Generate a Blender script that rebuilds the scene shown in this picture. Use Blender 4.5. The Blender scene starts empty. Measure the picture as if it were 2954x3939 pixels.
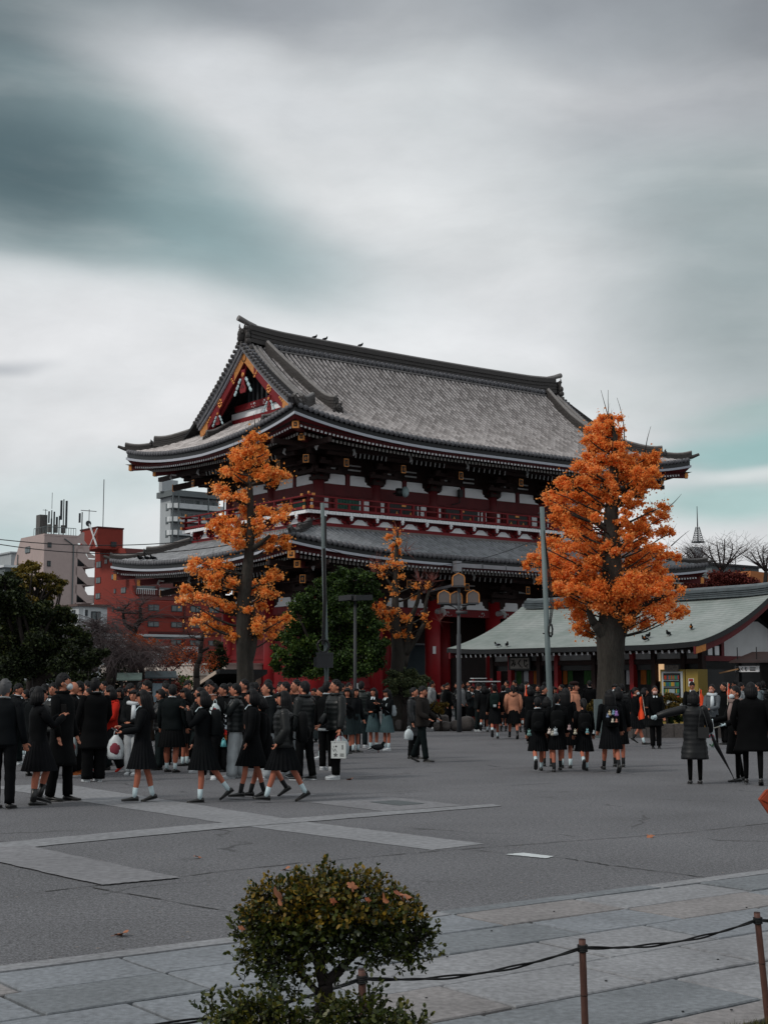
import bpy, math, random
import numpy as np
from mathutils import Vector, Matrix, noise
R=math.radians; PI=math.pi
rnd=random.Random(7)
sc=bpy.context.scene; COL=sc.collection
# ------------------------------------------------------------------ camera
CX,CY,F,H=1477.0,1969.5,5394.0,2620.3
cam=bpy.data.cameras.new('camera'); camo=bpy.data.objects.new('camera',cam); COL.objects.link(camo)
cam.sensor_fit='VERTICAL'; cam.sensor_height=36; cam.lens=36*F/3939; cam.clip_end=3000; cam.clip_start=.1
TH=math.atan((H-CY)/F); CT,ST=math.cos(TH),math.sin(TH)
camo.location=(0,0,1.75); camo.rotation_euler=(PI/2+TH,0,0); sc.camera=camo
def ray(x,y):
    up=CY-y; return ((x-CX),F*CT-up*ST,F*ST+up*CT)
def at(x,y,Y):
    r=ray(x,y);k=Y/r[1];return Vector((r[0]*k,Y,r[2]*k+1.75))
def crop(x0,y0,k): return lambda x,y:(x0+x*k,y0+y*k)
def gnd(x,y,z=0):
    r=ray(x,y);k=(z-1.75)/r[2];return Vector((r[0]*k,r[1]*k,z))
# gate / plaza frame
PHI=.926; U=Vector((math.sin(PHI),math.cos(PHI),0)); V=Vector((-math.cos(PHI),math.sin(PHI),0)); N0=Vector((-4.2174,65,0))
GROT=PI/2-PHI
def gw(s,t,z=0): return N0+U*s+V*t+Vector((0,0,z))
# ------------------------------------------------------------------ materials
def lin(c): return tuple((x/12.92 if x<=.04045 else ((x+.055)/1.055)**2.4) for x in c)
def hx(h): return lin(tuple(int(h[i:i+2],16)/255 for i in (0,2,4)))
class NT:
    def __init__(s,tree): s.t=tree; s.n=tree.nodes; s.l=tree.links
    def new(s,typ,**k):
        n=s.n.new(typ)
        for a,b in k.items():
            if a=='ins':
                for i,v in b.items():
                    if hasattr(v,'links'): s.l.new(v,n.inputs[i])
                    else: n.inputs[i].default_value=v
            else: setattr(n,a,b)
        return n
    def math(s,op,a,b=0,c=None):
        n=s.new('ShaderNodeMath',operation=op)
        for i,v in enumerate([a,b]+([c] if c is not None else [])):
            if hasattr(v,'links'): s.l.new(v,n.inputs[i])
            else: n.inputs[i].default_value=v
        return n.outputs[0]
    def mix(s,f,a,b,blend='MIX'):
        n=s.new('ShaderNodeMix',data_type='RGBA',blend_type=blend)
        for i,v in ((0,f),(6,a),(7,b)):
            if hasattr(v,'links'): s.l.new(v,n.inputs[i])
            elif i==0: n.inputs[0].default_value=v
            else: n.inputs[i].default_value=(*v,1) if len(v)==3 else v
        return n.outputs[2]
    def mr(s,v,a,b,c=0,d=1,smooth=False):
        n=s.new('ShaderNodeMapRange'); n.interpolation_type='SMOOTHSTEP' if smooth else 'LINEAR'
        s.l.new(v,n.inputs[0])
        for i,x in zip((1,2,3,4),(a,b,c,d)): n.inputs[i].default_value=x
        return n.outputs[0]
    def noise(s,vec,scale,detail=4,rough=.55):
        n=s.new('ShaderNodeTexNoise'); n.inputs['Scale'].default_value=scale; n.inputs['Detail'].default_value=detail; n.inputs['Roughness'].default_value=rough
        if vec is not None: s.l.new(vec,n.inputs['Vector'])
        return n.outputs[0]
def newmat(name):
    m=bpy.data.materials.new(name); m.use_nodes=True; t=NT(m.node_tree)
    b=m.node_tree.nodes['Principled BSDF']; return m,t,b
MATS={}
def mat(name,base,rough=.7,var=.18,scale=3.0,metal=0,spec=.3,bump=0,bscale=40,sheen=0,emit=None,stretch=None,fine=0):
    """object-space noise driven plain material"""
    if name in MATS: return MATS[name]
    m,t,b=newmat(name)
    tc=t.new('ShaderNodeTexCoord').outputs['Object']
    if stretch:
        tc=t.new('ShaderNodeMapping',ins={0:tc,3:stretch}).outputs[0]
    n=t.noise(tc,scale,5)
    f=t.mr(n,.3,.7,1-var,1+var)
    if fine:
        n2=t.noise(tc,scale*14,3); f=t.math('MULTIPLY',f,t.mr(n2,.3,.7,1-fine,1+fine))
    c=t.mix(1.0,base,t.new('ShaderNodeCombineColor',ins={0:f,1:f,2:f}).outputs[0],'MULTIPLY')
    t.l.new(c,b.inputs['Base Color'])
    b.inputs['Roughness'].default_value=rough; b.inputs['Metallic'].default_value=metal; b.inputs['Specular IOR Level'].default_value=spec
    if bump:
        bn=t.noise(tc,bscale,4); bm=t.new('ShaderNodeBump',ins={0:bump,1:.02,3:bn} if False else {}); bm.inputs['Strength'].default_value=bump; bm.inputs['Distance'].default_value=.02
        t.l.new(bn,bm.inputs['Height']); t.l.new(bm.outputs[0],b.inputs['Normal'])
    if emit:
        b.inputs['Emission Color'].default_value=(*emit[0],1); b.inputs['Emission Strength'].default_value=emit[1]
    MATS[name]=m; return m
def leafmat(name,cols,rough=.55,trans=.35,patch=.6,spec=.25):
    """leaf colours vary leaf by leaf and clump by clump"""
    if name in MATS: return MATS[name]
    m,t,b=newmat(name)
    g=t.new('ShaderNodeNewGeometry').outputs['Random Per Island']
    tc=t.new('ShaderNodeTexCoord').outputs['Object']
    n=t.noise(tc,patch,3)
    v=t.math('ADD',t.math('MULTIPLY',g,.6),t.mr(n,.3,.7,0,.4))
    cr=t.new('ShaderNodeValToRGB'); t.l.new(v,cr.inputs[0])
    el=cr.color_ramp.elements
    while len(el)<len(cols): el.new(.5)
    for i,c in enumerate(cols):
        el[i].position=i/(len(cols)-1); el[i].color=(*c,1)
    b.inputs['Roughness'].default_value=rough; b.inputs['Specular IOR Level'].default_value=spec
    t.l.new(cr.outputs[0],b.inputs['Base Color'])
    tr=t.new('ShaderNodeBsdfTranslucent'); t.l.new(cr.outputs[0],tr.inputs[0])
    mx=t.new('ShaderNodeMixShader'); mx.inputs[0].default_value=trans
    t.l.new(b.outputs[0],mx.inputs[1]); t.l.new(tr.outputs[0],mx.inputs[2])
    t.l.new(mx.outputs[0],t.n['Material Output'].inputs[0])
    MATS[name]=m; return m
# ------------------------------------------------------------------ mesh builder
class MB:
    def __init__(s): s.v=[]; s.f=[]; s.m=[]
    def add(s,vs,fs,m=0):
        o=len(s.v); s.v.extend([tuple(x) for x in vs]); s.f.extend([tuple(i+o for i in f) for f in fs]); s.m.extend([m]*len(fs)); return o
    def box(s,x0,x1,y0,y1,z0,z1,m=0,T=None):
        vs=[Vector((x,y,z)) for z in (z0,z1) for x,y in ((x0,y0),(x1,y0),(x1,y1),(x0,y1))]
        if T is not None: vs=[T@q for q in vs]
        s.add(vs,[(3,2,1,0),(4,5,6,7),(0,1,5,4),(1,2,6,5),(2,3,7,6),(3,0,4,7)],m); return s
    def cbox(s,c,sx,sy,sz,rz=0,m=0,rx=0,ry=0):
        T=Matrix.Translation(c)@Matrix.Rotation(rz,4,'Z')@Matrix.Rotation(ry,4,'Y')@Matrix.Rotation(rx,4,'X')
        return s.box(-sx/2,sx/2,-sy/2,sy/2,-sz/2,sz/2,m,T)
    def beam(s,a,b,w,h,m=0,up=Vector((0,0,1))):
        a=Vector(a);b=Vector(b);d=(b-a);L=d.length;d.normalize();x=d.cross(up)
        if x.length<1e-4: x=Vector((1,0,0))
        x.normalize();z=x.cross(d)
        vs=[p+x*i*w/2+z*j*h/2 for p in (a,b) for i,j in ((-1,-1),(1,-1),(1,1),(-1,1))]
        s.add(vs,[(3,2,1,0),(4,5,6,7),(0,1,5,4),(1,2,6,5),(2,3,7,6),(3,0,4,7)],m); return s
    def tube(s,pts,r,n=8,m=0,caps=True,flat=1.0,up=None):
        """sweep of a round (or flattened) section along pts; r number or list"""
        P=[Vector(p) for p in pts]; K=len(P)
        rs=r if isinstance(r,(list,tuple)) else [r]*K
        o=len(s.v); x=None
        for i in range(K):
            d=(P[min(i+1,K-1)]-P[max(i-1,0)])
            if d.length<1e-6: d=Vector((0,0,1))
            d.normalize()
            if x is None:
                x=(up or Vector((0,0,1))).cross(d)
                if x.length<.05: x=Vector((1,0,0)).cross(d)
                if x.length<.05: x=Vector((0,1,0)).cross(d)
                x.normalize()
            else:
                x=x-d*x.dot(d); x.normalize()
            y=d.cross(x)
            for k in range(n):
                a=2*PI*k/n
                s.v.append(tuple(P[i]+x*(math.cos(a)*rs[i])+y*(math.sin(a)*rs[i]*flat)))
        for i in range(K-1):
            for k in range(n):
                a=o+i*n+k;b=o+i*n+(k+1)%n
                s.f.append((a,b,b+n,a+n)); s.m.append(m)
        if caps:
            s.f.append(tuple(o+k for k in range(n))[::-1]); s.m.append(m)
            s.f.append(tuple(o+(K-1)*n+k for k in range(n))); s.m.append(m)
        return s
    def loft(s,rings,m=0,cap0=True,cap1=True):
        """rings: list of equal-length closed vertex loops"""
        n=len(rings[0]);o=len(s.v)
        for r_ in rings: s.v.extend([tuple(q) for q in r_])
        for i in range(len(rings)-1):
            for k in range(n):
                a=o+i*n+k;b=o+i*n+(k+1)%n
                s.f.append((a,b,b+n,a+n)); s.m.append(m)
        if cap0: s.f.append(tuple(o+k for k in range(n))[::-1]); s.m.append(m)
        if cap1: s.f.append(tuple(o+(len(rings)-1)*n+k for k in range(n))); s.m.append(m)
        return s
    def ell(s,c,rx,ry,rz,m=0,nu=12,nv=8,fn=None,T=None):
        vs=[];fs=[]
        for j in range(nv+1):
            th=PI*j/nv
            for i in range(nu):
                ph=2*PI*i/nu
                q=Vector((math.sin(th)*math.cos(ph),math.sin(th)*math.sin(ph),math.cos(th)))
                if fn: q=fn(q)
                q=Vector((q.x*rx,q.y*ry,q.z*rz))
                if T is not None: q=T@q
                vs.append(Vector(c)+q)
        for j in range(nv):
            for i in range(nu):
                a=j*nu+i;b=j*nu+(i+1)%nu
                fs.append((a,a+nu,b+nu,b))
        s.add(vs,fs,m); return s
    def prism(s,poly,axis,a,b,m=0):
        """poly of 2D points extruded along axis ('x','y','z') from a to b"""
        def P(p,h):
            return {'x':(h,p[0],p[1]),'y':(p[0],h,p[1]),'z':(p[0],p[1],h)}[axis]
        n=len(poly)
        s.add([P(p,a) for p in poly]+[P(p,b) for p in poly],[tuple(range(n))[::-1],tuple(range(n,2*n))]+[(i,(i+1)%n,n+(i+1)%n,n+i) for i in range(n)],m); return s
    def grid(s,fn,nu,nv,m=0):
        vs=[fn(i/nu,j/nv) for j in range(nv+1) for i in range(nu+1)]
        s.add(vs,[(j*(nu+1)+i,j*(nu+1)+i+1,(j+1)*(nu+1)+i+1,(j+1)*(nu+1)+i) for j in range(nv) for i in range(nu)],m); return s
    def build(s,name,mats,parent=None,smooth=False,loc=None):
        me=bpy.data.meshes.new(name)
        if not isinstance(mats,(list,tuple)): mats=[mats]
        me.from_pydata(s.v,[],s.f)
        for q in mats: me.materials.append(q)
        if len(mats)>1: me.polygons.foreach_set('material_index',s.m)
        if smooth: me.polygons.foreach_set('use_smooth',[True]*len(s.f))
        me.update()
        o=bpy.data.objects.new(name,me); COL.objects.link(o)
        if parent: o.parent=parent
        if loc is not None: o.location=loc
        return o
def tag(o,label=None,cat=None,group=None,kind=None):
    for k,x in (('label',label),('category',cat),('group',group),('kind',kind)):
        if x: o[k]=x
    return o
def empty(name,loc=(0,0,0),rz=0,label=None,cat=None,group=None):
    o=bpy.data.objects.new(name,None); COL.objects.link(o); o.location=loc; o.rotation_euler=(0,0,rz); o.empty_display_size=.2
    return tag(o,label,cat,group)
def copy_tree(o,parent=None):
    c=o.copy(); COL.objects.link(c)
    if parent: c.parent=parent
    for ch in list(o.children): copy_tree(ch,c)
    return c
# ------------------------------------------------------------------ shared materials
RED=mat('red_lacquer',hx('74181E'),.62,.16,1.2,fine=.05)
DRED=mat('dark_red_wood',hx('5C1C20'),.6,.2,1.5)
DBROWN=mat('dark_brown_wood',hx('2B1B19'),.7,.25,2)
WHITE=mat('white_plaster',hx('EEF0F3'),.8,.05,1.5)
GOLD=mat('gilt_metal',hx('C8854A'),.38,.2,9,metal=.55)
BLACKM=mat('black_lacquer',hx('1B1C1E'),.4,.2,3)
DTILE=mat('dark_tile',hx('626266'),.6,.3,4,fine=.15)
GREENW=mat('green_lattice',hx('3E6B5E'),.6,.15,3)
# ------------------------------------------------------------------ sky and sun
w=bpy.data.worlds.new('World'); sc.world=w; w.use_nodes=True
t=NT(w.node_tree); bg=w.node_tree.nodes['Background']
SUN_EL,SUN_AZ=R(42),R(-120)   # behind the camera's left shoulder
sky=t.new('ShaderNodeTexSky',sky_type='NISHITA'); sky.sun_disc=False; sky.sun_elevation=SUN_EL; sky.sun_rotation=SUN_AZ
sky.dust_density=3; sky.air_density=1.4
gen=t.new('ShaderNodeTexCoord').outputs['Generated']
sep=t.new('ShaderNodeSeparateXYZ',ins={0:gen})
az=t.math('ARCTAN2',sep.outputs[0],sep.outputs[1]); el=t.math('ARCSINE',sep.outputs[2])
P0=t.new('ShaderNodeCombineXYZ',ins={0:az,1:el}).outputs[0]
# wind-drawn clouds: fBm warp of the angular position
wv=t.new('ShaderNodeTexNoise'); wv.inputs['Scale'].default_value=3.2; wv.inputs['Detail'].default_value=3; wv.inputs['Roughness'].default_value=.5
mp=t.new('ShaderNodeMapping',ins={0:P0,2:(0,0,R(24)),3:(1.0,2.3,1)}); t.l.new(mp.outputs[0],wv.inputs['Vector'])
wc=t.new('ShaderNodeVectorMath',operation='SUBTRACT',ins={0:wv.outputs['Color'],1:(.5,.5,.5)}).outputs[0]
ws=t.new('ShaderNodeVectorMath',operation='SCALE',ins={0:wc}); ws.inputs['Scale'].default_value=.07
PW=t.new('ShaderNodeVectorMath',operation='ADD',ins={0:P0,1:ws.outputs[0]}).outputs[0]
def dpx(x,y):     # picture position of a cloud -> azimuth, elevation
    r=Vector(ray(x/.5616,y/.5616)); return math.atan2(r.x,r.y),math.asin(r.z/r.length)
K=1/3021.
col=None
n1=t.noise(t.new('ShaderNodeMapping',ins={0:PW,2:(0,0,R(20)),3:(2.2,6,1)}).outputs[0],1.6,6,.5)
col=t.mix(t.mr(n1,.35,.65,0,1,True),hx('B9C0C4'),hx('D2D5D7'))
def blob(cx,cy,rx,ry,rot,color,amt,p=(0,1)):
    global col
    a,e=dpx(cx,cy)
    m_=t.new('ShaderNodeMapping',vector_type='TEXTURE',ins={0:PW,1:(a,e,0),2:(0,0,R(rot)),3:(rx*K,ry*K,1)}).outputs[0]
    g=t.new('ShaderNodeTexGradient',gradient_type='SPHERICAL',ins={0:m_}).outputs[1]
    f=t.mr(g,p[0],p[1],0,amt,True)
    col=t.mix(f,col,hx(color))
blob(830,1000,1700,620,-4,'EAEBED',1,(0,.8))
blob(560,660,1300,260,-22,'EDEFF1',.95,(0,.8))
blob(860,400,620,240,-24,'E9EBEC',.9)
blob(820,-60,1700,250,0,'9A9FA5',.95,(0,.7))
blob(-60,20,720,330,10,'6E7C81',1,(0,.9))
blob(560,190,700,170,-16,'DADDE0',.9)
blob(1100,300,600,260,-40,'D6DADC',.7)
blob(1620,560,480,760,6,'9DA9AB',.95,(0,.95))
blob(1450,190,560,200,0,'B5B7BC',.7)
blob(1720,-20,520,300,-10,'84888E',.9)
blob(180,480,900,210,-10,'98ADB0',.9,(0,.8))
blob(330,390,620,210,-22,'88A1A5',.85,(0,.8))
blob(-60,335,620,300,-8,'52666C',.95,(0,1))
blob(60,350,330,170,-14,'50646A',.5,(0,1))
blob(60,640,700,110,-3,'E3E6E8',.7)
blob(120,800,760,230,0,'E8E9EB',.9)
blob(0,795,140,26,0,'B4B8BE',.7)
blob(300,1050,700,90,2,'CFDCDE',.9)
blob(40,1150,460,120,0,'BED0D2',.9)
blob(1700,960,460,75,3,'9CBFBF',.95,(0,.8))
blob(1720,880,380,44,2,'9AB8B6',.7)
blob(1580,1090,300,80,3,'AECBCA',.95,(0,.8))
blob(1640,1020,260,28,2,'DDE3E3',.9)
blob(1250,850,460,90,-4,'CDD3D4',.7)
# high wisps
n2=t.noise(t.new('ShaderNodeMapping',ins={0:PW,2:(0,0,R(8)),3:(3,14,1)}).outputs[0],1.6,5,.5)
col=t.mix(t.mr(n2,.45,.75,0,.14,True),col,hx('EDEEEE'))
n3=t.noise(t.new('ShaderNodeMapping',ins={0:PW,3:(2.5,9,1),1:(3,7,0)}).outputs[0],1.5,5,.5)
col=t.mix(t.mr(n3,.45,.75,0,.16,True),col,hx('8E9CA0'))
n4=t.noise(t.new('ShaderNodeMapping',ins={0:PW,2:(0,0,R(14)),3:(5,11,1),1:(1,2,0)}).outputs[0],2.4,6,.62)
k4=t.mr(n4,.3,.7,.94,1.05); col=t.mix(1.0,col,t.new('ShaderNodeCombineColor',ins={0:k4,1:k4,2:k4}).outputs[0],'MULTIPLY')
# overcast dome is brightest overhead
up=t.mr(sep.outputs[2],.55,.98,1,1.35,True)
colu=t.mix(1.0,col,t.new('ShaderNodeCombineColor',ins={0:up,1:up,2:up}).outputs[0],'MULTIPLY')
nis=t.new('ShaderNodeVectorMath',operation='SCALE',ins={0:sky.outputs[0]}); nis.inputs['Scale'].default_value=.08
fin=t.mix(.95,nis.outputs[0],colu)
t.l.new(fin,bg.inputs[0]); bg.inputs[1].default_value=1.0
sun=bpy.data.lights.new('sun','SUN'); sun.energy=1.5; sun.angle=R(11); sun.color=(1,.95,.88)
suno=bpy.data.objects.new('sun',sun); COL.objects.link(suno)
sd=Vector((math.sin(SUN_AZ)*math.cos(SUN_EL),math.cos(SUN_AZ)*math.cos(SUN_EL),math.sin(SUN_EL)))
suno.rotation_euler=sd.to_track_quat('Z','Y').to_euler(); suno.location=(-20,-20,40)
sc.view_settings.view_transform='Standard'; sc.view_settings.look='None'; sc.view_settings.exposure=0.0; sc.view_settings.gamma=1
# ------------------------------------------------------------------ ground
def asphalt():
    m,t,b=newmat('asphalt')
    tc=t.new('ShaderNodeTexCoord').outputs['Object']
    a=t.noise(tc,.35,5,.6); c=t.noise(tc,60,2,.7); d=t.noise(tc,190,2,.8)
    f=t.math('MULTIPLY',t.math('MULTIPLY',t.mr(t.math('ADD',t.math('MULTIPLY',a,.6),t.math('MULTIPLY',t.noise(tc,.07,4,.6),.4)),.3,.7,.7,1.25),t.mr(c,.32,.68,.35,1.65)),t.mr(t.noise(tc,22,3,.7),.3,.7,.6,1.4))
    base=t.mix(1.0,hx('606063'),t.new('ShaderNodeCombineColor',ins={0:f,1:f,2:f}).outputs[0],'MULTIPLY')
    # hairline cracks, brushed stains
    v=t.new('ShaderNodeTexVoronoi',feature='DISTANCE_TO_EDGE'); v.inputs['Scale'].default_value=.22
    wn=t.new('ShaderNodeTexNoise'); wn.inputs['Scale'].default_value=1.3; wn.inputs['Detail'].default_value=6; t.l.new(tc,wn.inputs['Vector'])
    mv=t.new('ShaderNodeVectorMath',operation='MULTIPLY_ADD',ins={0:wn.outputs['Color'],1:(1.2,1.2,0),2:tc}); t.l.new(mv.outputs[0],v.inputs['Vector'])
    cr=t.mr(v.outputs[0],.002,.009,.0,1)
    br=t.mr(t.noise(tc,.8,2),.5,.62,0,1)
    cf=t.math('MULTIPLY',t.math('SUBTRACT',1,cr),br)
    base=t.mix(t.math('MULTIPLY',cf,.6),base,(.02,.02,.021))
    sp=t.new('ShaderNodeTexVoronoi'); sp.inputs['Scale'].default_value=9; t.l.new(tc,sp.inputs['Vector'])
    base=t.mix(t.mr(sp.outputs[0],.035,.05,.5,0),base,hx('B4AFAB'))
    t.l.new(base,b.inputs['Base Color']); b.inputs['Roughness'].default_value=.85; b.inputs['Specular IOR Level'].default_value=.25
    bm=t.new('ShaderNodeBump'); bm.inputs['Strength'].default_value=.5; bm.inputs['Distance'].default_value=.006; t.l.new(d,bm.inputs['Height']); t.l.new(bm.outputs[0],b.inputs['Normal'])
    return m
ASPH=asphalt()
CONC=mat('pale_concrete',hx('7E7F82'),.85,.1,.9,bump=.3,bscale=150,fine=.22,spec=.2)
CONC2=mat('worn_concrete',hx('757578'),.85,.12,.9,bump=.3,bscale=150,fine=.2,spec=.2)
g=MB(); S=1500; g.add([(-S,-60,0),(S,-60,0),(S,1500,0),(-S,1500,0)],[(0,1,2,3)])
tag(g.build('ground',ASPH),kind='structure')
def sheet(name,pts,m,z,label=None,n=24,jit=.012):
    """thin overlay in gate-frame s,t with slightly ragged edges"""
    out=[]
    for i,p in enumerate(pts):
        q=pts[(i+1)%len(pts)]
        for k in range(n):
            a=k/n; d=Vector((q[0]-p[0],q[1]-p[1])); nn=Vector((-d.y,d.x)).normalized()
            j=rnd.uniform(-jit,jit) if k else 0
            out.append(gw(p[0]+d.x*a+nn.x*j,p[1]+d.y*a+nn.y*j,z))
    b=MB(); b.add(out,[tuple(range(len(out)))]); o=b.build(name,m); tag(o,kind='structure'); return o
sheet('concrete_strip',[(-26.7,-31.5),(-26.62,-39.4),(-26.32,-42.85),(-25.5,-42.75),(-25.72,-39.8),(-25.4,-31.5)],CONC,.004)
sheet('concrete_strip',[(-31.2,-39.75),(-27,-39.12),(-22.2,-39.1),(-22.3,-39.42),(-27,-39.7),(-31.2,-40.4)],CONC,.008)
sheet('concrete_strip',[(-30.4,-39.9),(-30.2,-43.15),(-29.45,-43.15),(-29.55,-40.0)],CONC2,.012)
sheet('concrete_strip',[(-24.1,-37.2),(-24.1,-39.05),(-22.6,-39.0),(-22.6,-37.2)],CONC2,.004)
sheet('concrete_strip',[(-23.2,-36.2),(-24.6,-36.3),(-24.7,-35.9),(-23.2,-35.8)],CONC2,.004)
sheet('drain_cover',[(-23.4,-37.75),(-23.4,-38.5),(-22.9,-38.45),(-22.9,-37.75)],mat('iron_cover',hx('4C5254'),.6,.1,5),.008)
sheet('white_marking',[(-25.98,-43.6),(-25.74,-43.62),(-25.7,-44.02),(-25.87,-44.09)],mat('white_paint',hx('B9BEC0'),.7,.08,8),.008,jit=.008)
# cracks in the tarmac and the stone walk
def crack(pts,w=.012,z=.005):
    b=MB(); L=[]
    for i in range(len(pts)-1):
        for k in range(12):
            a=k/12; L.append((pts[i][0]*(1-a)+pts[i+1][0]*a+rnd.uniform(-.02,.02),pts[i][1]*(1-a)+pts[i+1][1]*a+rnd.uniform(-.02,.02)))
    for i in range(len(L)-1):
        ww=w*rnd.uniform(.2,1.2); p,q=L[i],L[i+1]
        d=Vector((q[0]-p[0],q[1]-p[1])); 
        if d.length<1e-4: continue
        nn=Vector((-d.y,d.x)).normalized()*ww/2
        b.add([gw(p[0]+nn.x,p[1]+nn.y,z),gw(p[0]-nn.x,p[1]-nn.y,z),gw(q[0]-nn.x,q[1]-nn.y,z),gw(q[0]+nn.x,q[1]+nn.y,z)],[(0,1,2,3)])
    return b
cb=crack([(-26,-43.1),(-25.7,-44.1),(-25.73,-44.9),(-25.65,-46)],.022)
for c in ([(-31,-43.2),(-28,-42.9),(-26.3,-42.95),(-23,-43.3),(-20,-43.1)],[(-30.3,-43.2),(-29.9,-46)],[(-26,-33),(-20,-33.2),(-14,-33)],[(-24,-36.4),(-18,-36.6)]):
    q=crack(c,.02); cb.add(q.v,q.f)
tag(cb.build('cracks',mat('crack_dirt',hx('2A2826'),.9,.2,5)),kind='structure')
# stone walk of big granite slabs
GRAN=[mat('granite_%d'%i,hx(c),.8,.16,1.6,bump=.4,bscale=120,fine=.24,spec=.25) for i,c in enumerate(('777B80','808184','6E7276','7C7979'))]
jn=MB(); a=[gw(s,t_,.0) for s,t_ in ((-60,-46.11),(20,-46.11),(20,-49.76),(-60,-49.76))]
jn.add([p+Vector((0,0,.005)) for p in a],[(3,2,1,0)]); jn.box(0,0,0,0,0,0)
tag(jn.build('walk_bedding',mat('joint_soil',hx('3A3530'),.95,.3,12)),kind='structure')
rows=[-46.11,-46.30,-46.88,-47.46,-48.14,-48.79,-49.44,-49.74]
KN={1:[-32.47,-31.6,-30.3,-28.9,-27.68,-26.2,-24.9],2:[-31.6,-29.9,-28.69,-27.69,-26.3],3:[-31,-29.16,-28.14,-26.9],4:[-30.54,-29.52,-28.55,-27.4],5:[-30.8,-29.33,-28.2]}
sl=MB()
for r_ in range(len(rows)-1):
    t1,t0=rows[r_],rows[r_+1]
    js=list(KN.get(r_,[-30.1,-28.9]))
    while js[0]>-44: js.insert(0,js[0]-rnd.uniform(.95,1.35)*(2 if r_==0 else 1))
    while js[-1]<-8: js.append(js[-1]+rnd.uniform(.95,1.35)*(2 if r_==0 else 1))
    for i in range(len(js)-1):
        g_=.016 if r_ else .009; zt=.045+rnd.uniform(-.004,.004); mi=rnd.choice((0,0,1,2,3))
        x0,x1,y0,y1=js[i]+g_,js[i+1]-g_,t0+g_,t1-g_
        nx=10; top=[];ring=[]
        pts=[(x0+(x1-x0)*k/nx,y0) for k in range(nx)]+[(x1,y0+(y1-y0)*k/4) for k in range(4)]+[(x1-(x1-x0)*k/nx,y1) for k in range(nx)]+[(x0,y1-(y1-y0)*k/4) for k in range(4)]
        cxx,cyy=(x0+x1)/2,(y0+y1)/2; tx=rnd.uniform(-.003,.003); ty=rnd.uniform(-.004,.004)
        pts=[(px+rnd.uniform(-.005,.005),py+rnd.uniform(-.005,.005)) for px,py in pts]
        def zz(px,py): return zt+tx*(px-cxx)+ty*(py-cyy)
        lo=[gw(px,py,.0) for px,py in pts]; mid=[gw(px,py,zz(px,py)-.008) for px,py in pts]
        hi=[gw(px+(cxx-px)*.012,py+(cyy-py)*.018,zz(px,py)) for px,py in pts]
        sl.loft([lo,mid,hi],m=mi,cap0=False)
tag(sl.build('stone_walk',GRAN),kind='structure')
# planting bed soil with moss between the walk and the camera
so=MB()
def sz(s_,t_):
    e=-49.72-t_
    return .03+.07*min(1,e*4)+.02*noise.noise(Vector((s_*3,t_*3,0)))+.01*noise.noise(Vector((s_*14,t_*14,3)))
so.grid(lambda a,b:gw(-40+16*a,-49.72-.02*math.sin(a*160)-7*b**1.5,sz(-40+16*a,-49.72-7*b**1.5)),220,26)
tag(so.build('planting_soil',mat('mossy_soil',hx('2E2A20'),.95,.4,9,bump=.8,bscale=60,fine=.3),smooth=True),kind='structure')
gr=MB()
for k in range(5200):
    s_=rnd.uniform(-31.0,-27.0); t_=-49.74-abs(rnd.gauss(0,.35)); 
    p=gw(s_,t_,sz(s_,t_)-.005); a=rnd.uniform(0,6.28); h=rnd.uniform(.015,.045); d=Vector((math.cos(a),math.sin(a),0))
    n_=Vector((-d.y,d.x,0))*.0022
    gr.add([p-n_,p+n_,p+d*h*.6+Vector((0,0,h))],[(0,1,2)])
tag(gr.build('short_grass',leafmat('grass',[hx('1F2A12'),hx('3B4420'),hx('6A5A2C')])),'thin dark grass and moss on the planting bed edge in the bottom right corner','grass',kind='stuff')

# ------------------------------------------------------------------ the two-storey gate (local x along the long front, y into depth)
A_,B_=28.0,17.5
gate=empty('temple_gate',N0,GROT,'huge two-storey red temple gate with grey tiled hip-and-gable roof rising over the crowd','gate')
def tilemat(name,c0,c1,dark=.5):
    m,t,b=newmat(name)
    tc=t.new('ShaderNodeTexCoord').outputs['Object']
    s=t.new('ShaderNodeVectorMath',operation='MULTIPLY_ADD',ins={0:tc,1:(1/.3,1/.3,0),2:(.333,.333 if False else .0,0)}).outputs[0]
    fl=t.new('ShaderNodeVectorMath',operation='FLOOR',ins={0:s}).outputs[0]
    wn=t.new('ShaderNodeTexWhiteNoise',ins={0:fl}); v=wn.outputs[0]
    big=t.noise(tc,.25,4)
    v2=t.math('ADD',t.math('MULTIPLY',v,.75),t.mr(big,.3,.7,0,.2))
    c=t.mix(v2,c0,c1)
    st=t.noise(t.new('ShaderNodeMapping',ins={0:tc,3:(6,6,1)}).outputs[0],3,4)
    c=t.mix(t.mr(st,.5,.8,0,.25),c,tuple(q*.45 for q in c0))
    t.l.new(c,b.inputs['Base Color']); b.inputs['Roughness'].default_value=.5; b.inputs['Specular IOR Level'].default_value=.4
    return m
TILE=tilemat('upper_roof_tile',hx('8F8886'),hx('DCD5D3'))
TILE2=tilemat('lower_roof_tile',hx('74777B'),hx('9B9EA3'))
PAN=mat('pan_tile',hx('222224'),.7,.25,5,fine=.2)  # extra dark base colour paints shade into the gaps between cover tile rows
EDGE=mat('eave_fascia_white',hx('A9ADB6'),.7,.05,2)
RIDGE=mat('ridge_tile',hx('3F3C3B'),.65,.25,2,stretch=(.3,.3,9),fine=.2)
RIDGEL=mat('ridge_cap_tile',hx('73706F'),.6,.2,4)
def lift(d,L=12.0,amt=.95): return amt*max(0,1-d/L)**2.9
def prof(d): return 13.78+.455*d+.0265*d*d
def prof2(d): return 7.88+.36*d+.02*d*d
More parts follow.
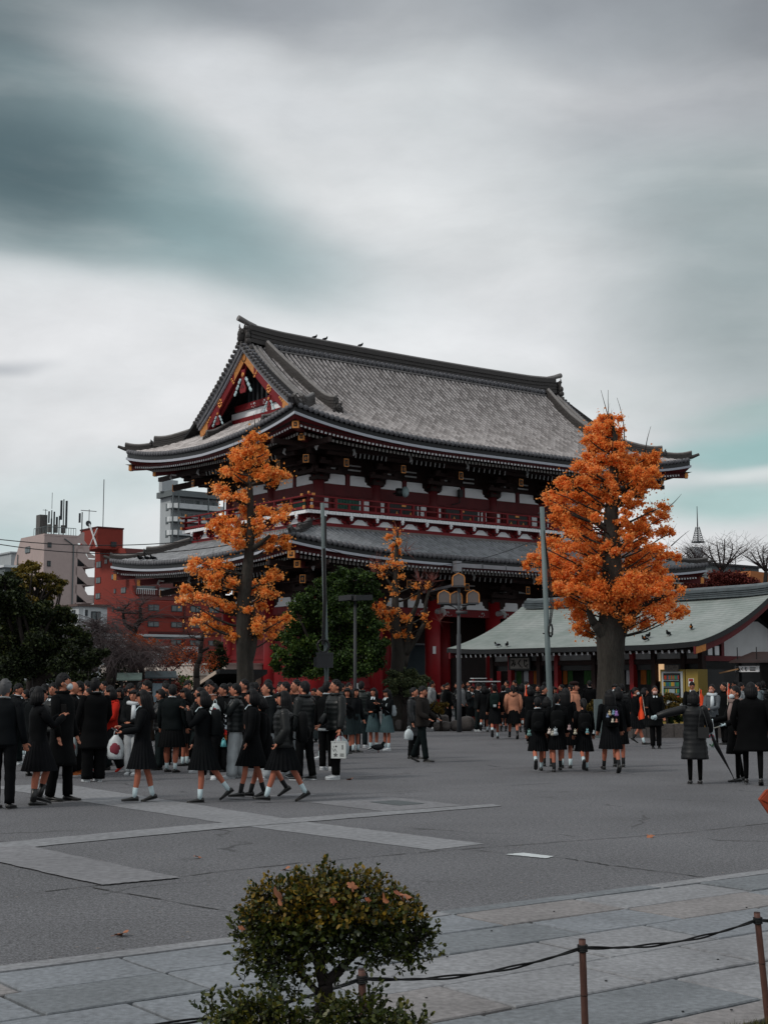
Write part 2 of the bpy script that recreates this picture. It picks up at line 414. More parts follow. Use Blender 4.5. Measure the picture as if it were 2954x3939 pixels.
class Roof:
    def __init__(s,x0,x1,y0,y1,pf,amt,z_strip): s.x0,s.x1,s.y0,s.y1,s.pf,s.amt,s.zs=x0,x1,y0,y1,pf,amt,z_strip
    def zf(s,d,e):   # d depth from the eave, e distance along the eave from the nearer corner
        return s.pf(d)+lift(e,12,s.amt)*max(0,1-d/6.5)**1.6
    def pt(s,side,a,d):  # a coordinate along the eave, d depth
        if side=='F': x,y=a,s.y0+d; e=min(a-s.x0,s.x1-a)
        elif side=='B': x,y=a,s.y1-d; e=min(a-s.x0,s.x1-a)
        elif side=='L': x,y=s.x0+d,a; e=min(a-s.y0,s.y1-a)
        else: x,y=s.x1-d,a; e=min(a-s.y0,s.y1-a)
        return Vector((x,y,s.zf(d,max(0,e))))
UP=Roof(0,A_,0,B_,prof,.95,13.36); LO=Roof(-.53,A_+.53,-.53,B_+.53,prof2,.62,7.50)
VG=2.35      # verge of the gable
WG=3.55      # recessed gable wall
def slope(roof,side,dmax,verge=None,n=56,nd=18):
    b=MB(); lo,hi=(roof.x0,roof.x1) if side in 'FB' else (roof.y0,roof.y1)
    def fn(u_,v_):
        a=lo+(hi-lo)*u_; e=min(a-lo,hi-a)
        lim=min(dmax,e) if (verge is None or e<verge) else dmax
        return roof.pt(side,a,lim*v_)
    if verge:
        cuts=[lo,lo+verge-.001,lo+verge,hi-verge,hi-verge+.001,hi]
        us=[]
        for c0,c1,k in ((cuts[0],cuts[1],8),(cuts[2],cuts[3],n),(cuts[4],cuts[5],8)): us+= [c0+(c1-c0)*i/k for i in range(k+1)]
    else: us=[lo+(hi-lo)*i/n for i in range(n+1)]
    for j in range(nd+1):
        for a in us: b.v.append(tuple(fn((a-lo)/(hi-lo),j/nd)))
    w_=len(us)
    for j in range(nd):
        for i in range(w_-1):
            b.f.append((j*w_+i,j*w_+i+1,(j+1)*w_+i+1,(j+1)*w_+i)); b.m.append(0)
    return b
def ribs(roof,side,dmax,verge=None,step=.3,r=.08,a0=None,a1=None,skip=None):
    """round cover tiles running down a slope, each tile overlapping the next"""
    b=MB(); lo,hi=(roof.x0,roof.x1) if side in 'FB' else (roof.y0,roof.y1)
    nrib=int((hi-lo)/step); off=((hi-lo)-nrib*step)/2
    lat=Vector((1,0,0)) if side in 'FB' else Vector((0,1,0))
    for i in range(nrib+1):
        a=lo+off+i*step; e=min(a-lo,hi-a)
        if e<.12: continue
        lim=min(dmax,e) if (verge is None or e<verge) else dmax
        d=0;rings=[]
        ds=[]
        while d<lim-.02:
            d2=min(d+.3,lim); ds+=[(d,r),(d2,r*.86)]; d=d2
        for d,rr in ds:
            c=roof.pt(side,a,d); c2=roof.pt(side,a,min(d+.05,lim+.05)); tn=(c2-c).normalized(); nn=lat.cross(tn)
            if nn.z<0: nn=-nn
            rings.append([c+lat*(math.cos(q)*rr)+nn*(math.sin(q)*rr) for q in (PI*k/5 for k in range(6))])
        o=len(b.v)
        for rg in rings: b.v.extend([tuple(q) for q in rg])
        for k in range(len(rings)-1):
            for m_ in range(5): b.f.append((o+k*6+m_,o+k*6+m_+1,o+(k+1)*6+m_+1,o+(k+1)*6+m_)); b.m.append(0)
        # round eave tile end
        c=roof.pt(side,a,0); out={'F':Vector((0,-1,0)),'B':Vector((0,1,0)),'L':Vector((-1,0,0)),'R':Vector((1,0,0))}[side]
        b.tube([c+out*.05+Vector((0,0,.03)),c-out*.08+Vector((0,0,.05))],.128,10,1)
    return b
def fascia(roof,inset,z_top,h,th,sides='FLBR',n=40,c_extra=0):
    """strip following the upturned eave line on all four sides"""
    b=MB()
    for sd in sides:
        lo,hi=(roof.x0,roof.x1) if sd in 'FB' else (roof.y0,roof.y1)
        rows=[]
        for i in range(n+1):
            q=i/n; q=q+.0; a=lo+inset+(hi-lo-2*inset)*(.5-.5*math.cos(PI*q)) 
            e=min(a-lo,hi-a); z=z_top+lift(e,12,roof.amt)
            ins=[]
            for dd in (inset,inset+th):
                aa=min(max(a,lo+dd),hi-dd)
                if sd=='F': p=(aa,roof.y0+dd)
                elif sd=='B': p=(aa,roof.y1-dd)
                elif sd=='L': p=(roof.x0+dd,aa)
                else: p=(roof.x1-dd,aa)
                ins.append(p)
            rows.append([Vector((*ins[0],z)),Vector((*ins[0],z-h)),Vector((*ins[1],z-h)),Vector((*ins[1],z))])
        b.loft(rows)
    return b
LFS=.7
def eaveboard(roof,zt,n=40):
    b=MB()
    for sd in 'FLBR':
        lo,hi=(roof.x0,roof.x1) if sd in 'FB' else (roof.y0,roof.y1)
        def fn(u_,v_):
            a=lo+(hi-lo)*(.5-.5*math.cos(PI*u_)); e=min(a-lo,hi-a); l=lift(e,12,roof.amt); d=.08+.3*v_; aa=min(max(a,lo+d),hi-d)
            z=(zt+l)*(1-v_)+(zt-.09+l*LFS)*v_
            return {'F':(aa,roof.y0+d,z),'B':(aa,roof.y1-d,z),'L':(roof.x0+d,aa,z),'R':(roof.x1-d,aa,z)}[sd]
        b.grid(fn,n,3)
    return b
def soffit(roof,z_off,d1,rise,n=40):
    b=MB()
    for sd in 'FLBR':
        lo,hi=(roof.x0,roof.x1) if sd in 'FB' else (roof.y0,roof.y1)
        def fn(u_,v_):
            a=lo+(hi-lo)*u_; e=min(a-lo,hi-a); d=d1*v_; aa=min(max(a,lo+d),hi-d)
            z=roof.zs+z_off+lift(e,12,roof.amt)*LFS*(1-v_)**1.2+rise*v_
            if sd=='F': return (aa,roof.y0+d,z)
            if sd=='B': return (aa,roof.y1-d,z)
            if sd=='L': return (roof.x0+d,aa,z)
            return (roof.x1-d,aa,z)
        b.grid(fn,n,5)
    return b
def rafters(roof,d0,d1,zo,rise,step=.235,w_=.115,h=.14,sides='FL',lf=1.0):
    """square rafters with white painted ends"""
    b=MB()
    for sd in sides:
        lo,hi=(roof.x0,roof.x1) if sd in 'FB' else (roof.y0,roof.y1)
        n=int((hi-lo-2*(d0+.25))/step)
        for i in range(n+1):
            a=lo+d0+.28+i*step; 
            if a>hi-d0-.2: break
            e=min(a-lo,hi-a); l=lift(e,12,roof.amt)*lf
            dd1=min(d1,e-.05)
            if dd1<d0+.1: dd1=d0+.1
            z0=roof.zs+zo+l; z1=z0+rise*(dd1-d0)
            def P(d,z):
                return Vector((a,roof.y0+d,z)) if sd=='F' else Vector((roof.x0+d,a,z))
            p,q=P(d0,z0),P(dd1,z1)
            b.beam(p,q,w_,h,0)
            b.beam(P(d0-.012,z0),P(d0+.004,z0),w_+.012,h+.012,1)
    return b
def capped(name,b,mats,smooth=False): return b.build(name,mats,gate,smooth)
# --- upper roof
ur=slope(UP,'F',B_/2,VG); 
for sd,dm,vg in (('B',B_/2,VG),('L',WG+.1,None),('R',WG+.1,None)):
    q=slope(UP,sd,dm,vg); ur.add(q.v,q.f)
roofo=capped('roof',ur,[PAN])
rb=ribs(UP,'F',B_/2-.25,VG); q=ribs(UP,'L',WG); rb.add(q.v,q.f,0); 
nf=len(rb.f)-len(q.f); rb.m[nf:]=q.m
rb.build('cover_tile_rows',[TILE,DTILE],roofo,True)
us=fascia(UP,.03,13.47,.13,.12); us.build('white_eave_strip',EDGE,roofo)
uk=eaveboard(UP,13.335); q=fascia(UP,.09,13.70,.22,.2); uk.add(q.v,q.f,1); uk.build('eave_board',[DRED,BLACKM],roofo)
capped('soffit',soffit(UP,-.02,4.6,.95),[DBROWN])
capped('flying_rafters',rafters(UP,.36,1.5,-.12,.18,lf=.72),[DRED,WHITE])
capped('base_rafters',rafters(UP,1.02,4.2,-.2,.24,lf=.62),[DBROWN,mat('rafter_end_grey',hx('A5A3A0'),.8,.1)])
# --- lower roof
DLO=B_*0+3.35
lr=slope(LO,'F',DLO+.0)
for sd in 'BLR': q=slope(LO,sd,DLO); lr.add(q.v,q.f)
lroof=capped('roof',lr,[PAN])
rb=ribs(LO,'F',DLO-.12); q=ribs(LO,'L',DLO-.12); nf=len(rb.f); rb.add(q.v,q.f,0); rb.m[nf:]=q.m
rb.build('cover_tile_rows',[TILE2,DTILE],lroof,True)
fascia(LO,.03,7.60,.12,.12).build('white_eave_strip',EDGE,lroof)
uk=eaveboard(LO,7.475); q=fascia(LO,.09,7.81,.2,.2); uk.add(q.v,q.f,1); uk.build('eave_board',[DRED,BLACKM],lroof)
capped('soffit',soffit(LO,-.02,5.3,.8),[DBROWN])
capped('flying_rafters',rafters(LO,.36,1.5,-.12,.18,lf=.72),[DRED,WHITE])
capped('base_rafters',rafters(LO,1.02,4.6,-.2,.2,lf=.62),[DBROWN,MATS['rafter_end_grey']])
# flashing under the balcony
fl=MB(); e0=2.72
for (x0,x1,y0,y1) in ((e0,A_-e0,e0,e0+.12),(e0,e0+.12,e0+.12,B_-e0),(A_-e0-.12,A_-e0,e0+.12,B_-e0),(e0+.12,A_-e0-.12,B_-e0-.12,B_-e0)): fl.box(x0,x1,y0,y1,9.1,9.42)
fl.build('ridge_flashing',RIDGEL,lroof)
# gutter on the lower front eave with its hangers and down pipe heads
gu=MB(); gu.box(9.3,20.5,-.78,-.62,7.42,7.62)
for k in range(8): gu.box(9.3+k*1.6,9.36+k*1.6,-.80,-.55,7.40,7.66,1)
gu.box(9.15,9.5,-.86,-.55,7.2,7.72); gu.tube([(9.32,-.7,7.2),(9.32,-.7,6.7),(9.32,-.2,6.5),(9.32,2,6.3)],.07,8)
gu.build('gutter',[mat('gutter_grey',hx('8B8A8E'),.5,.1),DTILE],gate)
# --- ridges
def ridge_sweep(pts,w_,h,b,m=0,mc=1,capr=.12):
    """stacked ridge: a wall of flat tiles with a round cap"""
    P=[Vector(p) for p in pts]; rings=[]
    for i,p in enumerate(P):
        d=(P[min(i+1,len(P)-1)]-P[max(i-1,0)]); d.z=0; d.normalize(); n_=Vector((-d.y,d.x,0))
        hh=h[i] if isinstance(h,(list,tuple)) else h
        rings.append([p+n_*w_/2-Vector((0,0,hh)),p-n_*w_/2-Vector((0,0,hh)),p-n_*w_*.42,p+n_*w_*.42])
    b.loft(rings,m); b.tube([p+Vector((0,0,.02)) for p in P],capr,8,mc)
    for k in (-.28,-.5,-.72): # projecting tile courses
        rr=[]
        for i,rg in enumerate(rings):
            hh=h[i] if isinstance(h,(list,tuple)) else h
            c=P[i]+Vector((0,0,hh*k)); d_=(rg[1]-rg[0])*.54
            rr.append([c-d_+Vector((0,0,.012)),c-d_-Vector((0,0,.012)),c+d_-Vector((0,0,.012)),c+d_+Vector((0,0,.012))])
        b.loft(rr,m)
def ogre(b,c,face,s,m=0):
    """ridge-end ornament: horned face tile with curls"""
    c=Vector(c); f=Vector(face).normalized(); n_=Vector((-f.y,f.x,0)); T=Matrix((( n_.x,f.x,0,c.x),(n_.y,f.y,0,c.y),(0,0,1,c.z),(0,0,0,1)))
    b.box(-.42*s,.42*s,-.1*s,.06*s,-.6*s,.42*s,m,T)
    def e(x,y,z,rx,ry,rz): b.ell(T@Vector((x*s,y*s,z*s)),rx*s,ry*s,rz*s,m,8,6)
    e(0,.12,.0,.34,.16,.36); e(0,.26,-.08,.12,.1,.12); e(-.17,.22,.12,.08,.08,.07); e(.17,.22,.12,.08,.08,.07); e(0,.2,-.28,.22,.1,.07)
    for sg in (-1,1):
        e(.45*sg,.04,-.1,.16,.12,.2); e(.5*sg,.02,-.42,.2,.12,.18); e(.36*sg,.02,.38,.14,.1,.12)
        b.tube([T@Vector((.16*sg*s,.1*s,.34*s)),T@Vector((.3*sg*s,.14*s,.52*s)),T@Vector((.26*sg*s,.16*s,.7*s))],[.07*s,.05*s,.015*s],6,m)
mr_=MB()
ys=B_/2; pts=[]
for i in range(41):
    x=2.75+(A_-5.5)*i/40; q=abs(i/20-1); pts.append((x,ys,20.5+.12*q**2+.34*max(0,q-.8)**1.4*3))
ridge_sweep(pts,.62,.95,mr_,0,1,.13)
mr_.build('main_ridge',[RIDGE,RIDGEL],roofo)
dec=MB()
for i in range(62):
    x=3.9+i*.328
    for sg in (-1,):
        dec.tube([(x,ys+sg*.3,19.72),(x,ys+sg*.52,19.68)],.15,10,0); dec.ell((x,ys+sg*.52,19.68),.09,.05,.09,0,8,5)
    dec.ell((x+.164,ys-.34,19.6),.1,.12,.07,0,6,4)
dec.box(3.7,A_-3.7,ys-.56,ys-.3,19.42,19.5,1)
dec.build('ridge_base_tiles',[DTILE,RIDGEL],roofo)
for sg,x in ((-1,2.6),(1,A_-2.6)):
    o=MB(); ogre(o,(x+sg*.1,ys,20.15),(sg,0,0),.95); 
    for dz,dy in ((-.75,.55),(-.75,-.55),(-1.1,.75),(-1.1,-.75)): o.ell((x+sg*.05,ys+dy,20.1+dz),.12,.2,.2,0,8,6)
    o.tube([(x-sg*.6,ys,20.72),(x-sg*.1,ys,20.86),(x+sg*.5,ys,21.06)],[.14,.14,.16],10,1)
    o.build('ridge_end_ornament',[RIDGE,RIDGEL],roofo)
def zr(x,y): # upper roof surface height near the front/left
    return UP.pt('F',x,y).z
# descending ridges on both slopes
def emit(n):
    global dk
    dk.build(n,[RIDGE,RIDGEL],roofo); dk=MB()
dk=MB()
for sx in (0,1):
    for sy in (0,1):
        X=lambda x:(x if sx==0 else A_-x); Y=lambda y:(y if sy==0 else B_-y)
        p=[]
        for i in range(15):
            y=8.25-(8.25-2.45)*i/14; x=3.66+.45*min(1,i/6); z=zr(5,y)+.52
            if i>11: z+=.03*(i-11)**2
            p.append((X(x),Y(y),z))
        ridge_sweep(p,.36,.62,dk,0,1,.1)
        ogre(dk,(X(4.12),Y(2.3),zr(5,2.3)+.35),(0,-1 if sy==0 else 1,0),.5)
        emit('descending_ridge')
        # verge bank: second cap along the gable edge
        p=[(X(2.78),Y(8.4-(8.4-4.0)*i/12),zr(5,8.4-(8.4-4.0)*i/12)+.12) for i in range(13)]
        dk.tube(p,.1,8,1)
        p=[(X(3.1),Y(8.4-(8.4-3.4)*i/12),zr(5,8.4-(8.4-3.4)*i/12)+.10) for i in range(13)]
        dk.tube(p,.09,8,1)
        emit('verge_cap_row')
        # corner ridge in two stages
        p=[]
        for i in range(9):
            d=3.15-(3.15-1.2)*i/8; z=UP.zf(d,d)+.5+.016*max(0,i-5)**2
            p.append((X(d),Y(d),z))
        ridge_sweep(p,.3,.5,dk,0,1,.09)
        ogre(dk,(X(1.1),Y(1.1),UP.zf(1.1,1.1)+.35),(-1 if sx==0 else 1,-1 if sy==0 else 1,0),.33)
        p=[]
        for i in range(8):
            d=1.35-(1.35+.0)*i/7; z=UP.zf(max(d,0),max(d,0))+.31+.01*max(0,i-3)**2
            p.append((X(d),Y(d),z))
        ridge_sweep(p,.24,.3,dk,0,1,.07)
        c=-.0; f=(-1 if sx==0 else 1,-1 if sy==0 else 1)
        dk.tube([(X(.35),Y(.35),UP.zf(.3,.3)+.1),(X(0),Y(0),UP.zf(0,0)+.16),(X(-.3),Y(-.3),UP.zf(0,0)+.32)],[.12,.11,.08],8,0)
        emit('corner_ridge')
        # lower roof corner ridge
        p=[]
        for i in range(9):
            d=3.3-(3.3-1.5)*i/8; z=LO.zf(d,d)+.34+.013*max(0,i-5)**2
            p.append((X(d-.53),Y(d-.53),z))
        ridge_sweep(p,.28,.34,dk,0,1,.08)
        ogre(dk,(X(.9),Y(.9),LO.zf(1.35,1.35)+.3),(-1 if sx==0 else 1,-1 if sy==0 else 1,0),.28)
        p=[]
        for i in range(8):
            d=1.7-(1.7)*i/7; z=LO.zf(d,d)+.2+.011*max(0,i-3)**2
            p.append((X(d-.53),Y(d-.53),z))
        ridge_sweep(p,.22,.2,dk,0,1,.07)
        dk.tube([(X(-.2),Y(-.2),LO.zf(.3,.3)+.08),(X(-.53),Y(-.53),LO.zf(0,0)+.14),(X(-.8),Y(-.8),LO.zf(0,0)+.28)],[.11,.1,.07],8,0)
        emit('corner_ridge')
# cross tiles along the gable verge
for sx in (0,1):
    for sy in (0,1):
        vt=MB()
        X=lambda x:(x if sx==0 else A_-x); Y=lambda y:(y if sy==0 else B_-y)
        y=4.0
        while y<8.5:
            z=zr(5,y)+.02; vt.tube([(X(2.18),Y(y),z-.02),(X(2.72),Y(y),z+.03)],.1,8,0); vt.ell((X(2.17),Y(y),z-.02),.04,.11,.11,1,8,6); y+=.235
        vt.build('verge_tiles',[DTILE,RIDGE],roofo,True)
# --- gables
GP=mat('gable_blue_white',hx('A9BFC4'),.7,.2,6)
def zv(y): return zr(5,y)-.42
for sx in (0,1):
    X=lambda x:(x if sx==0 else A_-x)
    gb=MB(); wt=MB(); gd=MB(); ys_=[4.12+(ys-4.12)*i/14 for i in range(15)]
    for sy in (0,1):
        Y=lambda y:(y if sy==0 else B_-y)
        rg=[];rw=[];ru=[]
        for y in ys_:
            z=zv(y)+.0; hh=.62+.1*(1-(y-4.12)/4.63)
            rg.append([Vector((X(2.52),Y(y),z-.09)),Vector((X(2.52),Y(y),z-hh)),Vector((X(2.68),Y(y),z-hh)),Vector((X(2.68),Y(y),z-.09))])
            rw.append([Vector((X(2.40),Y(y),z+.02)),Vector((X(2.40),Y(y),z-.09)),Vector((X(2.62),Y(y),z-.09)),Vector((X(2.62),Y(y),z+.02))])
            ru.append([Vector((X(2.30),Y(y),z+.36)),Vector((X(2.30),Y(y),z+.025)),Vector((X(2.7),Y(y),z+.025)),Vector((X(2.7),Y(y),z+.36))])
        gb.loft(rg); wt.loft(rw,0); wt.loft(ru,1)
        # second inner moulding
        rg2=[[Vector((X(2.7),Y(y),zv(y)-.5)),Vector((X(2.7),Y(y),zv(y)-.85)),Vector((X(2.8),Y(y),zv(y)-.85)),Vector((X(2.8),Y(y),zv(y)-.5))] for y in ys_[2:]]
        gb.loft(rg2)
        # gilt plates proud of the board
        def plate(ya,yb,h0,h1,sh=0):
            n=6; r_=[]
            for i in range(n+1):
                y=ya+(yb-ya)*i/n; z=zv(y); r_.append([Vector((X(2.505),Y(y),z-h0)),Vector((X(2.505),Y(y+sh*(1)),z-h1)),Vector((X(2.52),Y(y+sh),z-h1)),Vector((X(2.52),Y(y),z-h0))])
            gd.loft(r_)
        plate(7.75,8.74,.14,.66); plate(4.14,4.95,.14,.69); 
        for yc in (7.45,5.2):  # pierced plate tips
            for k in range(3): gd.ell((X(2.5),Y(yc+(-.12 if yc<6 else .12)*k),zv(yc)-.25-.12*k),.02,.1,.07,0,8,5)
        for yc in (6.25,): # flower crest
            for k in range(8):
                a_=k*PI/4; gd.ell((X(2.5),Y(yc+.17*math.cos(a_)),zv(yc)-.4+.2*math.sin(a_)),.02,.07,.07,0,8,5)
            gd.ell((X(2.495),Y(yc),zv(yc)-.4),.03,.08,.08,0,8,5)
    gb.build('bargeboard',RED,gate); wt.build('bargeboard_edge',[EDGE,DTILE],gate)
    for k in range(20): # ring crest at the apex
        a_=k*PI/10; gd.ell((X(2.49),ys+.2*math.cos(a_),zv(ys)-.42+.22*math.sin(a_)),.02,.045,.045,1,6,4)
    gd.build('gilt_fittings',[GOLD,mat('gilt_dark',hx('6B4B2A'),.5,.2,metal=.4)],gate)
    # pendants
    def pendant(yc,zc,s):
        p=MB(); poly=[]
        for k in range(24):
            a_=2*PI*k/24; r_=.24*(1+.22*math.cos(3*a_+PI/2)); poly.append((yc+r_*math.cos(a_)*s,zc+r_*math.sin(a_)*1.25*s-.1*s))
        p.prism(poly,'x',X(2.44),X(2.5),0); p.prism([(yc-.1*s,zc+.1*s),(yc+.1*s,zc+.1*s),(yc+.16*s,zc+.75*s),(yc-.16*s,zc+.75*s)],'x',X(2.45),X(2.51),0)
        p.ell((X(2.43),yc,zc+.5*s),.04,.12*s,.12*s,2,8,6)
        for k in (-1,0,1): p.ell((X(2.43),yc+.09*k*s,zc-.1*s+(.08*s if k==0 else 0)),.012,.035*s,.05*s,3,6,4)
        for sg in (-1,1):
            for k in range(6): p.ell((X(2.46),yc+sg*(.26+.09*k)*s,zc+(.28-.13*k+.04*(k%2))*s),.05,.1*s,.09*s,1,7,5)
        p.build('gable_pendant',[RED,GP,GOLD,BLACKM],gate)
    pendant(ys,zv(ys)-1.95,1.15); pendant(6.15,zv(6.15)-1.25,.72); pendant(B_-6.15,zv(6.15)-1.25,.72)
    # recessed wall: plaster, tie beam, lattice
    gwall=MB(); zb=prof(WG)-.3
    n=18; top=[(4.0+(B_-8.0)*i/n) for i in range(n+1)]
    def ztop(y): yy=min(y,B_-y); return zv(yy)-.3
    gwall.add([(X(WG+.3),y,zb) for y in top]+[(X(WG+.3),y,max(zb+.02,ztop(y))) for y in top],[(i,i+1,n+1+i+1,n+1+i) for i in range(n)],0)
    gwall.box(min(X(WG),X(WG+.28)),max(X(WG),X(WG+.28)),5.2,B_-5.2,zb+.2,zb+.62,1)
    gwall.box(min(X(WG+.1),X(WG+.28)),max(X(WG+.1),X(WG+.28)),5.6,B_-5.6,zb+.64,zb+1.0,2)
    gwall.box(min(X(WG-.05),X(WG+.28)),max(X(WG-.05),X(WG+.28)),6.2,B_-6.2,zb+1.02,zb+1.36,1)
    for k in range(7):
        y=ys-1.35+.45*k; gwall.box(min(X(WG+.1),X(WG+.28)),max(X(WG+.1),X(WG+.28)),y-.09,y+.09,zb+1.38,min(ztop(y)-.02,zb+3.4),3)
    for sg in (-1,1):   # scroll work on the tie beam
        for k in range(9):
            a_=k*.8; gwall.ell((X(WG-.06),ys+sg*(.55+.035*k*math.cos(a_)),zb+1.2+.03*k*math.sin(a_)),.012,.03,.03,2,5,4)
    gwall.build('gable_wall',[BLACKM,RED,WHITE,mat('dark_grey_bars',hx('33363A'),.6,.1)],gate)
    # little ridges where the end slope meets the gable
    for yc in (5.9,B_-5.9):
        sr=MB()
        p=[(X(WG-.1-1.55*i/8),yc+(.25 if yc<ys else -.25)*0,UP.pt('L',8,WG-.1-1.55*i/8).z+.3+.012*max(0,i-4)**2) for i in range(9)]
        ridge_sweep(p,.26,.36,sr,0,1,.08); ogre(sr,(X(WG-1.75),yc,UP.pt('L',8,WG-1.75).z+.16),(-1 if sx==0 else 1,0,0),.3)
        sr.build('end_slope_ridge',[RIDGE,RIDGEL],roofo)
# ------------------------------------------------------------------ gate body
E_=4.4
CXS=[4.4,8.0,11.85,16.15,20.0,23.6]; CYS=[4.4,8.75,13.1]
RPIL=mat('red_pillar',hx('8A1A20'),.5,.14,1.0,fine=.05)
def pillar(x,y,z0,z1,r,name='pillar',m=RPIL):
    b=MB(); b.tube([(x,y,z0),(x,y,z1)],r,16); return b.build(name,m,gate,True)
# upper storey
for x in CXS:
    for y in CYS:
        if x in (CXS[0],CXS[-1]) or y in (CYS[0],CYS[-1]): pillar(x,y,9.9,12.5,.3,m=DRED)
uw=MB(); d0,d1x,d1y=E_+.1,23.5,13.0
uw.box(d0,d1x,d0,d1y,9.4,12.0,0); uw.build('upper_wall',[DRED],gate)
ul=MB()  # lintel band standing proud
for (x0,x1,y0,y1) in ((E_-.12,23.72,E_-.12,E_+.08),(E_-.12,23.72,13.02,13.22),(E_-.12,E_+.08,E_+.08,13.02),(23.52,23.72,E_+.08,13.02)):
    ul.box(x0,x1,y0,y1,11.27,11.84,0); ul.box(x0-.05,x1+.05,y0-.05,y1+.05,11.2,11.25,0)
    ul.box(x0+.02,x1-.02,y0+.02,y1-.02,12.42,12.56,1)
ul.build('lintel',[DRED,DBROWN],gate)
# white plaster panels with stepped bracket corners
def panel(ax,a0,a1,z0,z1,stepl,stepr,off,parent=gate):
    w_=a1-a0; k=.3
    P=[(a0,z0)]
    P+= [(a1,z0)]
    if stepr: P+=[(a1-.04,z0+.04),(a1-.3,z0+.12),(a1-.3,z0+.22),(a1-.42,z0+.26),(a1-.42,z1-.04),(a1-.46,z1)]
    else: P+=[(a1,z1-.08),(a1-.06,z1)]
    if stepl: P+=[(a0+.46,z1),(a0+.42,z1-.04),(a0+.42,z0+.26),(a0+.3,z0+.22),(a0+.3,z0+.12),(a0+.04,z0+.04)]
    else: P+=[(a0+.06,z1),(a0,z1-.08)]
    b=MB()
    if ax=='F': b.prism(P,'y',off,off+.06)
    else: b.prism(P,'x',off,off+.06)
    b.build('plaster_panel',WHITE,parent)
def bays(cs,ax,z0,z1,off,m=.28):
    for a,b_ in zip(cs[:-1],cs[1:]):
        mid=(a+b_)/2
        panel(ax,a+m,mid-.16,z0,z1,True,False,off); panel(ax,mid+.16,b_-m,z0,z1,False,True,off)
bays(CXS,'F',11.86,12.38,E_-.03); bays(CYS,'L',11.86,12.38,E_-.03)
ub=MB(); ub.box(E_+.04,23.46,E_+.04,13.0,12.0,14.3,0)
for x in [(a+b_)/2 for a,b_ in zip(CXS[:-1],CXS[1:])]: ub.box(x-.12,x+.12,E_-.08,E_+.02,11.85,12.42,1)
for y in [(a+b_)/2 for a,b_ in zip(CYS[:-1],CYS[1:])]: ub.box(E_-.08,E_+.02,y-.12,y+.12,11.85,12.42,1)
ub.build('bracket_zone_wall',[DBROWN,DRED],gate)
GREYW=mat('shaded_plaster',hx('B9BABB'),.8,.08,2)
def bracket(x,y,z0,dirs,s=1.0,tail=True,reach=2.2):
    """stepped bracket set climbing outward from a pillar top"""
    b=MB(); X,Y=x,y
    b.box(X-.36*s,X+.36*s,Y-.36*s,Y+.36*s,z0-.02,z0+.16,0); b.box(X-.28*s,X+.28*s,Y-.28*s,Y+.28*s,z0+.16,z0+.3,0)
    for (dx,dy) in dirs:
        L=(dx*dx+dy*dy)**.5; ux,uy=dx/L,dy/L; px,py=-uy,ux; ext=1.38 if L>1.2 else 1
        for k in range(3):
            z=z0+.34+.36*k; r_=(.75+.62*k)*ext*reach/2.2
            c=Vector((X,Y,z)); e=Vector((X+ux*r_,Y+uy*r_,z))
            b.beam(c,e,.2,.2,0)
            b.cbox(e+Vector((0,0,.16)),.3,.3,.14,math.atan2(uy,ux),0)
            if L<1.2:
                for off in (-.72,0,.72):
                    q=e+Vector((px*off,py*off,.16)); b.cbox(q,.24,.24,.14,math.atan2(uy,ux),0)
                b.beam(e+Vector((px*.9,py*.9,.02)),e-Vector((px*.9,py*.9,-.02)),.16,.18,0)
        # tail rafter with a gilt-edged end plate
        if tail:
            r_=2.42*ext*reach/2.2
            a=Vector((X+ux*.4,Y+uy*.4,z0+1.15)); e=Vector((X+ux*r_,Y+uy*r_,z0+.58))
            b.beam(a,e,.24,.32,0)
            ez=math.atan2(uy,ux); q=e+Vector((ux*.02,uy*.02,0))
            T=Matrix.Translation(q)@Matrix.Rotation(ez,4,'Z')
            b.box(-.01,.02,-.14,.14,-.2,.2,1,T); b.box(.0,.035,-.105,.105,-.165,.165,2,T); 
            for k in range(6):
                a_=k*PI/3; b.ell(T@Vector((.04,.035*math.cos(a_),.05*math.sin(a_))),.012,.03,.04,1,6,4)
            # curled white nose
            n_=e+Vector((px*.0,py*.0,.62)); 
            b.tube([Vector((X+ux*(r_-.3),Y+uy*(r_-.3),z0+1.24))+Vector((px*.5,py*.5,0)),Vector((X+ux*(r_-.02),Y+uy*(r_-.02),z0+1.28))+Vector((px*.5,py*.5,0)),Vector((X+ux*(r_+.04),Y+uy*(r_+.04),z0+1.1))+Vector((px*.5,py*.5,0)),Vector((X+ux*(r_-.08),Y+uy*(r_-.08),z0+1.0))+Vector((px*.5,py*.5,0))],[.07,.08,.08,.03],6,3,flat=.8)
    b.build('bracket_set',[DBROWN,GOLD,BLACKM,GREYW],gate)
for z0,rc in ((12.0,2.2),(6.05,2.6)):
    for x in CXS: 
        d=[(0,-1)]
        if x==CXS[0]: d=[(0,-1),(-1,0),(-1,-1)]
        if x==CXS[-1]: d=[(0,-1),(1,0),(1,-1)]
        bracket(x,E_,z0,d,1,True,rc)
    for y in CYS[1:]:
        bracket(E_,y,z0,[(-1,0)] if y!=CYS[-1] else [(-1,0),(0,1),(-1,1)],1,True,rc)
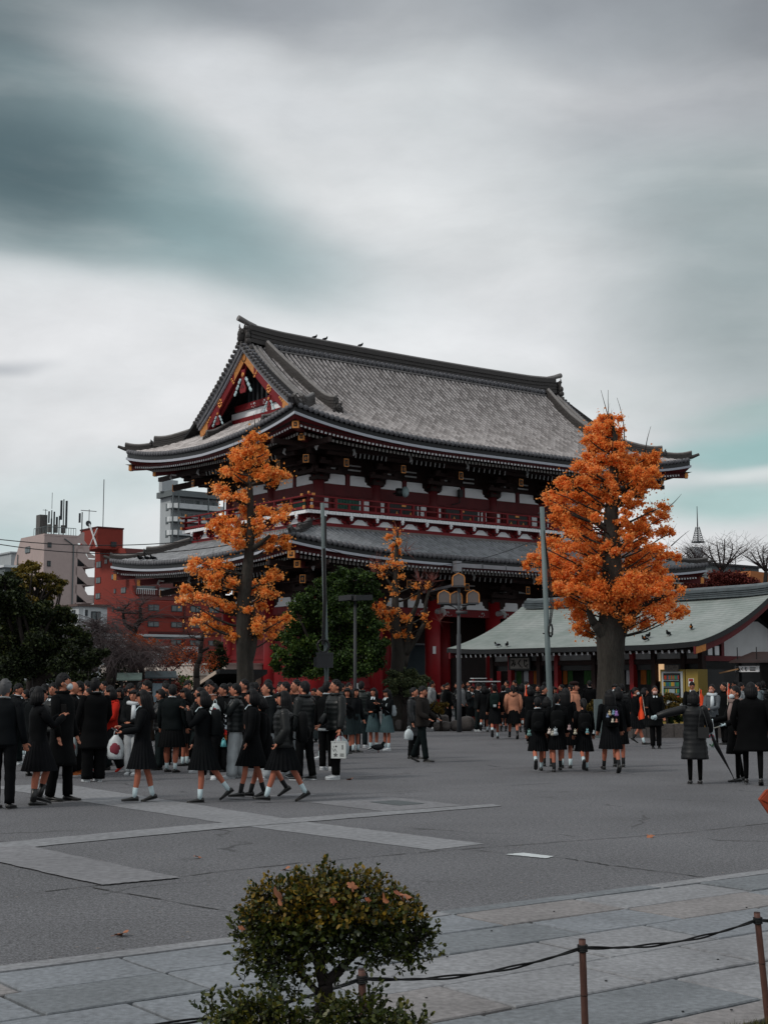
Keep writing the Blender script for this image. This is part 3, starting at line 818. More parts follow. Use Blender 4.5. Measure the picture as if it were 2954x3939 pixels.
# eaves purlins, slatted ceilings and small struts
pu=MB()
for z,o in ((13.3,2.15),(7.35,1.75)):
    pu.box(o-2.0,A_-o+2.0,o-.11,o+.11,z-.12,z+.12,0); pu.box(o-.11,o+.11,o-2.0,B_-o+2.0,z-.13,z+.11,0)
    for a,b_ in zip(CXS[:-1],CXS[1:]):
        n=8
        for k in range(n):
            x=a+.85+(b_-a-1.7)*k/(n-1); pu.beam((x,o+.14,z-.1),(x,o+.2,z-.34),.045,.04,1)
    for a,b_ in zip(CYS[:-1],CYS[1:]):
        for k in range(9):
            y=a+.85+(b_-a-1.7)*k/8; pu.beam((o+.14,y,z-.1),(o+.2,y,z-.34),.045,.04,1)
    zz=z-.98
    for a,b_ in zip(CXS[:-1],CXS[1:]):
        for k,(p,q) in enumerate(((a+.5,a+1.05),((a+b_)/2+.05,(a+b_)/2+.85))):
            pu.box(p,q,E_-.02,E_+.02,z-.66,z-.58,1); 
            if k: pu.box(p,q,E_-.02,E_+.02,z-.42,z-.35,1)
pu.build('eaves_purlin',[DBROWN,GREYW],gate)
# hip rafters with gilt square ends
for (sx,sy) in ((0,0),(1,0),(0,1),(1,1)):
    X=lambda x:(x if sx==0 else A_-x); Y=lambda y:(y if sy==0 else B_-y)
    for (za,zb_,d0,d1,w_) in ((13.80,13.9,.2,2.4,.3),(13.46,13.75,1.2,4.2,.28),(7.58,7.75,-.33,2.0,.3),(7.24,7.55,.65,4.2,.28)):
        hr=MB(); a=Vector((X(d0),Y(d0),za)); b_=Vector((X(d1),Y(d1),zb_)); hr.beam(a,b_,w_,.32,0)
        f=Vector(((-1 if sx==0 else 1),(-1 if sy==0 else 1),0)).normalized()
        T=Matrix.Translation(a)@Matrix.Rotation(math.atan2(f.y,f.x),4,'Z')
        hr.box(-.16,.012,-w_/2-.012,w_/2+.012,-.172,.172,1,T); hr.box(.01,.022,-w_*.28,w_*.28,-.1,.1,2,T); 
        for k in range(4):
            a_=k*PI/2; hr.ell(T@Vector((.025,.035*math.cos(a_),.035*math.sin(a_))),.01,.03,.03,1,6,4)
        pass
        hr.build('hip_rafter',[DRED,GOLD,BLACKM],gate)
# wind bell under the far left eave
# doors, green windows and white panels behind the balcony
def item(ax,a0,a1,z0,z1,kind):
    b=MB(); o=E_+.02
    def bx(p0,p1,q0,q1,d0,d1,m):
        if ax=='F': b.box(p0,p1,d0,d1,q0,q1,m)
        else: b.box(d0,d1,p0,p1,q0,q1,m)
    if kind=='white': bx(a0,a1,z0,z1,o,o+.06,0); b.build('white_panel',WHITE,gate); return
    if kind=='window':
        bx(a0-.08,a1+.08,z0-.06,z1+.06,o,o+.06,1); n=int((a1-a0)/.09)
        for k in range(n+1):
            p=a0+(a1-a0)*k/n; bx(p-.028,p+.028,z0,z1,o-.05,o-.005,0)
        b.build('green_window',[GREENW,DRED],gate)
    else:
        bx(a0-.1,a1+.1,z0-.1,z1+.1,o-.02,o+.05,2)
        mid=(a0+a1)/2
        for p,q in ((a0,mid-.01),(mid+.01,a1)):
            bx(p,q,z0,z1,o-.06,o-.025,0)
            c=(p+q)/2; 
            for k in (-1,1): bx(c-.08,c+.08,z0+.3,z0+.34,o-.07,o-.06,1)
            bx(c-.03,c+.03,z0+.2,z0+.42,o-.072,o-.062,1)
            bx(p+.02,q-.02,z1-.06,z1-.02,o-.07,o-.06,1)
        bx(mid-.14,mid+.14,z1-.16,z1-.03,o-.08,o-.072,1)
        bx(a1+.02,a1+.08,z0,z1,o-.05,o-.03,3)
        b.build('panelled_door',[BLACKM,GOLD,DRED,WHITE],gate)
for i,(a,b_) in enumerate(zip(CXS[:-1],CXS[1:])):
    w_=b_-a
    item('F',a+.32,a+.62,10.3,11.14,'white'); item('F',b_-.75,b_-.38,10.3,11.14,'white')
    if i in (0,4): item('F',a+1.0,b_-1.1,10.45,11.12,'window'); item('F',b_-1.0,b_-.82,10.3,11.14,'white')
    else: item('F',a+.95,b_-1.05,10.3,11.16,'door')
for i,(a,b_) in enumerate(zip(CYS[:-1],CYS[1:])):
    item('L',a+.4,a+.9,10.3,11.14,'white'); item('L',b_-.9,b_-.4,10.3,11.14,'white'); item('L',a+1.2,b_-1.2,10.4,11.1,'window')
# balcony: floor with white plank ends, balustrade, carved supports
DK=2.45
bf=MB()
bf.box(DK+.1,A_-DK-.1,DK+.1,B_-DK-.1,9.97,10.12,0)
bf.build('balcony_floor',[DRED],gate)
pe=MB()
def run(o):  # perimeter positions
    for sd in 'FLBR':
        L=(A_-2*o) if sd in 'FB' else (B_-2*o)
        n=int(L/.208)
        for k in range(n):
            a=o+.02+k*L/n
            yield sd,a,a+L/n-.02
for sd,a,b_ in run(DK):
    if sd=='F': pe.box(a,b_,DK,DK+.1,9.99,10.15)
    elif sd=='B': pe.box(a,b_,B_-DK-.1,B_-DK,9.99,10.15)
    elif sd=='L': pe.box(DK,DK+.1,a,b_,9.99,10.15)
    else: pe.box(A_-DK-.1,A_-DK,a,b_,9.99,10.15)
pe.build('plank_ends',WHITE,gate)
bl=MB(); R0=DK+.12
for z,h,w_,ex in ((10.86,.075,.1,.42),(10.58,.07,.09,.28),(10.26,.12,.12,.28)):
    for y in (R0,B_-R0):
        bl.box(R0-ex,A_-R0+ex,y-w_/2,y+w_/2,z-h/2,z+h/2,0)
    for x in (R0,A_-R0):
        bl.box(x-w_/2,x+w_/2,R0-ex,B_-R0+ex,z-h/2+.02,z+h/2+.02,0)
    for cx_,cy_ in ((R0-ex,R0),(A_-R0+ex,R0),(R0-ex,B_-R0),(A_-R0+ex,B_-R0)):
        bl.box(cx_-.03,cx_+.03,cy_-w_/2-.02,cy_+w_/2+.02,z-h/2-.02,z+h/2+.02,1)
    for cx_,cy_ in ((R0,R0-ex),(A_-R0,R0-ex),(R0,B_-R0+ex),(A_-R0,B_-R0+ex)):
        bl.box(cx_-w_/2-.02,cx_+w_/2+.02,cy_-.03,cy_+.03,z-h/2,z+h/2+.04,1)
x=R0
npost=14
for k in range(npost+1):
    xx=R0+(A_-2*R0)*k/npost
    for y in (R0,B_-R0): bl.box(xx-.06,xx+.06,y-.06,y+.06,10.15,10.82,0)
for k in range(9):
    yy=R0+(B_-2*R0)*k/8
    for xx in (R0,A_-R0): bl.box(xx-.06,xx+.06,yy-.06,yy+.06,10.15,10.82,0)
for k in range(npost):
    xx=R0+(A_-2*R0)*(k+.5)/npost; bl.box(xx-.05,xx+.05,R0-.05,R0+.05,10.3,10.56,0)
for (xx,yy) in ((R0,R0),(A_-R0,R0),(R0,B_-R0)):
    bl.ell((xx,yy,11.0),.07,.07,.1,1,8,6)
bl.build('balustrade',[RED,GOLD],gate)
for x in CXS[1:-1]:   # gilt nail covers on the lintel
    q=MB(); q.ell((x-.2,E_-.14,11.4),.06,.03,.06,0,8,6); q.build('nail_cover',GOLD,gate)
# support zone below the balcony
sz_=MB(); o=2.85
for (x0,x1,y0,y1) in ((o-.04,A_-o+.04,o-.04,o+.12),(o-.04,A_-o+.04,B_-o-.12,B_-o+.04),(o-.04,o+.12,o+.12,B_-o-.12),(A_-o-.12,A_-o+.04,o+.12,B_-o-.12)):
    sz_.box(x0,x1,y0,y1,9.42,9.60,0)
    sz_.box(x0+.06,x1-.06,y0+.06,y1-.06,9.6,9.97,1)
sz_.build('balcony_beam',[RED,DRED],gate)
NB=14
def support(ax,a):
    b=MB()
    def pt(a_,d,z): return Vector((a_,d,z)) if ax=='F' else Vector((d,a_,z))
    b.beam(pt(a,2.9,9.86),pt(a,2.5,9.86),.2,.2,0)
    b.ell(pt(a,2.46,9.9),.1,.1,.09,1,8,6); b.ell(pt(a,2.46,9.8),.07,.07,.07,1,8,6)
    for sg in (-1,1):
        b.tube([pt(a+sg*.1,2.84,9.66),pt(a+sg*.3,2.8,9.7),pt(a+sg*.46,2.8,9.82)],[.08,.06,.03],6,0)
        b.tube([pt(a+sg*(.44+.05*math.cos(q)),2.78,9.76+.05*math.sin(q)) for q in (0,1.5,3,4.4)],.014,5,1)
    b.build('balcony_support',[RED,WHITE],gate)
for k in range(NB):
    support('F',R0+.9+(A_-2*R0-1.8)*k/(NB-1)+.0)
for k in range(8): support('L',R0+.9+(B_-2*R0-1.8)*k/7)
def trap(ax,a0,a1):
    P=[(a0,9.61),(a1,9.61),(a1-.05,9.66),(a1-.3,9.80),(a1-.45,9.88),(a0+.45,9.88),(a0+.3,9.80),(a0+.05,9.66)]
    b=MB(); b.prism(P,'y' if ax=='F' else 'x',2.86,2.9); b.build('plaster_panel',WHITE,gate)
st=(A_-2*R0-1.8)/(NB-1)
for k in range(NB-1): trap('F',R0+.9+st*k+.22,R0+.9+st*(k+1)-.22)
st=(B_-2*R0-1.8)/7
for k in range(7): trap('L',R0+.9+st*k+.22,R0+.9+st*(k+1)-.22)
# floodlights fixed on the balcony
def flood(x,y,z):
    b=MB(); b.tube([(x-.5,y+.3,z-.1),(x-.2,y,z)],.05,6); b.cbox((x-.25,y+.05,z-.02),.35,.25,.4,0,0)
    b.ell((x,y-.1,z),.2,.22,.29,1,12,8); b.build('floodlight',[BLACKM,mat('lamp_glass',hx('8FA3A6'),.2,.1)],gate,True)
flood(9.0,3.2,11.6); flood(20.9,3.2,11.6)
cab=MB(); 
for x in (13.6,):
    cab.tube([(x,E_-.2,12.3),(x,E_-.25,11.5),(x-.5,E_-.2,11.35)],.03,5); cab.cbox((x,E_-.3,12.0),.25,.2,.4)
cab.build('conduit',BLACKM,gate)
# lower storey
for x in CXS:
    for y in CYS: pillar(x,y,0.25,6.1,.42)
pb=MB()
for x in CXS:
    for y in CYS: pb.loft([[Vector((x+r_*math.cos(a*PI/8),y+r_*math.sin(a*PI/8),z)) for a in range(16)] for z,r_ in ((0,.75),(.2,.7),(.3,.52))])
pb.build('pillar_base',mat('pale_stone',hx('8A8C8C'),.85,.15,4),gate)
lw=MB()
# end bays closed by red boarding, middle bays open passages
for x in (CXS[0],CXS[-1]):
    for a,b_ in zip(CYS[:-1],CYS[1:]): lw.box(x-.08,x+.08,a+.1,b_-.1,.15,5.5,0); lw.box(x-.14,x+.14,a,b_,2.9,3.15,0); lw.box(x-.14,x+.14,a,b_,1.4,1.6,0)
for x in (CXS[1],CXS[-2]):
    for a,b_ in zip(CYS[:-1],CYS[1:]): lw.box(x-.06,x+.06,a+.3,b_-.3,.15,5.5,1)
for i in (0,4):
    lw.box(CXS[i]+.3,CXS[i+1]-.3,E_-.08,E_+.08,.15,5.5,0); lw.box(CXS[i]+.3,CXS[i+1]-.3,E_-.14,E_+.14,2.9,3.15,0); lw.box(CXS[i]+.3,CXS[i+1]-.3,E_-.14,E_+.14,1.4,1.6,0)
    lw.box(CXS[i]+.3,CXS[i+1]-.3,13.02,13.18,.15,5.5,0)
lw.box(CXS[1],CXS[2]-.3,8.7,8.8,3.4,5.5,1); lw.box(CXS[2]+.1,CXS[3]-.1,8.7,8.8,3.9,5.5,1); lw.box(CXS[3]+.3,CXS[4],8.7,8.8,3.4,5.5,1)
lw.build('red_boarding',[RED,DBROWN],gate)
lb=MB()
for (x0,x1,y0,y1) in ((CXS[0]-.2,CXS[-1]+.2,E_-.18,E_+.18),(CXS[0]-.2,CXS[-1]+.2,12.92,13.28),(CXS[0]-.18,CXS[0]+.18,E_+.2,12.9),(CXS[-1]-.18,CXS[-1]+.18,E_+.2,12.9)):
    lb.box(x0,x1,y0,y1,5.22,5.62,0); lb.box(x0+.04,x1-.04,y0+.04,y1-.04,6.12,6.3,1); lb.box(x0+.08,x1-.08,y0+.08,y1-.08,5.62,6.12,1)
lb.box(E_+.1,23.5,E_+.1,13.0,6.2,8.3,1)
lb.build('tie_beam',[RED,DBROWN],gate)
bays(CXS,'F',5.64,6.1,E_-.12,.42); bays(CYS,'L',5.64,6.1,E_-.12,.42)
nose=MB()
for x in CXS[1:]:
    for sg in (-1,1):
        for k in range(10):
            a=k*.62; nose.ell((x+sg*(.95+.03*k*math.cos(a)),E_-.2,5.42+.02*k*math.sin(a)),.035,.012,.03,1,5,4)
    nose.tube([(x,E_-.3,5.45),(x,E_-.9,5.5),(x,E_-1.05,5.35),(x,E_-.95,5.22)],[.16,.14,.1,.05],7,1)
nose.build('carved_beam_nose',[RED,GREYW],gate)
nt=MB(); nt.box(5.9,6.15,E_-.17,E_-.155,1.9,2.4); nt.box(6.6,6.95,E_-.17,E_-.155,1.2,1.65); nt.box(11.5,11.7,E_-.46,E_-.44,3.2,3.6); nt.box(E_-.445,E_-.43,12.95,13.15,1.7,2.2); nt.build('paper_notice',mat('paper',hx('D9DADB'),.9,.04),gate)
pl=MB(); pl.box(2.6,25.4,2.6,14.9,0,.15); pl.build('stone_platform',MATS['pale_stone'],gate)
# tiled storehouse seen through the gate
T0=Vector((at(1640,2500,97).x,97,0)); sh=empty('storehouse',T0,GROT,'small white-tiled building seen through the open bay of the gate','building')
b=MB(); b.box(-5,6,-3,3,0,4.2,0); b.build('wall',[mat('blue_grey_wall',hx('45575E'),.8,.1)],sh)
b=MB(); b.prism([(-4.2,4.1),(4.2,4.1),(3,5.2),(0,7),(-3,5.2)],'x',-6,7)
for k in range(36): b.beam((-6+k*.37,-4.25,4.2),(-6+k*.37,-3.05,5.3),.14,.1); b.beam((-6+k*.37,-3.05,5.3),(-6+k*.37,0,7.1),.14,.1)
b.build('roof',[mat('pale_tile',hx('A9B3B8'),.6,.15,6)],sh)
# ------------------------------------------------------------------ fortune-slip hall with green copper roof
EO=Vector((2.841,63.619,0)); LH=14.54; HROT=math.atan2(-V.y,-V.x)
hall=empty('fortune_hall',EO,HROT,'long low hall with pale green copper roof in front of the gate','hall')
def hw(x,y,z=0): return EO-V*x+U*y+Vector((0,0,z))
def copper():
    m,t,b=newmat('green_copper')
    tc=t.new('ShaderNodeTexCoord').outputs['Object']; uv=t.new('ShaderNodeUVMap').outputs[0]
    n=t.noise(tc,.8,6,.6); c=t.mix(t.mr(n,.35,.7),hx('7B8581'),hx('939997'))
    sm=t.noise(t.new('ShaderNodeMapping',ins={0:tc,3:(3.0,.5,.5)}).outputs[0],1.3,5,.65)
    c=t.mix(t.mr(sm,.55,.75,0,.4,True),c,hx('6B7B76'))
    s=t.new('ShaderNodeSeparateXYZ',ins={0:uv}); fr=t.math('FRACT',t.math('MULTIPLY',s.outputs[1],27))
    ln=t.mr(fr,.0,.3,.5,1); c=t.mix(1.0,c,t.new('ShaderNodeCombineColor',ins={0:ln,1:ln,2:ln}).outputs[0],'MULTIPLY')
    wn=t.new('ShaderNodeTexWhiteNoise'); fl=t.new('ShaderNodeVectorMath',operation='FLOOR',ins={0:t.new('ShaderNodeVectorMath',operation='MULTIPLY',ins={0:uv,1:(60,34,1)}).outputs[0]}); t.l.new(fl.outputs[0],wn.inputs[0])
    k=t.mr(wn.outputs[0],0,1,.92,1.06); c=t.mix(1.0,c,t.new('ShaderNodeCombineColor',ins={0:k,1:k,2:k}).outputs[0],'MULTIPLY')
    t.l.new(c,b.inputs['Base Color']); b.inputs['Roughness'].default_value=.6
    bm=t.new('ShaderNodeBump'); bm.inputs['Strength'].default_value=.6; bm.inputs['Distance'].default_value=.02; t.l.new(fr,bm.inputs['Height']); t.l.new(bm.outputs[0],b.inputs['Normal'])
    return m
COP=copper()
YR=4.56
def hprof(y): # concave slope, eave y=0 -> ridge
    q=y/YR; return 3.13+.95*q+1.05*q*q
def hz(x,y):
    e=min(x,LH-x); return hprof(y)+.10*max(0,1-e/3.0)**2*(1)
hr_=MB(); NX,NY=48,24
for back in (0,1):
    hr_.grid(lambda a,b_:(LH*a,(YR*b_ if not back else 2*YR-YR*b_),hz(LH*a,YR*b_)),NX,NY,0)
roofo2=hr_.build('roof',[COP],hall,True)
uvl=roofo2.data.uv_layers.new(name='UVMap')
for p in roofo2.data.polygons:
    for li in p.loop_indices:
        c=roofo2.data.vertices[roofo2.data.loops[li].vertex_index].co
        yy=c.y if c.y<=YR else 2*YR-c.y; uvl.data[li].uv=(c.x/LH,yy/YR)
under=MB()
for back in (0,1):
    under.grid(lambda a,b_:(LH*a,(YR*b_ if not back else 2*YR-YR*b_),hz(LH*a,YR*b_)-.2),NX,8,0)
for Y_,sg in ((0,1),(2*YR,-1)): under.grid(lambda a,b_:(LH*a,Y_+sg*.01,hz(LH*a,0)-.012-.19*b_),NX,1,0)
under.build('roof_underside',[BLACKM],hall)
for xx in (0,LH):
    hg=MB()
    for back in (0,1):
        rg=[];rk=[]
        for i in range(17):
            y=YR*i/16; yy=y if not back else 2*YR-y; z=hz(xx,y); xi=xx+(.12 if xx==0 else -.12); xo=xx+(-.015 if xx==0 else .015)
            rg.append([Vector((xi,yy,z-.2)),Vector((xi,yy,z-.48)),Vector((xi+(.1 if xx==0 else -.1),yy,z-.48)),Vector((xi+(.1 if xx==0 else -.1),yy,z-.2))])
            rk.append([Vector((xo,yy,z-.01)),Vector((xo,yy,z-.2)),Vector((xi+.01,yy,z-.2)),Vector((xi+.01,yy,z-.01))])
        hg.loft(rg,0); hg.loft(rk,1)
        gr_=[]
        for i in range(5):
            y=.02+.55*i/4; yy=y if not back else 2*YR-y; z=hz(xx,y); xo=xx+(.105 if xx==0 else -.105)
            gr_.append([Vector((xo,yy,z-.21)),Vector((xo,yy,z-.47)),Vector((xo+(.02 if xx==0 else -.02),yy,z-.47)),Vector((xo+(.02 if xx==0 else -.02),yy,z-.21))])
        hg.loft(gr_,2)
    hg.build('bargeboard',[DRED,BLACKM,GOLD],hall)
hr2=MB(); ridge_sweep([(.45,YR,5.5),(1,YR,5.46),(7,YR,5.44),(LH-1,YR,5.46),(LH-.1,YR,5.5)],.5,.36,hr2,0,1,.1); hr2.build('ridge',[mat('lead_ridge',hx('4E565A'),.55,.2,3),mat('lead_cap',hx('5F676B'),.55,.2,3)],hall)
ra=MB()
for k in range(43):
    x=.35+k*.33
    ra.beam((x,.28,2.86),(x,1.7,3.2),.07,.1,0); ra.beam((x,.26,2.855),(x,.275,2.859),.085,.12,1)
ra.build('rafters',[DBROWN,WHITE],hall)
hb=MB(); WY=1.65; HX0,HX1=1.2,LH-1.2
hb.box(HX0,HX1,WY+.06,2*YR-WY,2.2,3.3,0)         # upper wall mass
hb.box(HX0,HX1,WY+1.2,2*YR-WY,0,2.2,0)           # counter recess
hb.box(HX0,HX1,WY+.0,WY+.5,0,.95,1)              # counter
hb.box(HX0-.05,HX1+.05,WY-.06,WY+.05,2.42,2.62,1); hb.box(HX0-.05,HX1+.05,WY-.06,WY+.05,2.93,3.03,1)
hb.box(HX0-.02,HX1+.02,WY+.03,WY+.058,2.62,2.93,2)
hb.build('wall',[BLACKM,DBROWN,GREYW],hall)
cols=[1.25,2.45,4.3,5.4,7.6,9.75,10.9,12.42,LH-1.25]
for x in cols:
    b=MB(); b.box(x-.11,x+.11,WY-.1,WY+.12,0,3.05); b.build('post',[RPIL if x in (5.4,9.75,2.45) else DBROWN],hall)
# gable wall facing right with white plaster
gw_=MB(); gx=LH-1.2
gw_.prism([(WY,0),(2*YR-WY,0),(2*YR-WY,3.0),(YR,4.6),(WY,3.0)],'x',gx-.1,gx,0)
gw_.prism([(2.9,2.72),(6.2,2.72),(6.2,3.55),(5.0,4.1),(4.2,4.1),(2.9,3.5)],'x',gx,gx+.02,3)
for y in (1.95,2.35): gw_.box(gx,gx+.02,y,y+.25,2.75,3.1,1)
gw_.box(gx,gx+.06,WY,2*YR-WY,2.52,2.72,2); gw_.box(gx,gx+.06,2.7,2.86,2.7,3.5,2)
gw_.build('gable_wall',[BLACKM,WHITE,DRED,GREYW],hall)
# curtains in the bays
CUR=[('w','9A9CA2'),('r','5E1A1E'),('o','8A4E1C'),('g','24461F'),('dk','1F2226')]
cm={k:mat('curtain_'+k,hx(h),.85,.15,4) for k,h in CUR}
def curtain(x0,x1,c,z0=1.62,z1=2.36):
    b=MB(); n=16
    b.grid(lambda a,q:(x0+(x1-x0)*a,WY+.17+.02*math.sin(a*17)+.015*q,z0+(z1-z0)*q+.01*math.sin(a*9)*(1-q)),n,5)
    b.build('curtain',cm[c],hall,True)
for x0,x1,c in ((2.6,2.95,'g'),(3.1,3.4,'w'),(3.42,3.7,'r'),(3.72,4.0,'o'),(4.02,4.2,'g'),(4.5,4.75,'w'),(5.55,5.82,'o'),(5.84,6.15,'g'),(6.8,7.3,'g'),(7.75,8.15,'w'),(9.2,9.62,'w'),(9.98,10.3,'o'),(10.32,10.62,'g')): curtain(x0,x1,c)
# lit wall lantern
b=MB(); b.box(11.12,11.34,WY-.02,WY+.12,1.75,2.42,0); b.box(11.1,11.36,WY-.03,WY+.13,2.42,2.46,1); b.box(11.1,11.36,WY-.03,WY+.13,1.71,1.75,1)
b.build('lantern_box',[mat('lit_paper',hx('F0C89C'),.8,.05,emit=(hx('F5C796'),.6)),BLACKM],hall)
# kana drawn as brush strokes (boxes swept along polylines)
KANA={'mi':[[(.12,.86),(.55,.86),(.3,.3),(.14,.16),(.05,.32),(.2,.46),(.55,.42),(.95,.28)],[(.78,.62),(.74,.3),(.55,.04)]],
'ku':[[(.66,.95),(.24,.52),(.72,.04)]],
'ji':[[(.26,.94),(.24,.3),(.42,.07),(.68,.12),(.86,.34)],[(.5,.88),(.57,.74)],[(.68,.94),(.75,.8)]]}
def kana(b,word,x0,z0,s,y,adv,th,m,xdir=1,P=None):
    for i,k in enumerate(word):
        for st in KANA[k]:
            for p,q in zip(st[:-1],st[1:]):
                a=P(x0+xdir*(i*adv+p[0]*s),z0+p[1]*s); c=P(x0+xdir*(i*adv+q[0]*s),z0+q[1]*s); d=(c-a).normalized()*th*.35
                b.beam(a-d,c+d,th,.012,m,up=P.n)
class PF:
    def __init__(s,y): s.y=y; s.n=Vector((0,1,0))
    def __call__(s,x,z): return Vector((x,s.y,z))
sg=empty('hanging_sign',hw(0,0),HROT,'framed wooden sign reading mikuji hanging under the left end of the green roof','sign')
b=MB(); b.box(2.66,3.92,1.40,1.44,2.3,2.76,0); b.build('board',mat('sign_board',hx('8A8580'),.8,.1,6),sg)
b=MB()
for (x0,x1,z0,z1) in ((2.6,3.98,2.24,2.3),(2.6,3.98,2.76,2.82),(2.6,2.66,2.3,2.76),(3.92,3.98,2.3,2.76)): b.box(x0,x1,1.37,1.46,z0,z1)
b.box(2.75,2.78,1.4,1.43,2.82,3.0); b.box(3.8,3.83,1.4,1.43,2.82,3.0); b.build('frame',BLACKM,sg)
b=MB(); kana(b,['mi','ku','ji'],2.74,2.37,.32,0,.39,.042,0,1,PF(1.39)); 
for x_ in (3.4,3.72):
    b.box(x_,x_+.07,1.385,1.395,2.33,2.345); b.box(x_+.03,x_+.045,1.385,1.395,2.32,2.39)
b.build('lettering',mat('sign_ink',hx('1A1A1C'),.7,.05),sg)
s2=empty('small_sign',hw(0,0),HROT,'white sign reading mikuji and a price above the far right counter','sign')
b=MB(); b.box(15.0,16.1,1.5,1.53,2.09,2.31,0); b.box(15.1,15.12,1.5,1.53,2.31,3.0,1); b.box(15.98,16.0,1.5,1.53,2.31,3.0,1); b.build('board',[WHITE,BLACKM],s2)
b=MB(); kana(b,['mi','ku','ji'],15.1,2.13,.13,0,.17,.02,0,1,PF(1.49)); 
for k in range(6): b.box(15.68+k*.045,15.71+k*.045,1.488,1.498,2.13,2.18)
b.box(15.68,15.95,1.488,1.498,2.215,2.25)
b.build('lettering',MATS['sign_ink'],s2)
# neighbouring stall with its own dark roof at the right edge
nb=empty('side_stall',hw(LH+.4,0),HROT,'dark wooden side stall joined at the right edge of the photo below the white gable','stall')
b=MB(); b.prism([(1.2,2.42),(3.2,2.42),(3.0,2.5),(2.6,2.85),(1.3,2.5)],'x',.0,6); b.build('roof',DBROWN,nb)
b=MB()
for x in (.15,2.6,5.6): b.box(x-.08,x+.08,1.5,1.66,0,2.42)
b.box(0,6,3.0,3.2,0,2.42); b.box(.2,5.6,1.5,2.0,0,.9); b.build('frame',BLACKM,nb)
b=MB(); b.beam((-.6,1.4,2.05),(.3,1.4,2.2),.05,.05); b.build('pole',mat('bamboo_pole',hx('8A6A4A'),.6,.2),nb)
# vending machines
vm=empty('drinks_machine',hw(0,0),HROT,'yellow-framed drinks vending machine standing under the green roof','vending machine')
YEL=mat('yellow_paint',hx('8E7A3C'),.5,.08)
b=MB(); b.box(11.72,12.95,1.05,1.6,0,2.2,0); b.box(11.8,12.86,1.035,1.05,.75,2.12,1); b.build('cabinet',[YEL,mat('machine_white',hx('A9B0B4'),.4,.08)],vm)
b=MB(); rc=random.Random(3); CC=[mat('can_'+str(i),hx(h),.4,.1) for i,h in enumerate(('3F8A6A','A8B8BE','C0442C','3F6A8A','C8A048','2E5A4A','B03A2A'))]
b.box(11.9,12.75,1.02,1.034,1.0,2.06,7)
for r_,(z,cs) in enumerate(((1.82,(0,5,3,0,2)),(1.56,(0,4,1,0,3)),(1.30,(0,5,4,1)),(1.04,(2,6,2,6)))):
    for k in range(14):
        x=11.94+k*.057; b.tube([(x,1.0,z),(x,1.0,z+.15)],.022,8,rc.choice(cs)); b.box(x-.012,x+.012,.985,.995,z-.05,z-.02,1)
b.build('drinks',CC+[BLACKM],vm)
v2=empty('ticket_machine',hw(0,0),HROT,'plain yellow machine with a small notice right of the drinks machine','vending machine')
b=MB(); b.box(13.0,13.6,1.05,1.6,0,2.2,0); b.build('cabinet',[YEL],v2); b=MB(); b.box(13.15,13.4,1.03,1.048,1.55,1.85,0); b.box(13.17,13.38,1.026,1.03,1.74,1.84,1); b.box(13.2,13.35,1.026,1.03,1.62,1.64,1); b.box(13.2,13.35,1.026,1.03,1.67,1.69,1); b.build('notice',[WHITE,mat('notice_red',hx('8A2A2A'),.7,.05)],v2)
bn=MB(); bn.box(12.0,12.7,.98,1.0,2.12,2.36); tag(bn.build('menu_board',mat('menu_picture',hx('55504C'),.7,.5,18)),'small dark picture board hung above the drinks machine','sign').matrix_world=hall.matrix_basis if False else Matrix.Translation(EO)@Matrix.Rotation(HROT,4,'Z')
# ------------------------------------------------------------------ vegetation helpers
nr=np.random.RandomState(11); LD_=2.2; BS_=1.28
def leafmesh(name,pts,size,m,parent=None,shape='kite',up=.2,var=.35,dirs=None):
    """one small folded face (or oval) per leaf"""
    n=len(pts); P=np.asarray(pts,dtype=np.float64)
    nv=nr.normal(size=(n,3)); nv[:,2]+=up; nv/=np.linalg.norm(nv,axis=1)[:,None]
    if dirs is None: d=nr.normal(size=(n,3))
    else: d=np.asarray(dirs)+nr.normal(size=(n,3))*.25
    d-=nv*np.sum(d*nv,axis=1)[:,None]; d/=np.linalg.norm(d,axis=1)[:,None]
    s=np.cross(nv,d); L=(size*(1+nr.uniform(-var,var,n)))[:,None]
    if shape=='kite':   # fan shape: narrow foot, wide far edge
        vs=np.stack([P-d*L*.5,P+s*L*.48+d*L*.18+nv*L*.12,P+d*L*.42,P-s*L*.48+d*L*.18+nv*L*.12],1); k=4
    else:
        w=L*.27; vs=np.stack([P,P+d*L*.3+s*w+nv*L*.06,P+d*L*.7+s*w*.95+nv*L*.06,P+d*L,P+d*L*.7-s*w*.95+nv*L*.06,P+d*L*.3-s*w+nv*L*.06],1); k=6
    me=bpy.data.meshes.new(name); me.vertices.add(n*k); me.vertices.foreach_set('co',vs.reshape(-1))
    me.loops.add(n*k); me.loops.foreach_set('vertex_index',np.arange(n*k,dtype=np.int32))
    me.polygons.add(n); me.polygons.foreach_set('loop_start',np.arange(0,n*k,k,dtype=np.int32)); me.polygons.foreach_set('loop_total',np.full(n,k,dtype=np.int32))
    me.materials.append(m); me.update(calc_edges=True); me.validate()
    o=bpy.data.objects.new(name,me); COL.objects.link(o)
    if parent: o.parent=parent
    return o
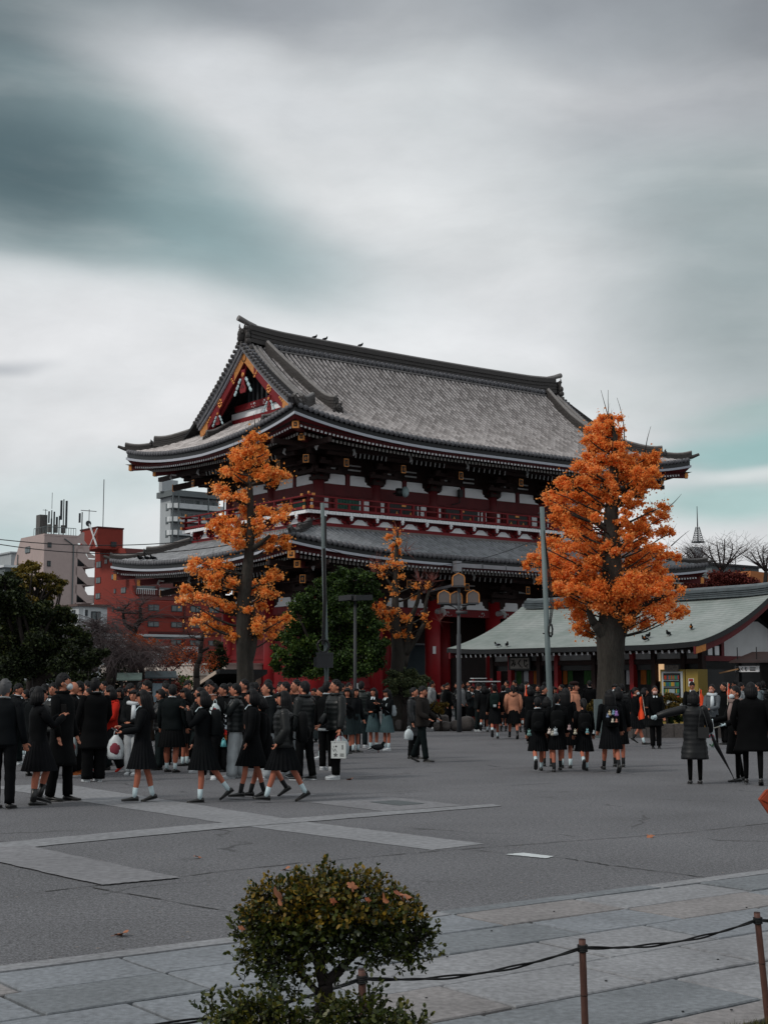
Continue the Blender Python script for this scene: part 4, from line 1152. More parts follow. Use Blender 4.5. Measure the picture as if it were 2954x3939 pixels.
def blobpts(blobs,dens,sub=.34,sig=.11,shell=.5,fray=False):
    """blobs (centre, rx, ry, rz): leaf clumps spread through each volume, denser outside"""
    out=[]
    for c,rx,ry,rz in blobs:
        n=int(dens*LD_*(rx*rz*3.0+.05))
        ks=max(3,int((rx*rz)**.5/sub*4.2))
        q=nr.normal(size=(ks,3)); q/=np.linalg.norm(q,axis=1)[:,None]; q*=(nr.uniform(shell**3,1,ks)**(1/3))[:,None]*.82
        kc=q*np.array([rx,ry,rz]); w=nr.uniform(.3,1,ks); idx=nr.choice(ks,n,p=w/w.sum())
        p=kc[idx]+nr.normal(size=(n,3))*np.array([sig,sig,sig*.8])*(.6+.8*nr.uniform(0,1,(n,1)))*max(.6,min(1.6,rx/.5))
        if fray:
            k_=nr.rand(n)<.09; p[k_]+=nr.normal(size=(int(k_.sum()),3))*.12
        out.append(p+np.array(c))
    return np.concatenate(out)
def mkblobs(cr,lst,Y,jit=.5,dep=1.0,sc_=1.0):
    out=[]
    for i,(x,y,rx,ry) in enumerate(lst):
        px,py=cr(x,y); k=cr(1,0)[0]-cr(0,0)[0]; yy=Y+nr.uniform(-jit,jit); c=at(px,py,yy); s=yy/F*k*sc_
        out.append((tuple(c),rx*s*BS_,max(rx,ry)*s*.9*dep*BS_,ry*s*BS_))
    return out
def twigs(b,origin,n,L,spread,r=.006,m=0,upb=.6,segs=3,curve=.2):
    for i in range(n):
        a=nr.uniform(0,6.28); e=nr.normal(upb,spread); d=Vector((math.cos(a)*math.cos(e),math.sin(a)*math.cos(e),math.sin(e)))
        l=L*nr.uniform(.4,1.1); p=[Vector(origin)]
        for k in range(segs):
            d=(d+Vector((nr.normal(0,curve*.4),nr.normal(0,curve*.4),curve*.5*nr.uniform(0,1)))).normalized(); p.append(p[-1]+d*l/segs)
        b.tube(p,[r*(1-.8*k/segs) for k in range(segs+1)],3,m,False)
def limb(b,p,q,r0,r1,m=0,n=6,sag=.15,seg=5):
    p,q=Vector(p),Vector(q); L=(q-p).length; pts=[]
    o1=Vector((nr.normal(0,.06),nr.normal(0,.06),0))*L
    for i in range(seg+1):
        a=i/seg; pts.append(p.lerp(q,a)+Vector((0,0,-sag*L*math.sin(PI*a)*(1-a)*.9))+o1*math.sin(PI*a))
    b.tube(pts,[r0+(r1-r0)*i/seg for i in range(seg+1)],n,m,True)
BARK=mat('ginkgo_bark',hx('33302C'),.95,.4,2.2,bump=1.0,bscale=9,stretch=(1.2,1.2,.22),fine=.3)
BARK2=mat('dark_bark',hx('26211F'),.95,.3,3,fine=.2)
TWIG=mat('pink_twig',hx('7A4A44'),.8,.15,4); TWIG2=mat('grey_twig',hx('4A4142'),.85,.15,4)
GINK=leafmat('ginkgo_leaf',[hx('AE642A'),hx('F39A44'),hx('FFB666'),hx('FFD49E')],.6,.55,.8)
GINK2=leafmat('ginkgo_leaf_right',[hx('9E5A26'),hx('EC8E40'),hx('FFAE5E'),hx('FFCC94')],.6,.55,.55)
def trunkmesh(pts,Y,rs,fl=True,n=44,dY=None):
    b=MB(); P=[at(x,y,Y+(dY[i] if dY else 0)) for i,(x,y) in enumerate(pts)]
    # resample with ridged bark
    rings=[]; K=len(P)
    for i in range(K-1):
        for s in range(9):
            a=s/9; c=P[i].lerp(P[i+1],a); r=rs[i]*(1-a)+rs[i+1]*a
            rings.append((c,r))
    rings.append((P[-1],rs[-1])); L=[]
    for c,r in rings:
        h=c.z; fl_=1+.3*max(0,1-h/.6)**2 if fl else 1
        L.append([c+Vector((math.cos(2*PI*k/n),math.sin(2*PI*k/n),0))*r*fl_*(1+.13*noise.noise(Vector((math.cos(2*PI*k/n)*1.2,math.sin(2*PI*k/n)*1.2,h*.5+c.x)))+.09*abs(noise.noise(Vector((math.cos(2*PI*k/n)*7,math.sin(2*PI*k/n)*7,h*.55))))) for k in range(n)])
    b.loft(L); return b,P
def nearest(P,c):
    best=None
    for i in range(len(P)-1):
        for a in (0,.33,.66,1):
            q=P[i].lerp(P[i+1],a); d=abs(q.z-(c.z-.35*abs((c-q).length)))
            if best is None or d<best[0]: best=(d,q)
    return best[1]
def ginkgo(label,Y,tr,rs,blobs,dens,leaf,size,cat='tree',ntw=5,twl=.9,extra=None,group=None):
    b,P=trunkmesh(tr,Y,rs); base=Vector((P[0].x,P[0].y,0))
    root=empty('ginkgo_tree',base,0,label,cat,group)
    if extra:
        for (x0,y0,d0,r0),(x1,y1,d1,r1) in extra: limb(b,at(x0,y0,Y+d0),at(x1,y1,Y+d1),r0,r1,0,8,.0)
    for c,rx,ry,rz in blobs:
        c=Vector(c); q=nearest(P,c); limb(b,q,c,.036,.014,0,6,.12)
        twigs(b,c,ntw,twl*min(1,.4+rx),.35,.009,0,.75)
    b.v=[tuple(Vector(v)-base) for v in b.v]
    b.build('trunk',BARK,root,True)
    pts=blobpts(blobs,dens,.26,.085,.4,True)-np.array(base)
    leafmesh('crown',pts,size,leaf,root)
    return root
cA=crop(650,1580,.3014); cB=crop(700,2150,.3014); c4=crop(1900,1500,.5425); c3=crop(1700,2150,.7559); cM=crop(1050,2000,.3617)
LA=[(1070,330,70,60),(1070,430,85,60),(1190,345,40,22),(830,545,70,45),(930,510,75,45),(900,590,110,40),(1000,560,60,50),(1170,490,50,35),(1230,550,75,35),(1140,630,50,40),(720,760,50,28),(800,780,80,50),(900,720,70,40),(920,850,90,50),(1060,700,60,55),(1090,800,90,60),(1230,750,60,45),(1190,850,80,45),(1350,770,60,40),(1400,830,80,45),(1500,830,50,28),(1310,890,80,30),(600,980,50,28),(660,1030,70,40),(760,1090,80,40),(900,1110,80,45),(980,1050,30,35),(960,1230,40,60),(1170,1270,55,35),(1250,1320,60,40),(1400,1310,80,45),(1490,1230,55,40),(980,1330,50,60),(600,1420,60,40),(700,1390,80,45),(560,1530,90,50),(700,1510,110,50),(860,1440,90,50),(830,1560,110,45),(980,1560,70,50),(1180,1440,80,50),(1150,1560,70,40),(1400,1400,80,28),(740,1650,70,40),(840,1700,70,40),(920,1690,60,50),(1350,1640,70,40),(1460,1600,60,50),(1170,1680,80,40),(1300,1730,90,50),(1450,1710,70,50)]
LB=[(200,50,110,45),(380,60,110,50),(330,170,90,45),(150,140,70,45),(450,230,90,50),(400,310,90,40),(560,120,80,30),(640,300,70,40),(720,380,80,40),(860,420,80,45),(960,340,60,40),(1000,430,80,40),(1090,250,60,45),(1150,180,50,35),(1220,230,70,30),(1110,400,80,30),(1190,440,60,22),(820,560,80,50),(960,590,80,40),(850,660,50,28),(60,390,60,40),(150,470,90,45),(300,500,100,40),(440,540,80,40),(560,600,70,35),(650,630,40,30),(30,540,50,40),(200,770,70,40),(320,740,60,35),(300,860,90,40),(450,900,80,40),(550,960,60,45),(640,1000,50,45),(960,760,40,45),(990,880,80,50),(1000,980,80,45),(1090,830,70,50),(1180,880,50,30),(1240,780,60,28),(1330,760,50,25),(1160,990,40,30)]
tl=ginkgo('slim ginkgo tree with layered orange leaves in front of the left end of the gate',42,
 [(952,2845),(946,2700),(944,2600),(938,2450),(936,2330),(958,2150),(966,2030),(963,1900),(966,1790),(971,1700),(974,1640)],[.3,.26,.25,.24,.2,.15,.115,.09,.06,.035,.012],
 mkblobs(cA,LA,42,.5,1,1.1)+mkblobs(cB,LB,42,.6,1,1.1),1350,GINK,.072,
 extra=[((944,2560,0,.2),(975,2450,.2,.14)),((975,2450,.2,.14),(980,2330,.2,.05)),((960,2120,0,.1),(1040,2060,-.2,.05)),((972,1720,0,.03),(976,1590,0,.006)),((972,1720,0,.02),(985,1640,0,.005))])
L4=[(760,230,60,40),(850,230,60,50),(700,290,60,45),(780,320,70,50),(870,300,60,60),(650,340,45,40),(740,400,70,50),(840,400,80,50),(920,400,50,50),(640,470,45,50),(720,490,70,50),(820,500,70,50),(920,480,70,50),(1010,500,70,50),(1100,480,60,45),(1150,530,40,40),(620,560,45,50),(700,580,70,40),(950,570,80,50),(1060,590,80,50),(1140,600,50,60),(880,640,60,35),(1000,660,60,50),(1100,670,60,40),(560,560,30,25),(470,640,45,40),(560,660,60,50),(660,660,60,50),(760,640,70,50),(840,700,60,40),(350,760,30,20),(430,730,50,40),(520,760,70,50),(630,750,70,50),(740,760,70,60),(820,790,50,40),(400,820,40,35),(480,850,60,40),(580,860,70,40),(700,850,50,45),(960,760,60,40),(1000,830,70,50),(930,880,40,60),(1060,700,40,30),(420,920,50,40),(520,940,70,40),(620,930,60,40),(720,930,40,50),(900,960,50,50),(1130,860,50,40),(1190,830,45,35),(1120,920,40,35),(1200,900,50,40),(990,980,60,45),(1080,1010,60,40),(1180,990,60,35),(1260,1010,25,18),(560,1010,60,40),(660,1040,70,45),(760,1070,60,40),(300,1100,50,35),(400,1100,60,40),(500,1100,60,40),(600,1130,70,40),(720,1150,80,45),(840,1130,70,50),(940,1090,60,45),(1040,1100,70,45),(1140,1120,60,40),(1220,1150,50,35),(1290,1190,30,25),(260,1180,40,40),(350,1190,60,45),(460,1200,70,45),(570,1230,70,45),(690,1230,80,45),(820,1230,80,45),(940,1200,70,50),(1060,1210,70,45),(1170,1220,60,35),(250,1240,35,30),(380,1290,50,40),(480,1310,70,40),(600,1330,80,45),(720,1320,60,45),(850,1320,60,45),(970,1310,80,45),(1090,1310,70,45),(1190,1300,60,35),(340,1370,40,35),(440,1400,60,40),(560,1420,70,40),(680,1410,60,40),(900,1410,70,45),(1010,1400,80,45),(1130,1390,80,40),(1240,1370,60,30),(1300,1430,50,25)]
L3=[(600,150,60,45),(560,100,50,35),(640,220,60,40),(700,270,60,45),(720,350,40,30),(745,385,28,14),(690,340,30,25),(870,250,80,50),(960,240,80,50),(1040,220,70,40),(920,320,70,35),(1000,320,60,25),(1070,290,60,40),(1110,240,60,40),(1170,200,50,40),(1180,270,50,30),(1230,265,30,14),(780,210,60,45),(850,160,70,50),(950,150,80,50),(1060,140,80,50)]
bl_=mkblobs(c4,L4,46,.9,1.1)+mkblobs(c3,L3,46,.8,1.1)
for i in range(0,len(L4),3):   # far half of the crown
    x,y,rx,ry=L4[i]
    if not (740<x<960 and 780<y<1060): bl_+=mkblobs(c4,[(830+(x-830)*.75,y,rx*1.1,ry)],47.4,.5)
tr_=ginkgo('broad ginkgo tree with dense orange crown in front of the green-roofed hall',46,
 [(2350,2830),(2347,2700),(2346,2568),(2345,2450),(2352,2380),(2356,2250),(2352,2100),(2350,1980),(2356,1900),(2361,1780),(2366,1690),(2350,1600)],[.62,.47,.41,.46,.42,.33,.28,.23,.19,.13,.07,.015],
 bl_,1000,GINK2,.078,ntw=3,twl=.8,
 extra=[((2335,2460,-.1,.24),(2285,2400,-.3,.16)),((2285,2400,-.3,.16),(2262,2330,-.4,.07)),((2365,2480,0,.26),(2395,2410,0,.2)),((2395,2410,0,.2),(2450,2350,-.1,.12)),((2450,2350,-.1,.12),(2560,2290,-.2,.05)),((2372,1940,0,.15),(2440,1890,0,.1)),((2440,1890,0,.1),(2520,1830,0,.04)),((2340,2050,0,.1),(2260,2000,-.3,.05)),((2350,1640,0,.02),(2310,1500,0,.006)),((2362,1700,0,.02),(2338,1500,0,.006)),((2400,1700,0,.02),(2372,1530,.2,.006)),((2480,1740,0,.02),(2502,1640,0,.005)),((2560,1960,0,.02),(2620,1900,0,.004)),((2580,2100,0,.02),(2650,2040,0,.004))])
LM=[(1310,120,40,30),(1240,200,40,35),(1340,230,35,30),(1280,280,40,40),(1330,340,30,30),(1300,420,50,30),(1250,460,50,18),(1340,470,40,20),(1170,500,40,18),(1200,590,40,18),(1300,520,30,25),(1370,600,22,14),(1300,670,25,25),(1260,730,30,25),(1300,790,35,30),(1090,490,45,20),(1050,920,45,30),(1120,900,40,30),(1180,960,50,40),(1110,990,50,30),(1270,960,50,35),(1240,1040,60,40),(1330,1040,50,45),(1080,1120,45,28),(1170,1150,60,32),(1250,1160,50,40),(1290,1250,60,32),(1400,1030,50,30),(1440,1110,50,35),(1360,1190,50,35),(1440,1240,40,25),(1500,820,28,18),(1640,700,20,16),(1610,1030,22,28),(1630,1130,28,18),(1520,700,14,22)]
tm=ginkgo('thin nearly bare ginkgo tree with sparse orange leaves and many pink twigs',50.5,
 [(1532,2812),(1530,2700),(1532,2600),(1530,2500),(1522,2380),(1520,2280),(1522,2180),(1526,2100),(1530,2040)],[.42,.36,.3,.22,.14,.11,.09,.06,.02],
 mkblobs(cM,LM,50.5,.25,.8),520,GINK,.075,ntw=9,twl=.75,
 extra=[((1545,2560,0,.2),(1570,2440,0,.12)),((1570,2440,0,.12),(1600,2330,.1,.08)),((1600,2330,.1,.08),(1612,2250,.1,.05)),((1560,2520,0,.1),(1632,2400,0,.08)),((1632,2400,0,.08),(1650,2270,0,.05)),((1650,2270,0,.05),(1665,2240,0,.03)),((1490,2330,.2,.05),(1525,2450,0,.1)),((1460,2200,.2,.03),(1520,2270,0,.06))])
pk=MB(); 
for (x,y,n) in ((1660,2235,26),(1612,2235,24),(1530,2050,14),(1450,2175,20),(1560,2120,16),(1430,2200,14),(1690,2390,16),(1640,2280,14)): 
    twigs(pk,at(x,y,50.5),n,.62,.7,.011,0,.7,3,.2)
pk.v=[tuple(Vector(v)-tm.location) for v in pk.v]; pk.build('bare_twigs',TWIG,tm)
# evergreens
EVG=leafmat('evergreen_leaf',[hx('131C0C'),hx('24351A'),hx('38501F'),hx('5A6A24')],.6,.15,.9)
EVD=leafmat('dark_evergreen_leaf',[hx('0F140D'),hx('1A2212'),hx('2C3818'),hx('4E4E1E')],.65,.12,.6)
YEV=leafmat('yellowing_leaf',[hx('2A2E16'),hx('4C4A1E'),hx('7A6628'),hx('8A7A34')],.6,.25,.9)
def bushy(name,label,Y,base,r,blobs,dens,leaf,size,cat='tree',trunk=True,sub=.34,sig=.11,group=None,forks=()):
    bx=gnd(*base) if isinstance(base,tuple) else base
    bx=Vector((at(base[0],2600,Y).x,Y,0))
    root=empty(name,bx,0,label,cat,group)
    if trunk:
        b=MB(); cz=sum(c[0][2] for c in blobs)/len(blobs); top=Vector((bx.x,Y,cz*.55)); limb(b,bx,top,r,r*.7,0,8,0)
        for c,rx,ry,rz in blobs[::2]: limb(b,top,Vector(c),r*.45,.02,0,6,.05)
        b.v=[tuple(Vector(v)-bx) for v in b.v]; b.build('trunk',BARK2,root,True)
    leafmesh('crown' if cat=='tree' else 'foliage',blobpts(blobs,dens,sub,sig,.55)-np.array(bx),size,leaf,root,up=.6)
    return root
LG=[(620,610,60,40),(560,680,80,50),(820,580,110,45),(960,600,80,50),(1040,690,80,50),(740,680,110,50),(460,750,70,45),(880,740,120,60),(640,790,130,60),(1060,790,60,45),(330,830,80,50),(480,880,120,70),(700,900,150,70),(900,880,120,70),(240,920,60,50),(330,980,110,60),(520,1020,140,70),(760,1050,150,80),(980,1020,110,80),(150,1050,60,50),(220,1120,110,70),(430,1160,150,80),(660,1190,150,80),(880,1190,150,80),(1070,1150,80,70),(100,1220,70,60),(250,1290,130,70),(480,1320,150,80),(720,1340,160,80),(960,1330,140,80),(1150,1310,80,60),(60,1400,60,60),(200,1450,120,70),(420,1490,150,80),(660,1500,160,80),(900,1480,150,80),(1100,1440,100,70),(80,1540,70,50),(250,1590,120,50),(460,1610,120,40),(700,1620,140,40),(960,1600,130,45),(1130,1550,70,50)]
bushy('evergreen_tree','rounded dark green evergreen tree in front of the red gate wall',49,(1300,0),.22,mkblobs(cM,LG,49,.5,1.2),4200,EVG,.085,sub=.26,sig=.09)
c0=crop(0,2000,.3014)
LD=[(60,740,90,60),(30,850,90,70),(150,820,80,60),(90,960,140,80),(250,960,110,60),(60,1100,150,90),(260,1090,130,70),(430,1110,120,60),(560,1130,100,55),(120,1240,170,90),(340,1220,140,80),(560,1230,130,70),(720,1160,80,40),(820,1150,50,30),(840,1240,80,50),(700,1290,110,60),(920,1260,45,25),(150,1400,180,90),(400,1370,160,90),(620,1400,150,80),(840,1390,110,70),(980,1460,90,60),(1080,1500,60,40),(180,1550,200,90),(450,1550,180,90),(700,1540,160,90),(920,1580,120,70),(1090,1600,80,50),(1180,1690,90,35),(1300,1700,60,22),(200,1700,200,100),(480,1710,200,90),(760,1700,170,90),(980,1710,120,80),(1150,1770,90,60),(200,1850,220,90),(500,1860,200,90),(800,1850,180,80),(1030,1840,120,60),(-60,1000,120,200),(-60,1400,120,200),(-60,1750,120,150)]
bushy('evergreen_tree','big dark evergreen tree filling the left edge behind the crowd',45,(150,0),.3,mkblobs(c0,LD,45,.7,1.2),4200,EVD,.085,sub=.3,sig=.1)
LY=[(440,560,40,22),(470,600,40,18),(370,570,45,20),(300,590,40,22),(230,650,45,22),(330,650,50,25),(420,640,40,20),(200,690,25,14),(270,740,70,35),(380,760,60,30),(500,720,50,22),(570,710,45,18),(640,750,45,20),(560,790,70,30),(680,720,30,12),(730,770,35,16),(790,800,40,18),(700,840,70,28),(590,870,80,35),(470,850,70,35),(360,850,70,35),(260,860,70,40),(770,880,30,28),(700,930,70,28),(600,960,70,30),(480,940,70,35),(650,1010,70,25),(540,1030,60,30),(300,950,80,45),(400,1000,70,40)]
ty=bushy('evergreen_tree','smaller tree with sparse yellowish upswept twigs above the dark evergreen at left',48,(130,0),.14,mkblobs(c0,LY,48,.5,.8),2200,YEV,.075,sub=.25,sig=.08)
tw=MB(); 
for a,b_ in (((430,1030),(380,1000)),):
    pass
for x,y in ((440,560),(300,590),(230,650),(570,710),(790,800),(700,930),(480,850),(380,760),(650,760)):
    limb(tw,at(*c0(430,1100),48),at(*c0(x,y),48),.07,.015,0,6,.1)
tw.v=[tuple(Vector(v)-ty.location) for v in tw.v]; tw.build('branches',BARK2,ty,True)
# bare trees: drooping cherries and a forked one
def baretree(label,Y,skel,nt,droop,leafb=None,leafm=None,ld=300,mt=TWIG2,cat='tree',tl=1.5,tr=.008):
    b=MB(); P0_=at(*skel[0][0],Y); base=Vector((P0_.x,Y,0)); root=empty('bare_tree',base,0,label,cat)
    b.tube([base,P0_],[skel[0][2]*1.3,skel[0][2]],8)
    for p,q,r0,r1 in skel: limb(b,at(*p,Y+nr.uniform(-.2,.2)*0),at(*q,Y),r0,r1,0,7,-.05)
    b.v=[tuple(Vector(v)-base) for v in b.v]; b.build('trunk',BARK2,root,True)
    t_=MB()
    ends=[(p,q) for p,q,_,r1 in skel if r1<.12]
    for p,q in ends:
        for k in range(nt):
            a=nr.uniform(.2,1); o=at(p[0]+(q[0]-p[0])*a,p[1]+(q[1]-p[1])*a,Y); an=nr.uniform(0,6.28); l=tl*nr.uniform(.4,1.2); d=Vector((math.cos(an),math.sin(an),nr.uniform(.1,.8))).normalized(); pts=[o]
            for s in range(5):
                pts.append(pts[-1]+d*l/5); d=(d+Vector((nr.normal(0,.15),nr.normal(0,.15),-droop*.35+nr.normal(0,.12)))).normalized()
            t_.tube(pts,[tr*(1-.7*s/5) for s in range(6)],3,0,False)
            for m_ in (2,3):
                d2=Vector((nr.normal(0,1),nr.normal(0,1),-droop+.3)).normalized(); t_.tube([pts[m_],pts[m_]+d2*l*.2,pts[m_]+d2*l*.35+Vector((0,0,-droop*.1))],[tr*.6,tr*.4,tr*.2],3,0,False)
    t_.v=[tuple(Vector(v)-base) for v in t_.v]; t_.build('twigs',mt,root)
    if leafb: leafmesh('leaves',blobpts(leafb,ld,.3,.16,.2)-np.array(base),.075,leafm,root)
    return root
RUST=leafmat('rust_leaf',[hx('5E2A18'),hx('8E3C1C'),hx('B85A24'),hx('C87038')],.7,.3,1.0)
RUSTD=leafmat('dark_rust_leaf',[hx('3E1A18'),hx('5A2420'),hx('6E3028')],.8,.2,1.0)
c2=crop(350,2050,.3315); TW3=mat('reddish_twig',hx('54403E'),.85,.15,4)
baretree('bare forked tree with upright limbs in front of the red apartment block',62,[(c2(490,1650),c2(490,1480),.26,.2),(c2(490,1480),c2(470,1260),.2,.17),(c2(470,1260),c2(500,1150),.17,.15),(c2(500,1150),c2(580,1010),.15,.1),(c2(580,1010),c2(570,860),.1,.06),(c2(500,1150),c2(400,1060),.12,.08),(c2(400,1060),c2(380,900),.08,.05),(c2(380,900),c2(440,830),.05,.02),(c2(380,900),c2(290,890),.05,.02),(c2(380,930),c2(550,940),.05,.03),(c2(560,1060),c2(690,960),.06,.02),(c2(470,1260),c2(250,1040),.09,.03),(c2(540,1330),c2(880,1400),.08,.02),(c2(570,860),c2(620,800),.05,.02)],16,.25,mkblobs(c2,[(430,1220,110,30),(560,1220,90,35),(640,1290,90,30),(740,1270,40,25),(530,1150,40,20)],62,.6),RUST,320,TWIG2,tl=1.4,tr=.012)
baretree('weeping bare cherry with drooping grey twigs beside the dark evergreen at left',57,[(c2(230,1750),c2(230,1520),.22,.18),(c2(230,1520),c2(60,1400),.14,.06),(c2(230,1520),c2(420,1470),.14,.06),(c2(60,1400),c2(-40,1220),.08,.03),(c2(200,1500),c2(80,1180),.1,.04),(c2(80,1180),c2(60,1030),.06,.02),(c2(80,1180),c2(200,1120),.06,.03),(c2(420,1470),c2(560,1420),.06,.03),(c2(-40,1280),c2(120,1080),.06,.02)],55,1.0,mt=TWIG2,tl=2.3,tr=.011)
baretree('weeping bare cherry with reddish hanging twigs right of the grey weeping one',59,[(c2(480,1700),c2(480,1500),.22,.16),(c2(480,1500),c2(330,1330),.12,.05),(c2(480,1500),c2(600,1350),.12,.05),(c2(600,1350),c2(800,1380),.06,.03),(c2(480,1500),c2(470,1290),.1,.04),(c2(330,1330),c2(200,1260),.06,.03),(c2(590,1700),c2(560,1500),.14,.1),(c2(560,1500),c2(680,1450),.08,.03)],60,1.0,mt=TW3,tl=2.2,tr=.011)
baretree('slim leaning tree with a forked stem and scattered orange leaves left of the gate',60,[(c2(1230,1680),c2(1240,1520),.14,.12),(c2(1240,1520),c2(1270,1400),.12,.1),(c2(1270,1400),c2(1290,1250),.1,.08),(c2(1290,1250),c2(1320,1140),.08,.05),(c2(1270,1400),c2(1370,1330),.08,.06),(c2(1290,1250),c2(1150,1200),.04,.02),(c2(1320,1140),c2(1300,1000),.04,.02),(c2(1150,1200),c2(1080,1060),.02,.01)],14,.1,mkblobs(c2,[(1200,1570,45,28),(1290,1560,80,25),(1350,1550,50,20),(1130,1340,100,50),(1050,1440,120,60),(1200,1500,120,40),(1330,1420,80,50),(960,1350,80,50),(1400,1500,80,50),(900,1480,100,40)],61,1.2),RUST,150,TW3,tl=1.1,tr=.01)
# rusty far trees
for i,(label,blob,Y,m_,d) in enumerate((('low rust-coloured tree behind the pale wall between red block and gate',[(900,1450,140,70),(1050,1400,130,70),(1150,1460,120,60)],75,RUSTD,420),('dim green conifer just left of the gate pillar',[(1460,1300,50,40),(1450,1380,80,60),(1480,1480,90,60),(1460,1560,90,40)],70,EVD,1500))):
    bushy('background_tree',label,Y,(c2(blob[0][0],0)[0],0),.15,mkblobs(c2,blob,Y,.6),d,m_,.1)
cR=crop(2500,2000,.2737)
def bt(label,Y,x,y0,y1,lean,mt=TWIG2):
    sk=[((x,2330),(x,y0),.2,.16)]
    for k in range(7):
        a=(k-3)/3; sk.append(((x,y0),(x+lean+a*abs(y0-y1)*.75,y1+abs(a)*35+nr.uniform(-8,8)),.09,.03))
    return baretree(label,Y,sk,18,-.2,mt=mt,tl=2.1,tr=.016)
bt('bare dark tree behind the right corner of the lower roof, nearer the centre',110,2680,2190,2110,-30)
bt('bare dark tree standing right of the lattice mast at the far right',105,2775,2200,2080,10)
bt('small bare tree at the extreme right edge above the low grey building',112,2945,2200,2105,-10)
bushy('shrub','dark red shrub mass behind the green roof at right',95,(2760,0),.2,mkblobs(cR,[(900,850,120,70),(1050,820,130,70),(1200,850,130,70),(1330,850,120,60),(700,900,150,60),(550,940,150,50),(900,950,200,50),(1150,950,200,50),(1400,930,120,40)],95,2),700,RUSTD,.16,cat='shrub')
# clipped shrubs near the island and the right planter
HB=leafmat('bush_leaf',[hx('20281A'),hx('39442C'),hx('5A6444'),hx('6E6E46')],.6,.2,1.2)
HY=leafmat('hedge_leaf',[hx('2A2A12'),hx('5E4E1C'),hx('8A6A20')],.6,.2,1.2)
cI=crop(1500,2550,.3014)
bushy('shrub','rounded grey-green bush at the left end of the rock island',50,(1560,0),.12,mkblobs(cI,[(60,170,90,60),(200,150,110,60),(330,190,90,60),(430,220,60,40),(120,270,140,60),(300,280,120,50),(420,280,70,40),(0,240,60,60),(100,380,120,50),(260,370,100,40)],50,.3),4200,HB,.075,cat='shrub',sub=.2,sig=.07)
bushy('shrub','small yellowish clipped bush on the rock island',50,(1695,0),.06,mkblobs(cI,[(600,550,70,40),(680,550,50,35),(560,570,40,35),(640,600,80,35)],50,.2),4200,HY,.06,cat='shrub',sub=.16,sig=.06)
cK=crop(2000,2500,.3617)
bushy('hedge','low yellow-tinged hedge left of the big ginkgo trunk',45.2,(2275,0),.05,mkblobs(cK,[(760,600,60,50),(700,620,40,50),(1130,690,50,60),(1130,780,50,40)],45,.1),4200,HY,.055,cat='hedge',sub=.16,sig=.06)
bushy('hedge','round yellow-topped hedge in front of the drinks machine',45,(2560,0),.05,mkblobs(crop(2400,2400,.3339),[(420,860,60,40),(500,850,80,40),(600,880,80,50),(480,930,110,60),(620,960,80,60),(540,1010,120,60)],45,.2),4200,HY,.06,cat='hedge',sub=.16,sig=.06)
bushy('hedge','dark low hedge behind the two girls in masks at right of the trunk',45.4,(2480,0),.05,mkblobs(crop(2400,2400,.3339),[(20,1020,50,60),(30,1100,60,50),(520,1080,110,60),(650,1080,90,60)],45.4,.2),4200,EVG,.06,cat='hedge',sub=.16,sig=.06)

for i,(x0,x1,Y,hh,m_,lab) in enumerate(((-60,440,58,2.7,EVD,'long dark hedge behind the crowd at far left'),(380,640,66,2.2,RUSTD,'low dark shrub row behind the notice boards'),(690,900,68,2.0,EVG,'leafy hedge in front of the cream wall left of the gate pillar'),(2640,2990,100,3.3,RUSTD,'long dark red thicket behind the ridge of the green roof'))):
    a,c=at(x0,2600,Y).x,at(x1,2600,Y).x; root=empty('hedge',((a+c)/2,Y,0),0,lab,'hedge'); n=int((c-a)/1.0)+1
    bl=[((a+(c-a)*k/n+nr.uniform(-.2,.2),Y+nr.uniform(-.4,.4),hh*.5*nr.uniform(.85,1.1)),.75,.8,hh*.5) for k in range(n+1)]
    leafmesh('foliage',blobpts(bl,420,.3,.14,.5)-np.array(root.location),.12,m_,root,up=.5)
# ------------------------------------------------------------------ distant buildings
WIN=mat('window_glass',hx('4A5558'),.15,.25,.8,spec=.6); WFR=mat('window_frame',hx('2E3236'),.5,.1)
RAIL=mat('balcony_rail',hx('CCD0D2'),.6,.1,2)
class Bld:
    """box-aligned building in the plaza's directions: near corner at picture point, depth Y"""
    def __init__(s,name,px,Y,label):
        s.o=at(px,2600,Y); s.o=Vector((s.o.x,Y,0)); s.Y=Y; s.root=empty(name,s.o,GROT,label,'building')
    def zu(s,y): return at(0,y,s.Y).z
    def s_at(s,x):  # distance along U of picture column x on the right face
        r=Vector(ray(x,2600)); r.z=0; n=V; k=n.dot(s.o)/n.dot(r); return (r*k-s.o).dot(U)
    def t_at(s,x):
        r=Vector(ray(x,2600)); r.z=0; n=U; k=n.dot(s.o)/n.dot(r); return (r*k-s.o).dot(V)
def windows(B,ax,lst,off=-.05,frame=.12,m=None):
    for (a0,a1,z0,z1) in lst:
        b=MB()
        if ax=='F': b.box(a0,a1,off-.03,.02,z0,z1,0)
        else: b.box(off-.03,.02,a0,a1,z0,z1,0)
        f=b.build('window',WFR,B.root); b=MB()
        n=2; w_=(a1-a0)/n
        for k in range(n):
            if ax=='F': b.box(a0+k*w_+frame,a0+(k+1)*w_-frame*.5,off-.05,off-.03,z0+frame,z1-frame)
            else: b.box(off-.05,off-.03,a0+k*w_+frame,a0+(k+1)*w_-frame*.5,z0+frame,z1-frame)
        b.build('pane',WIN,f)
BEI=mat('beige_render',hx('AD9C98'),.85,.08,.12,fine=.05); REDB=mat('red_tile_wall',hx('80332A'),.8,.1,.15,fine=.06); REDD=mat('dark_red_slope',hx('4A2322'),.8,.1,.2)
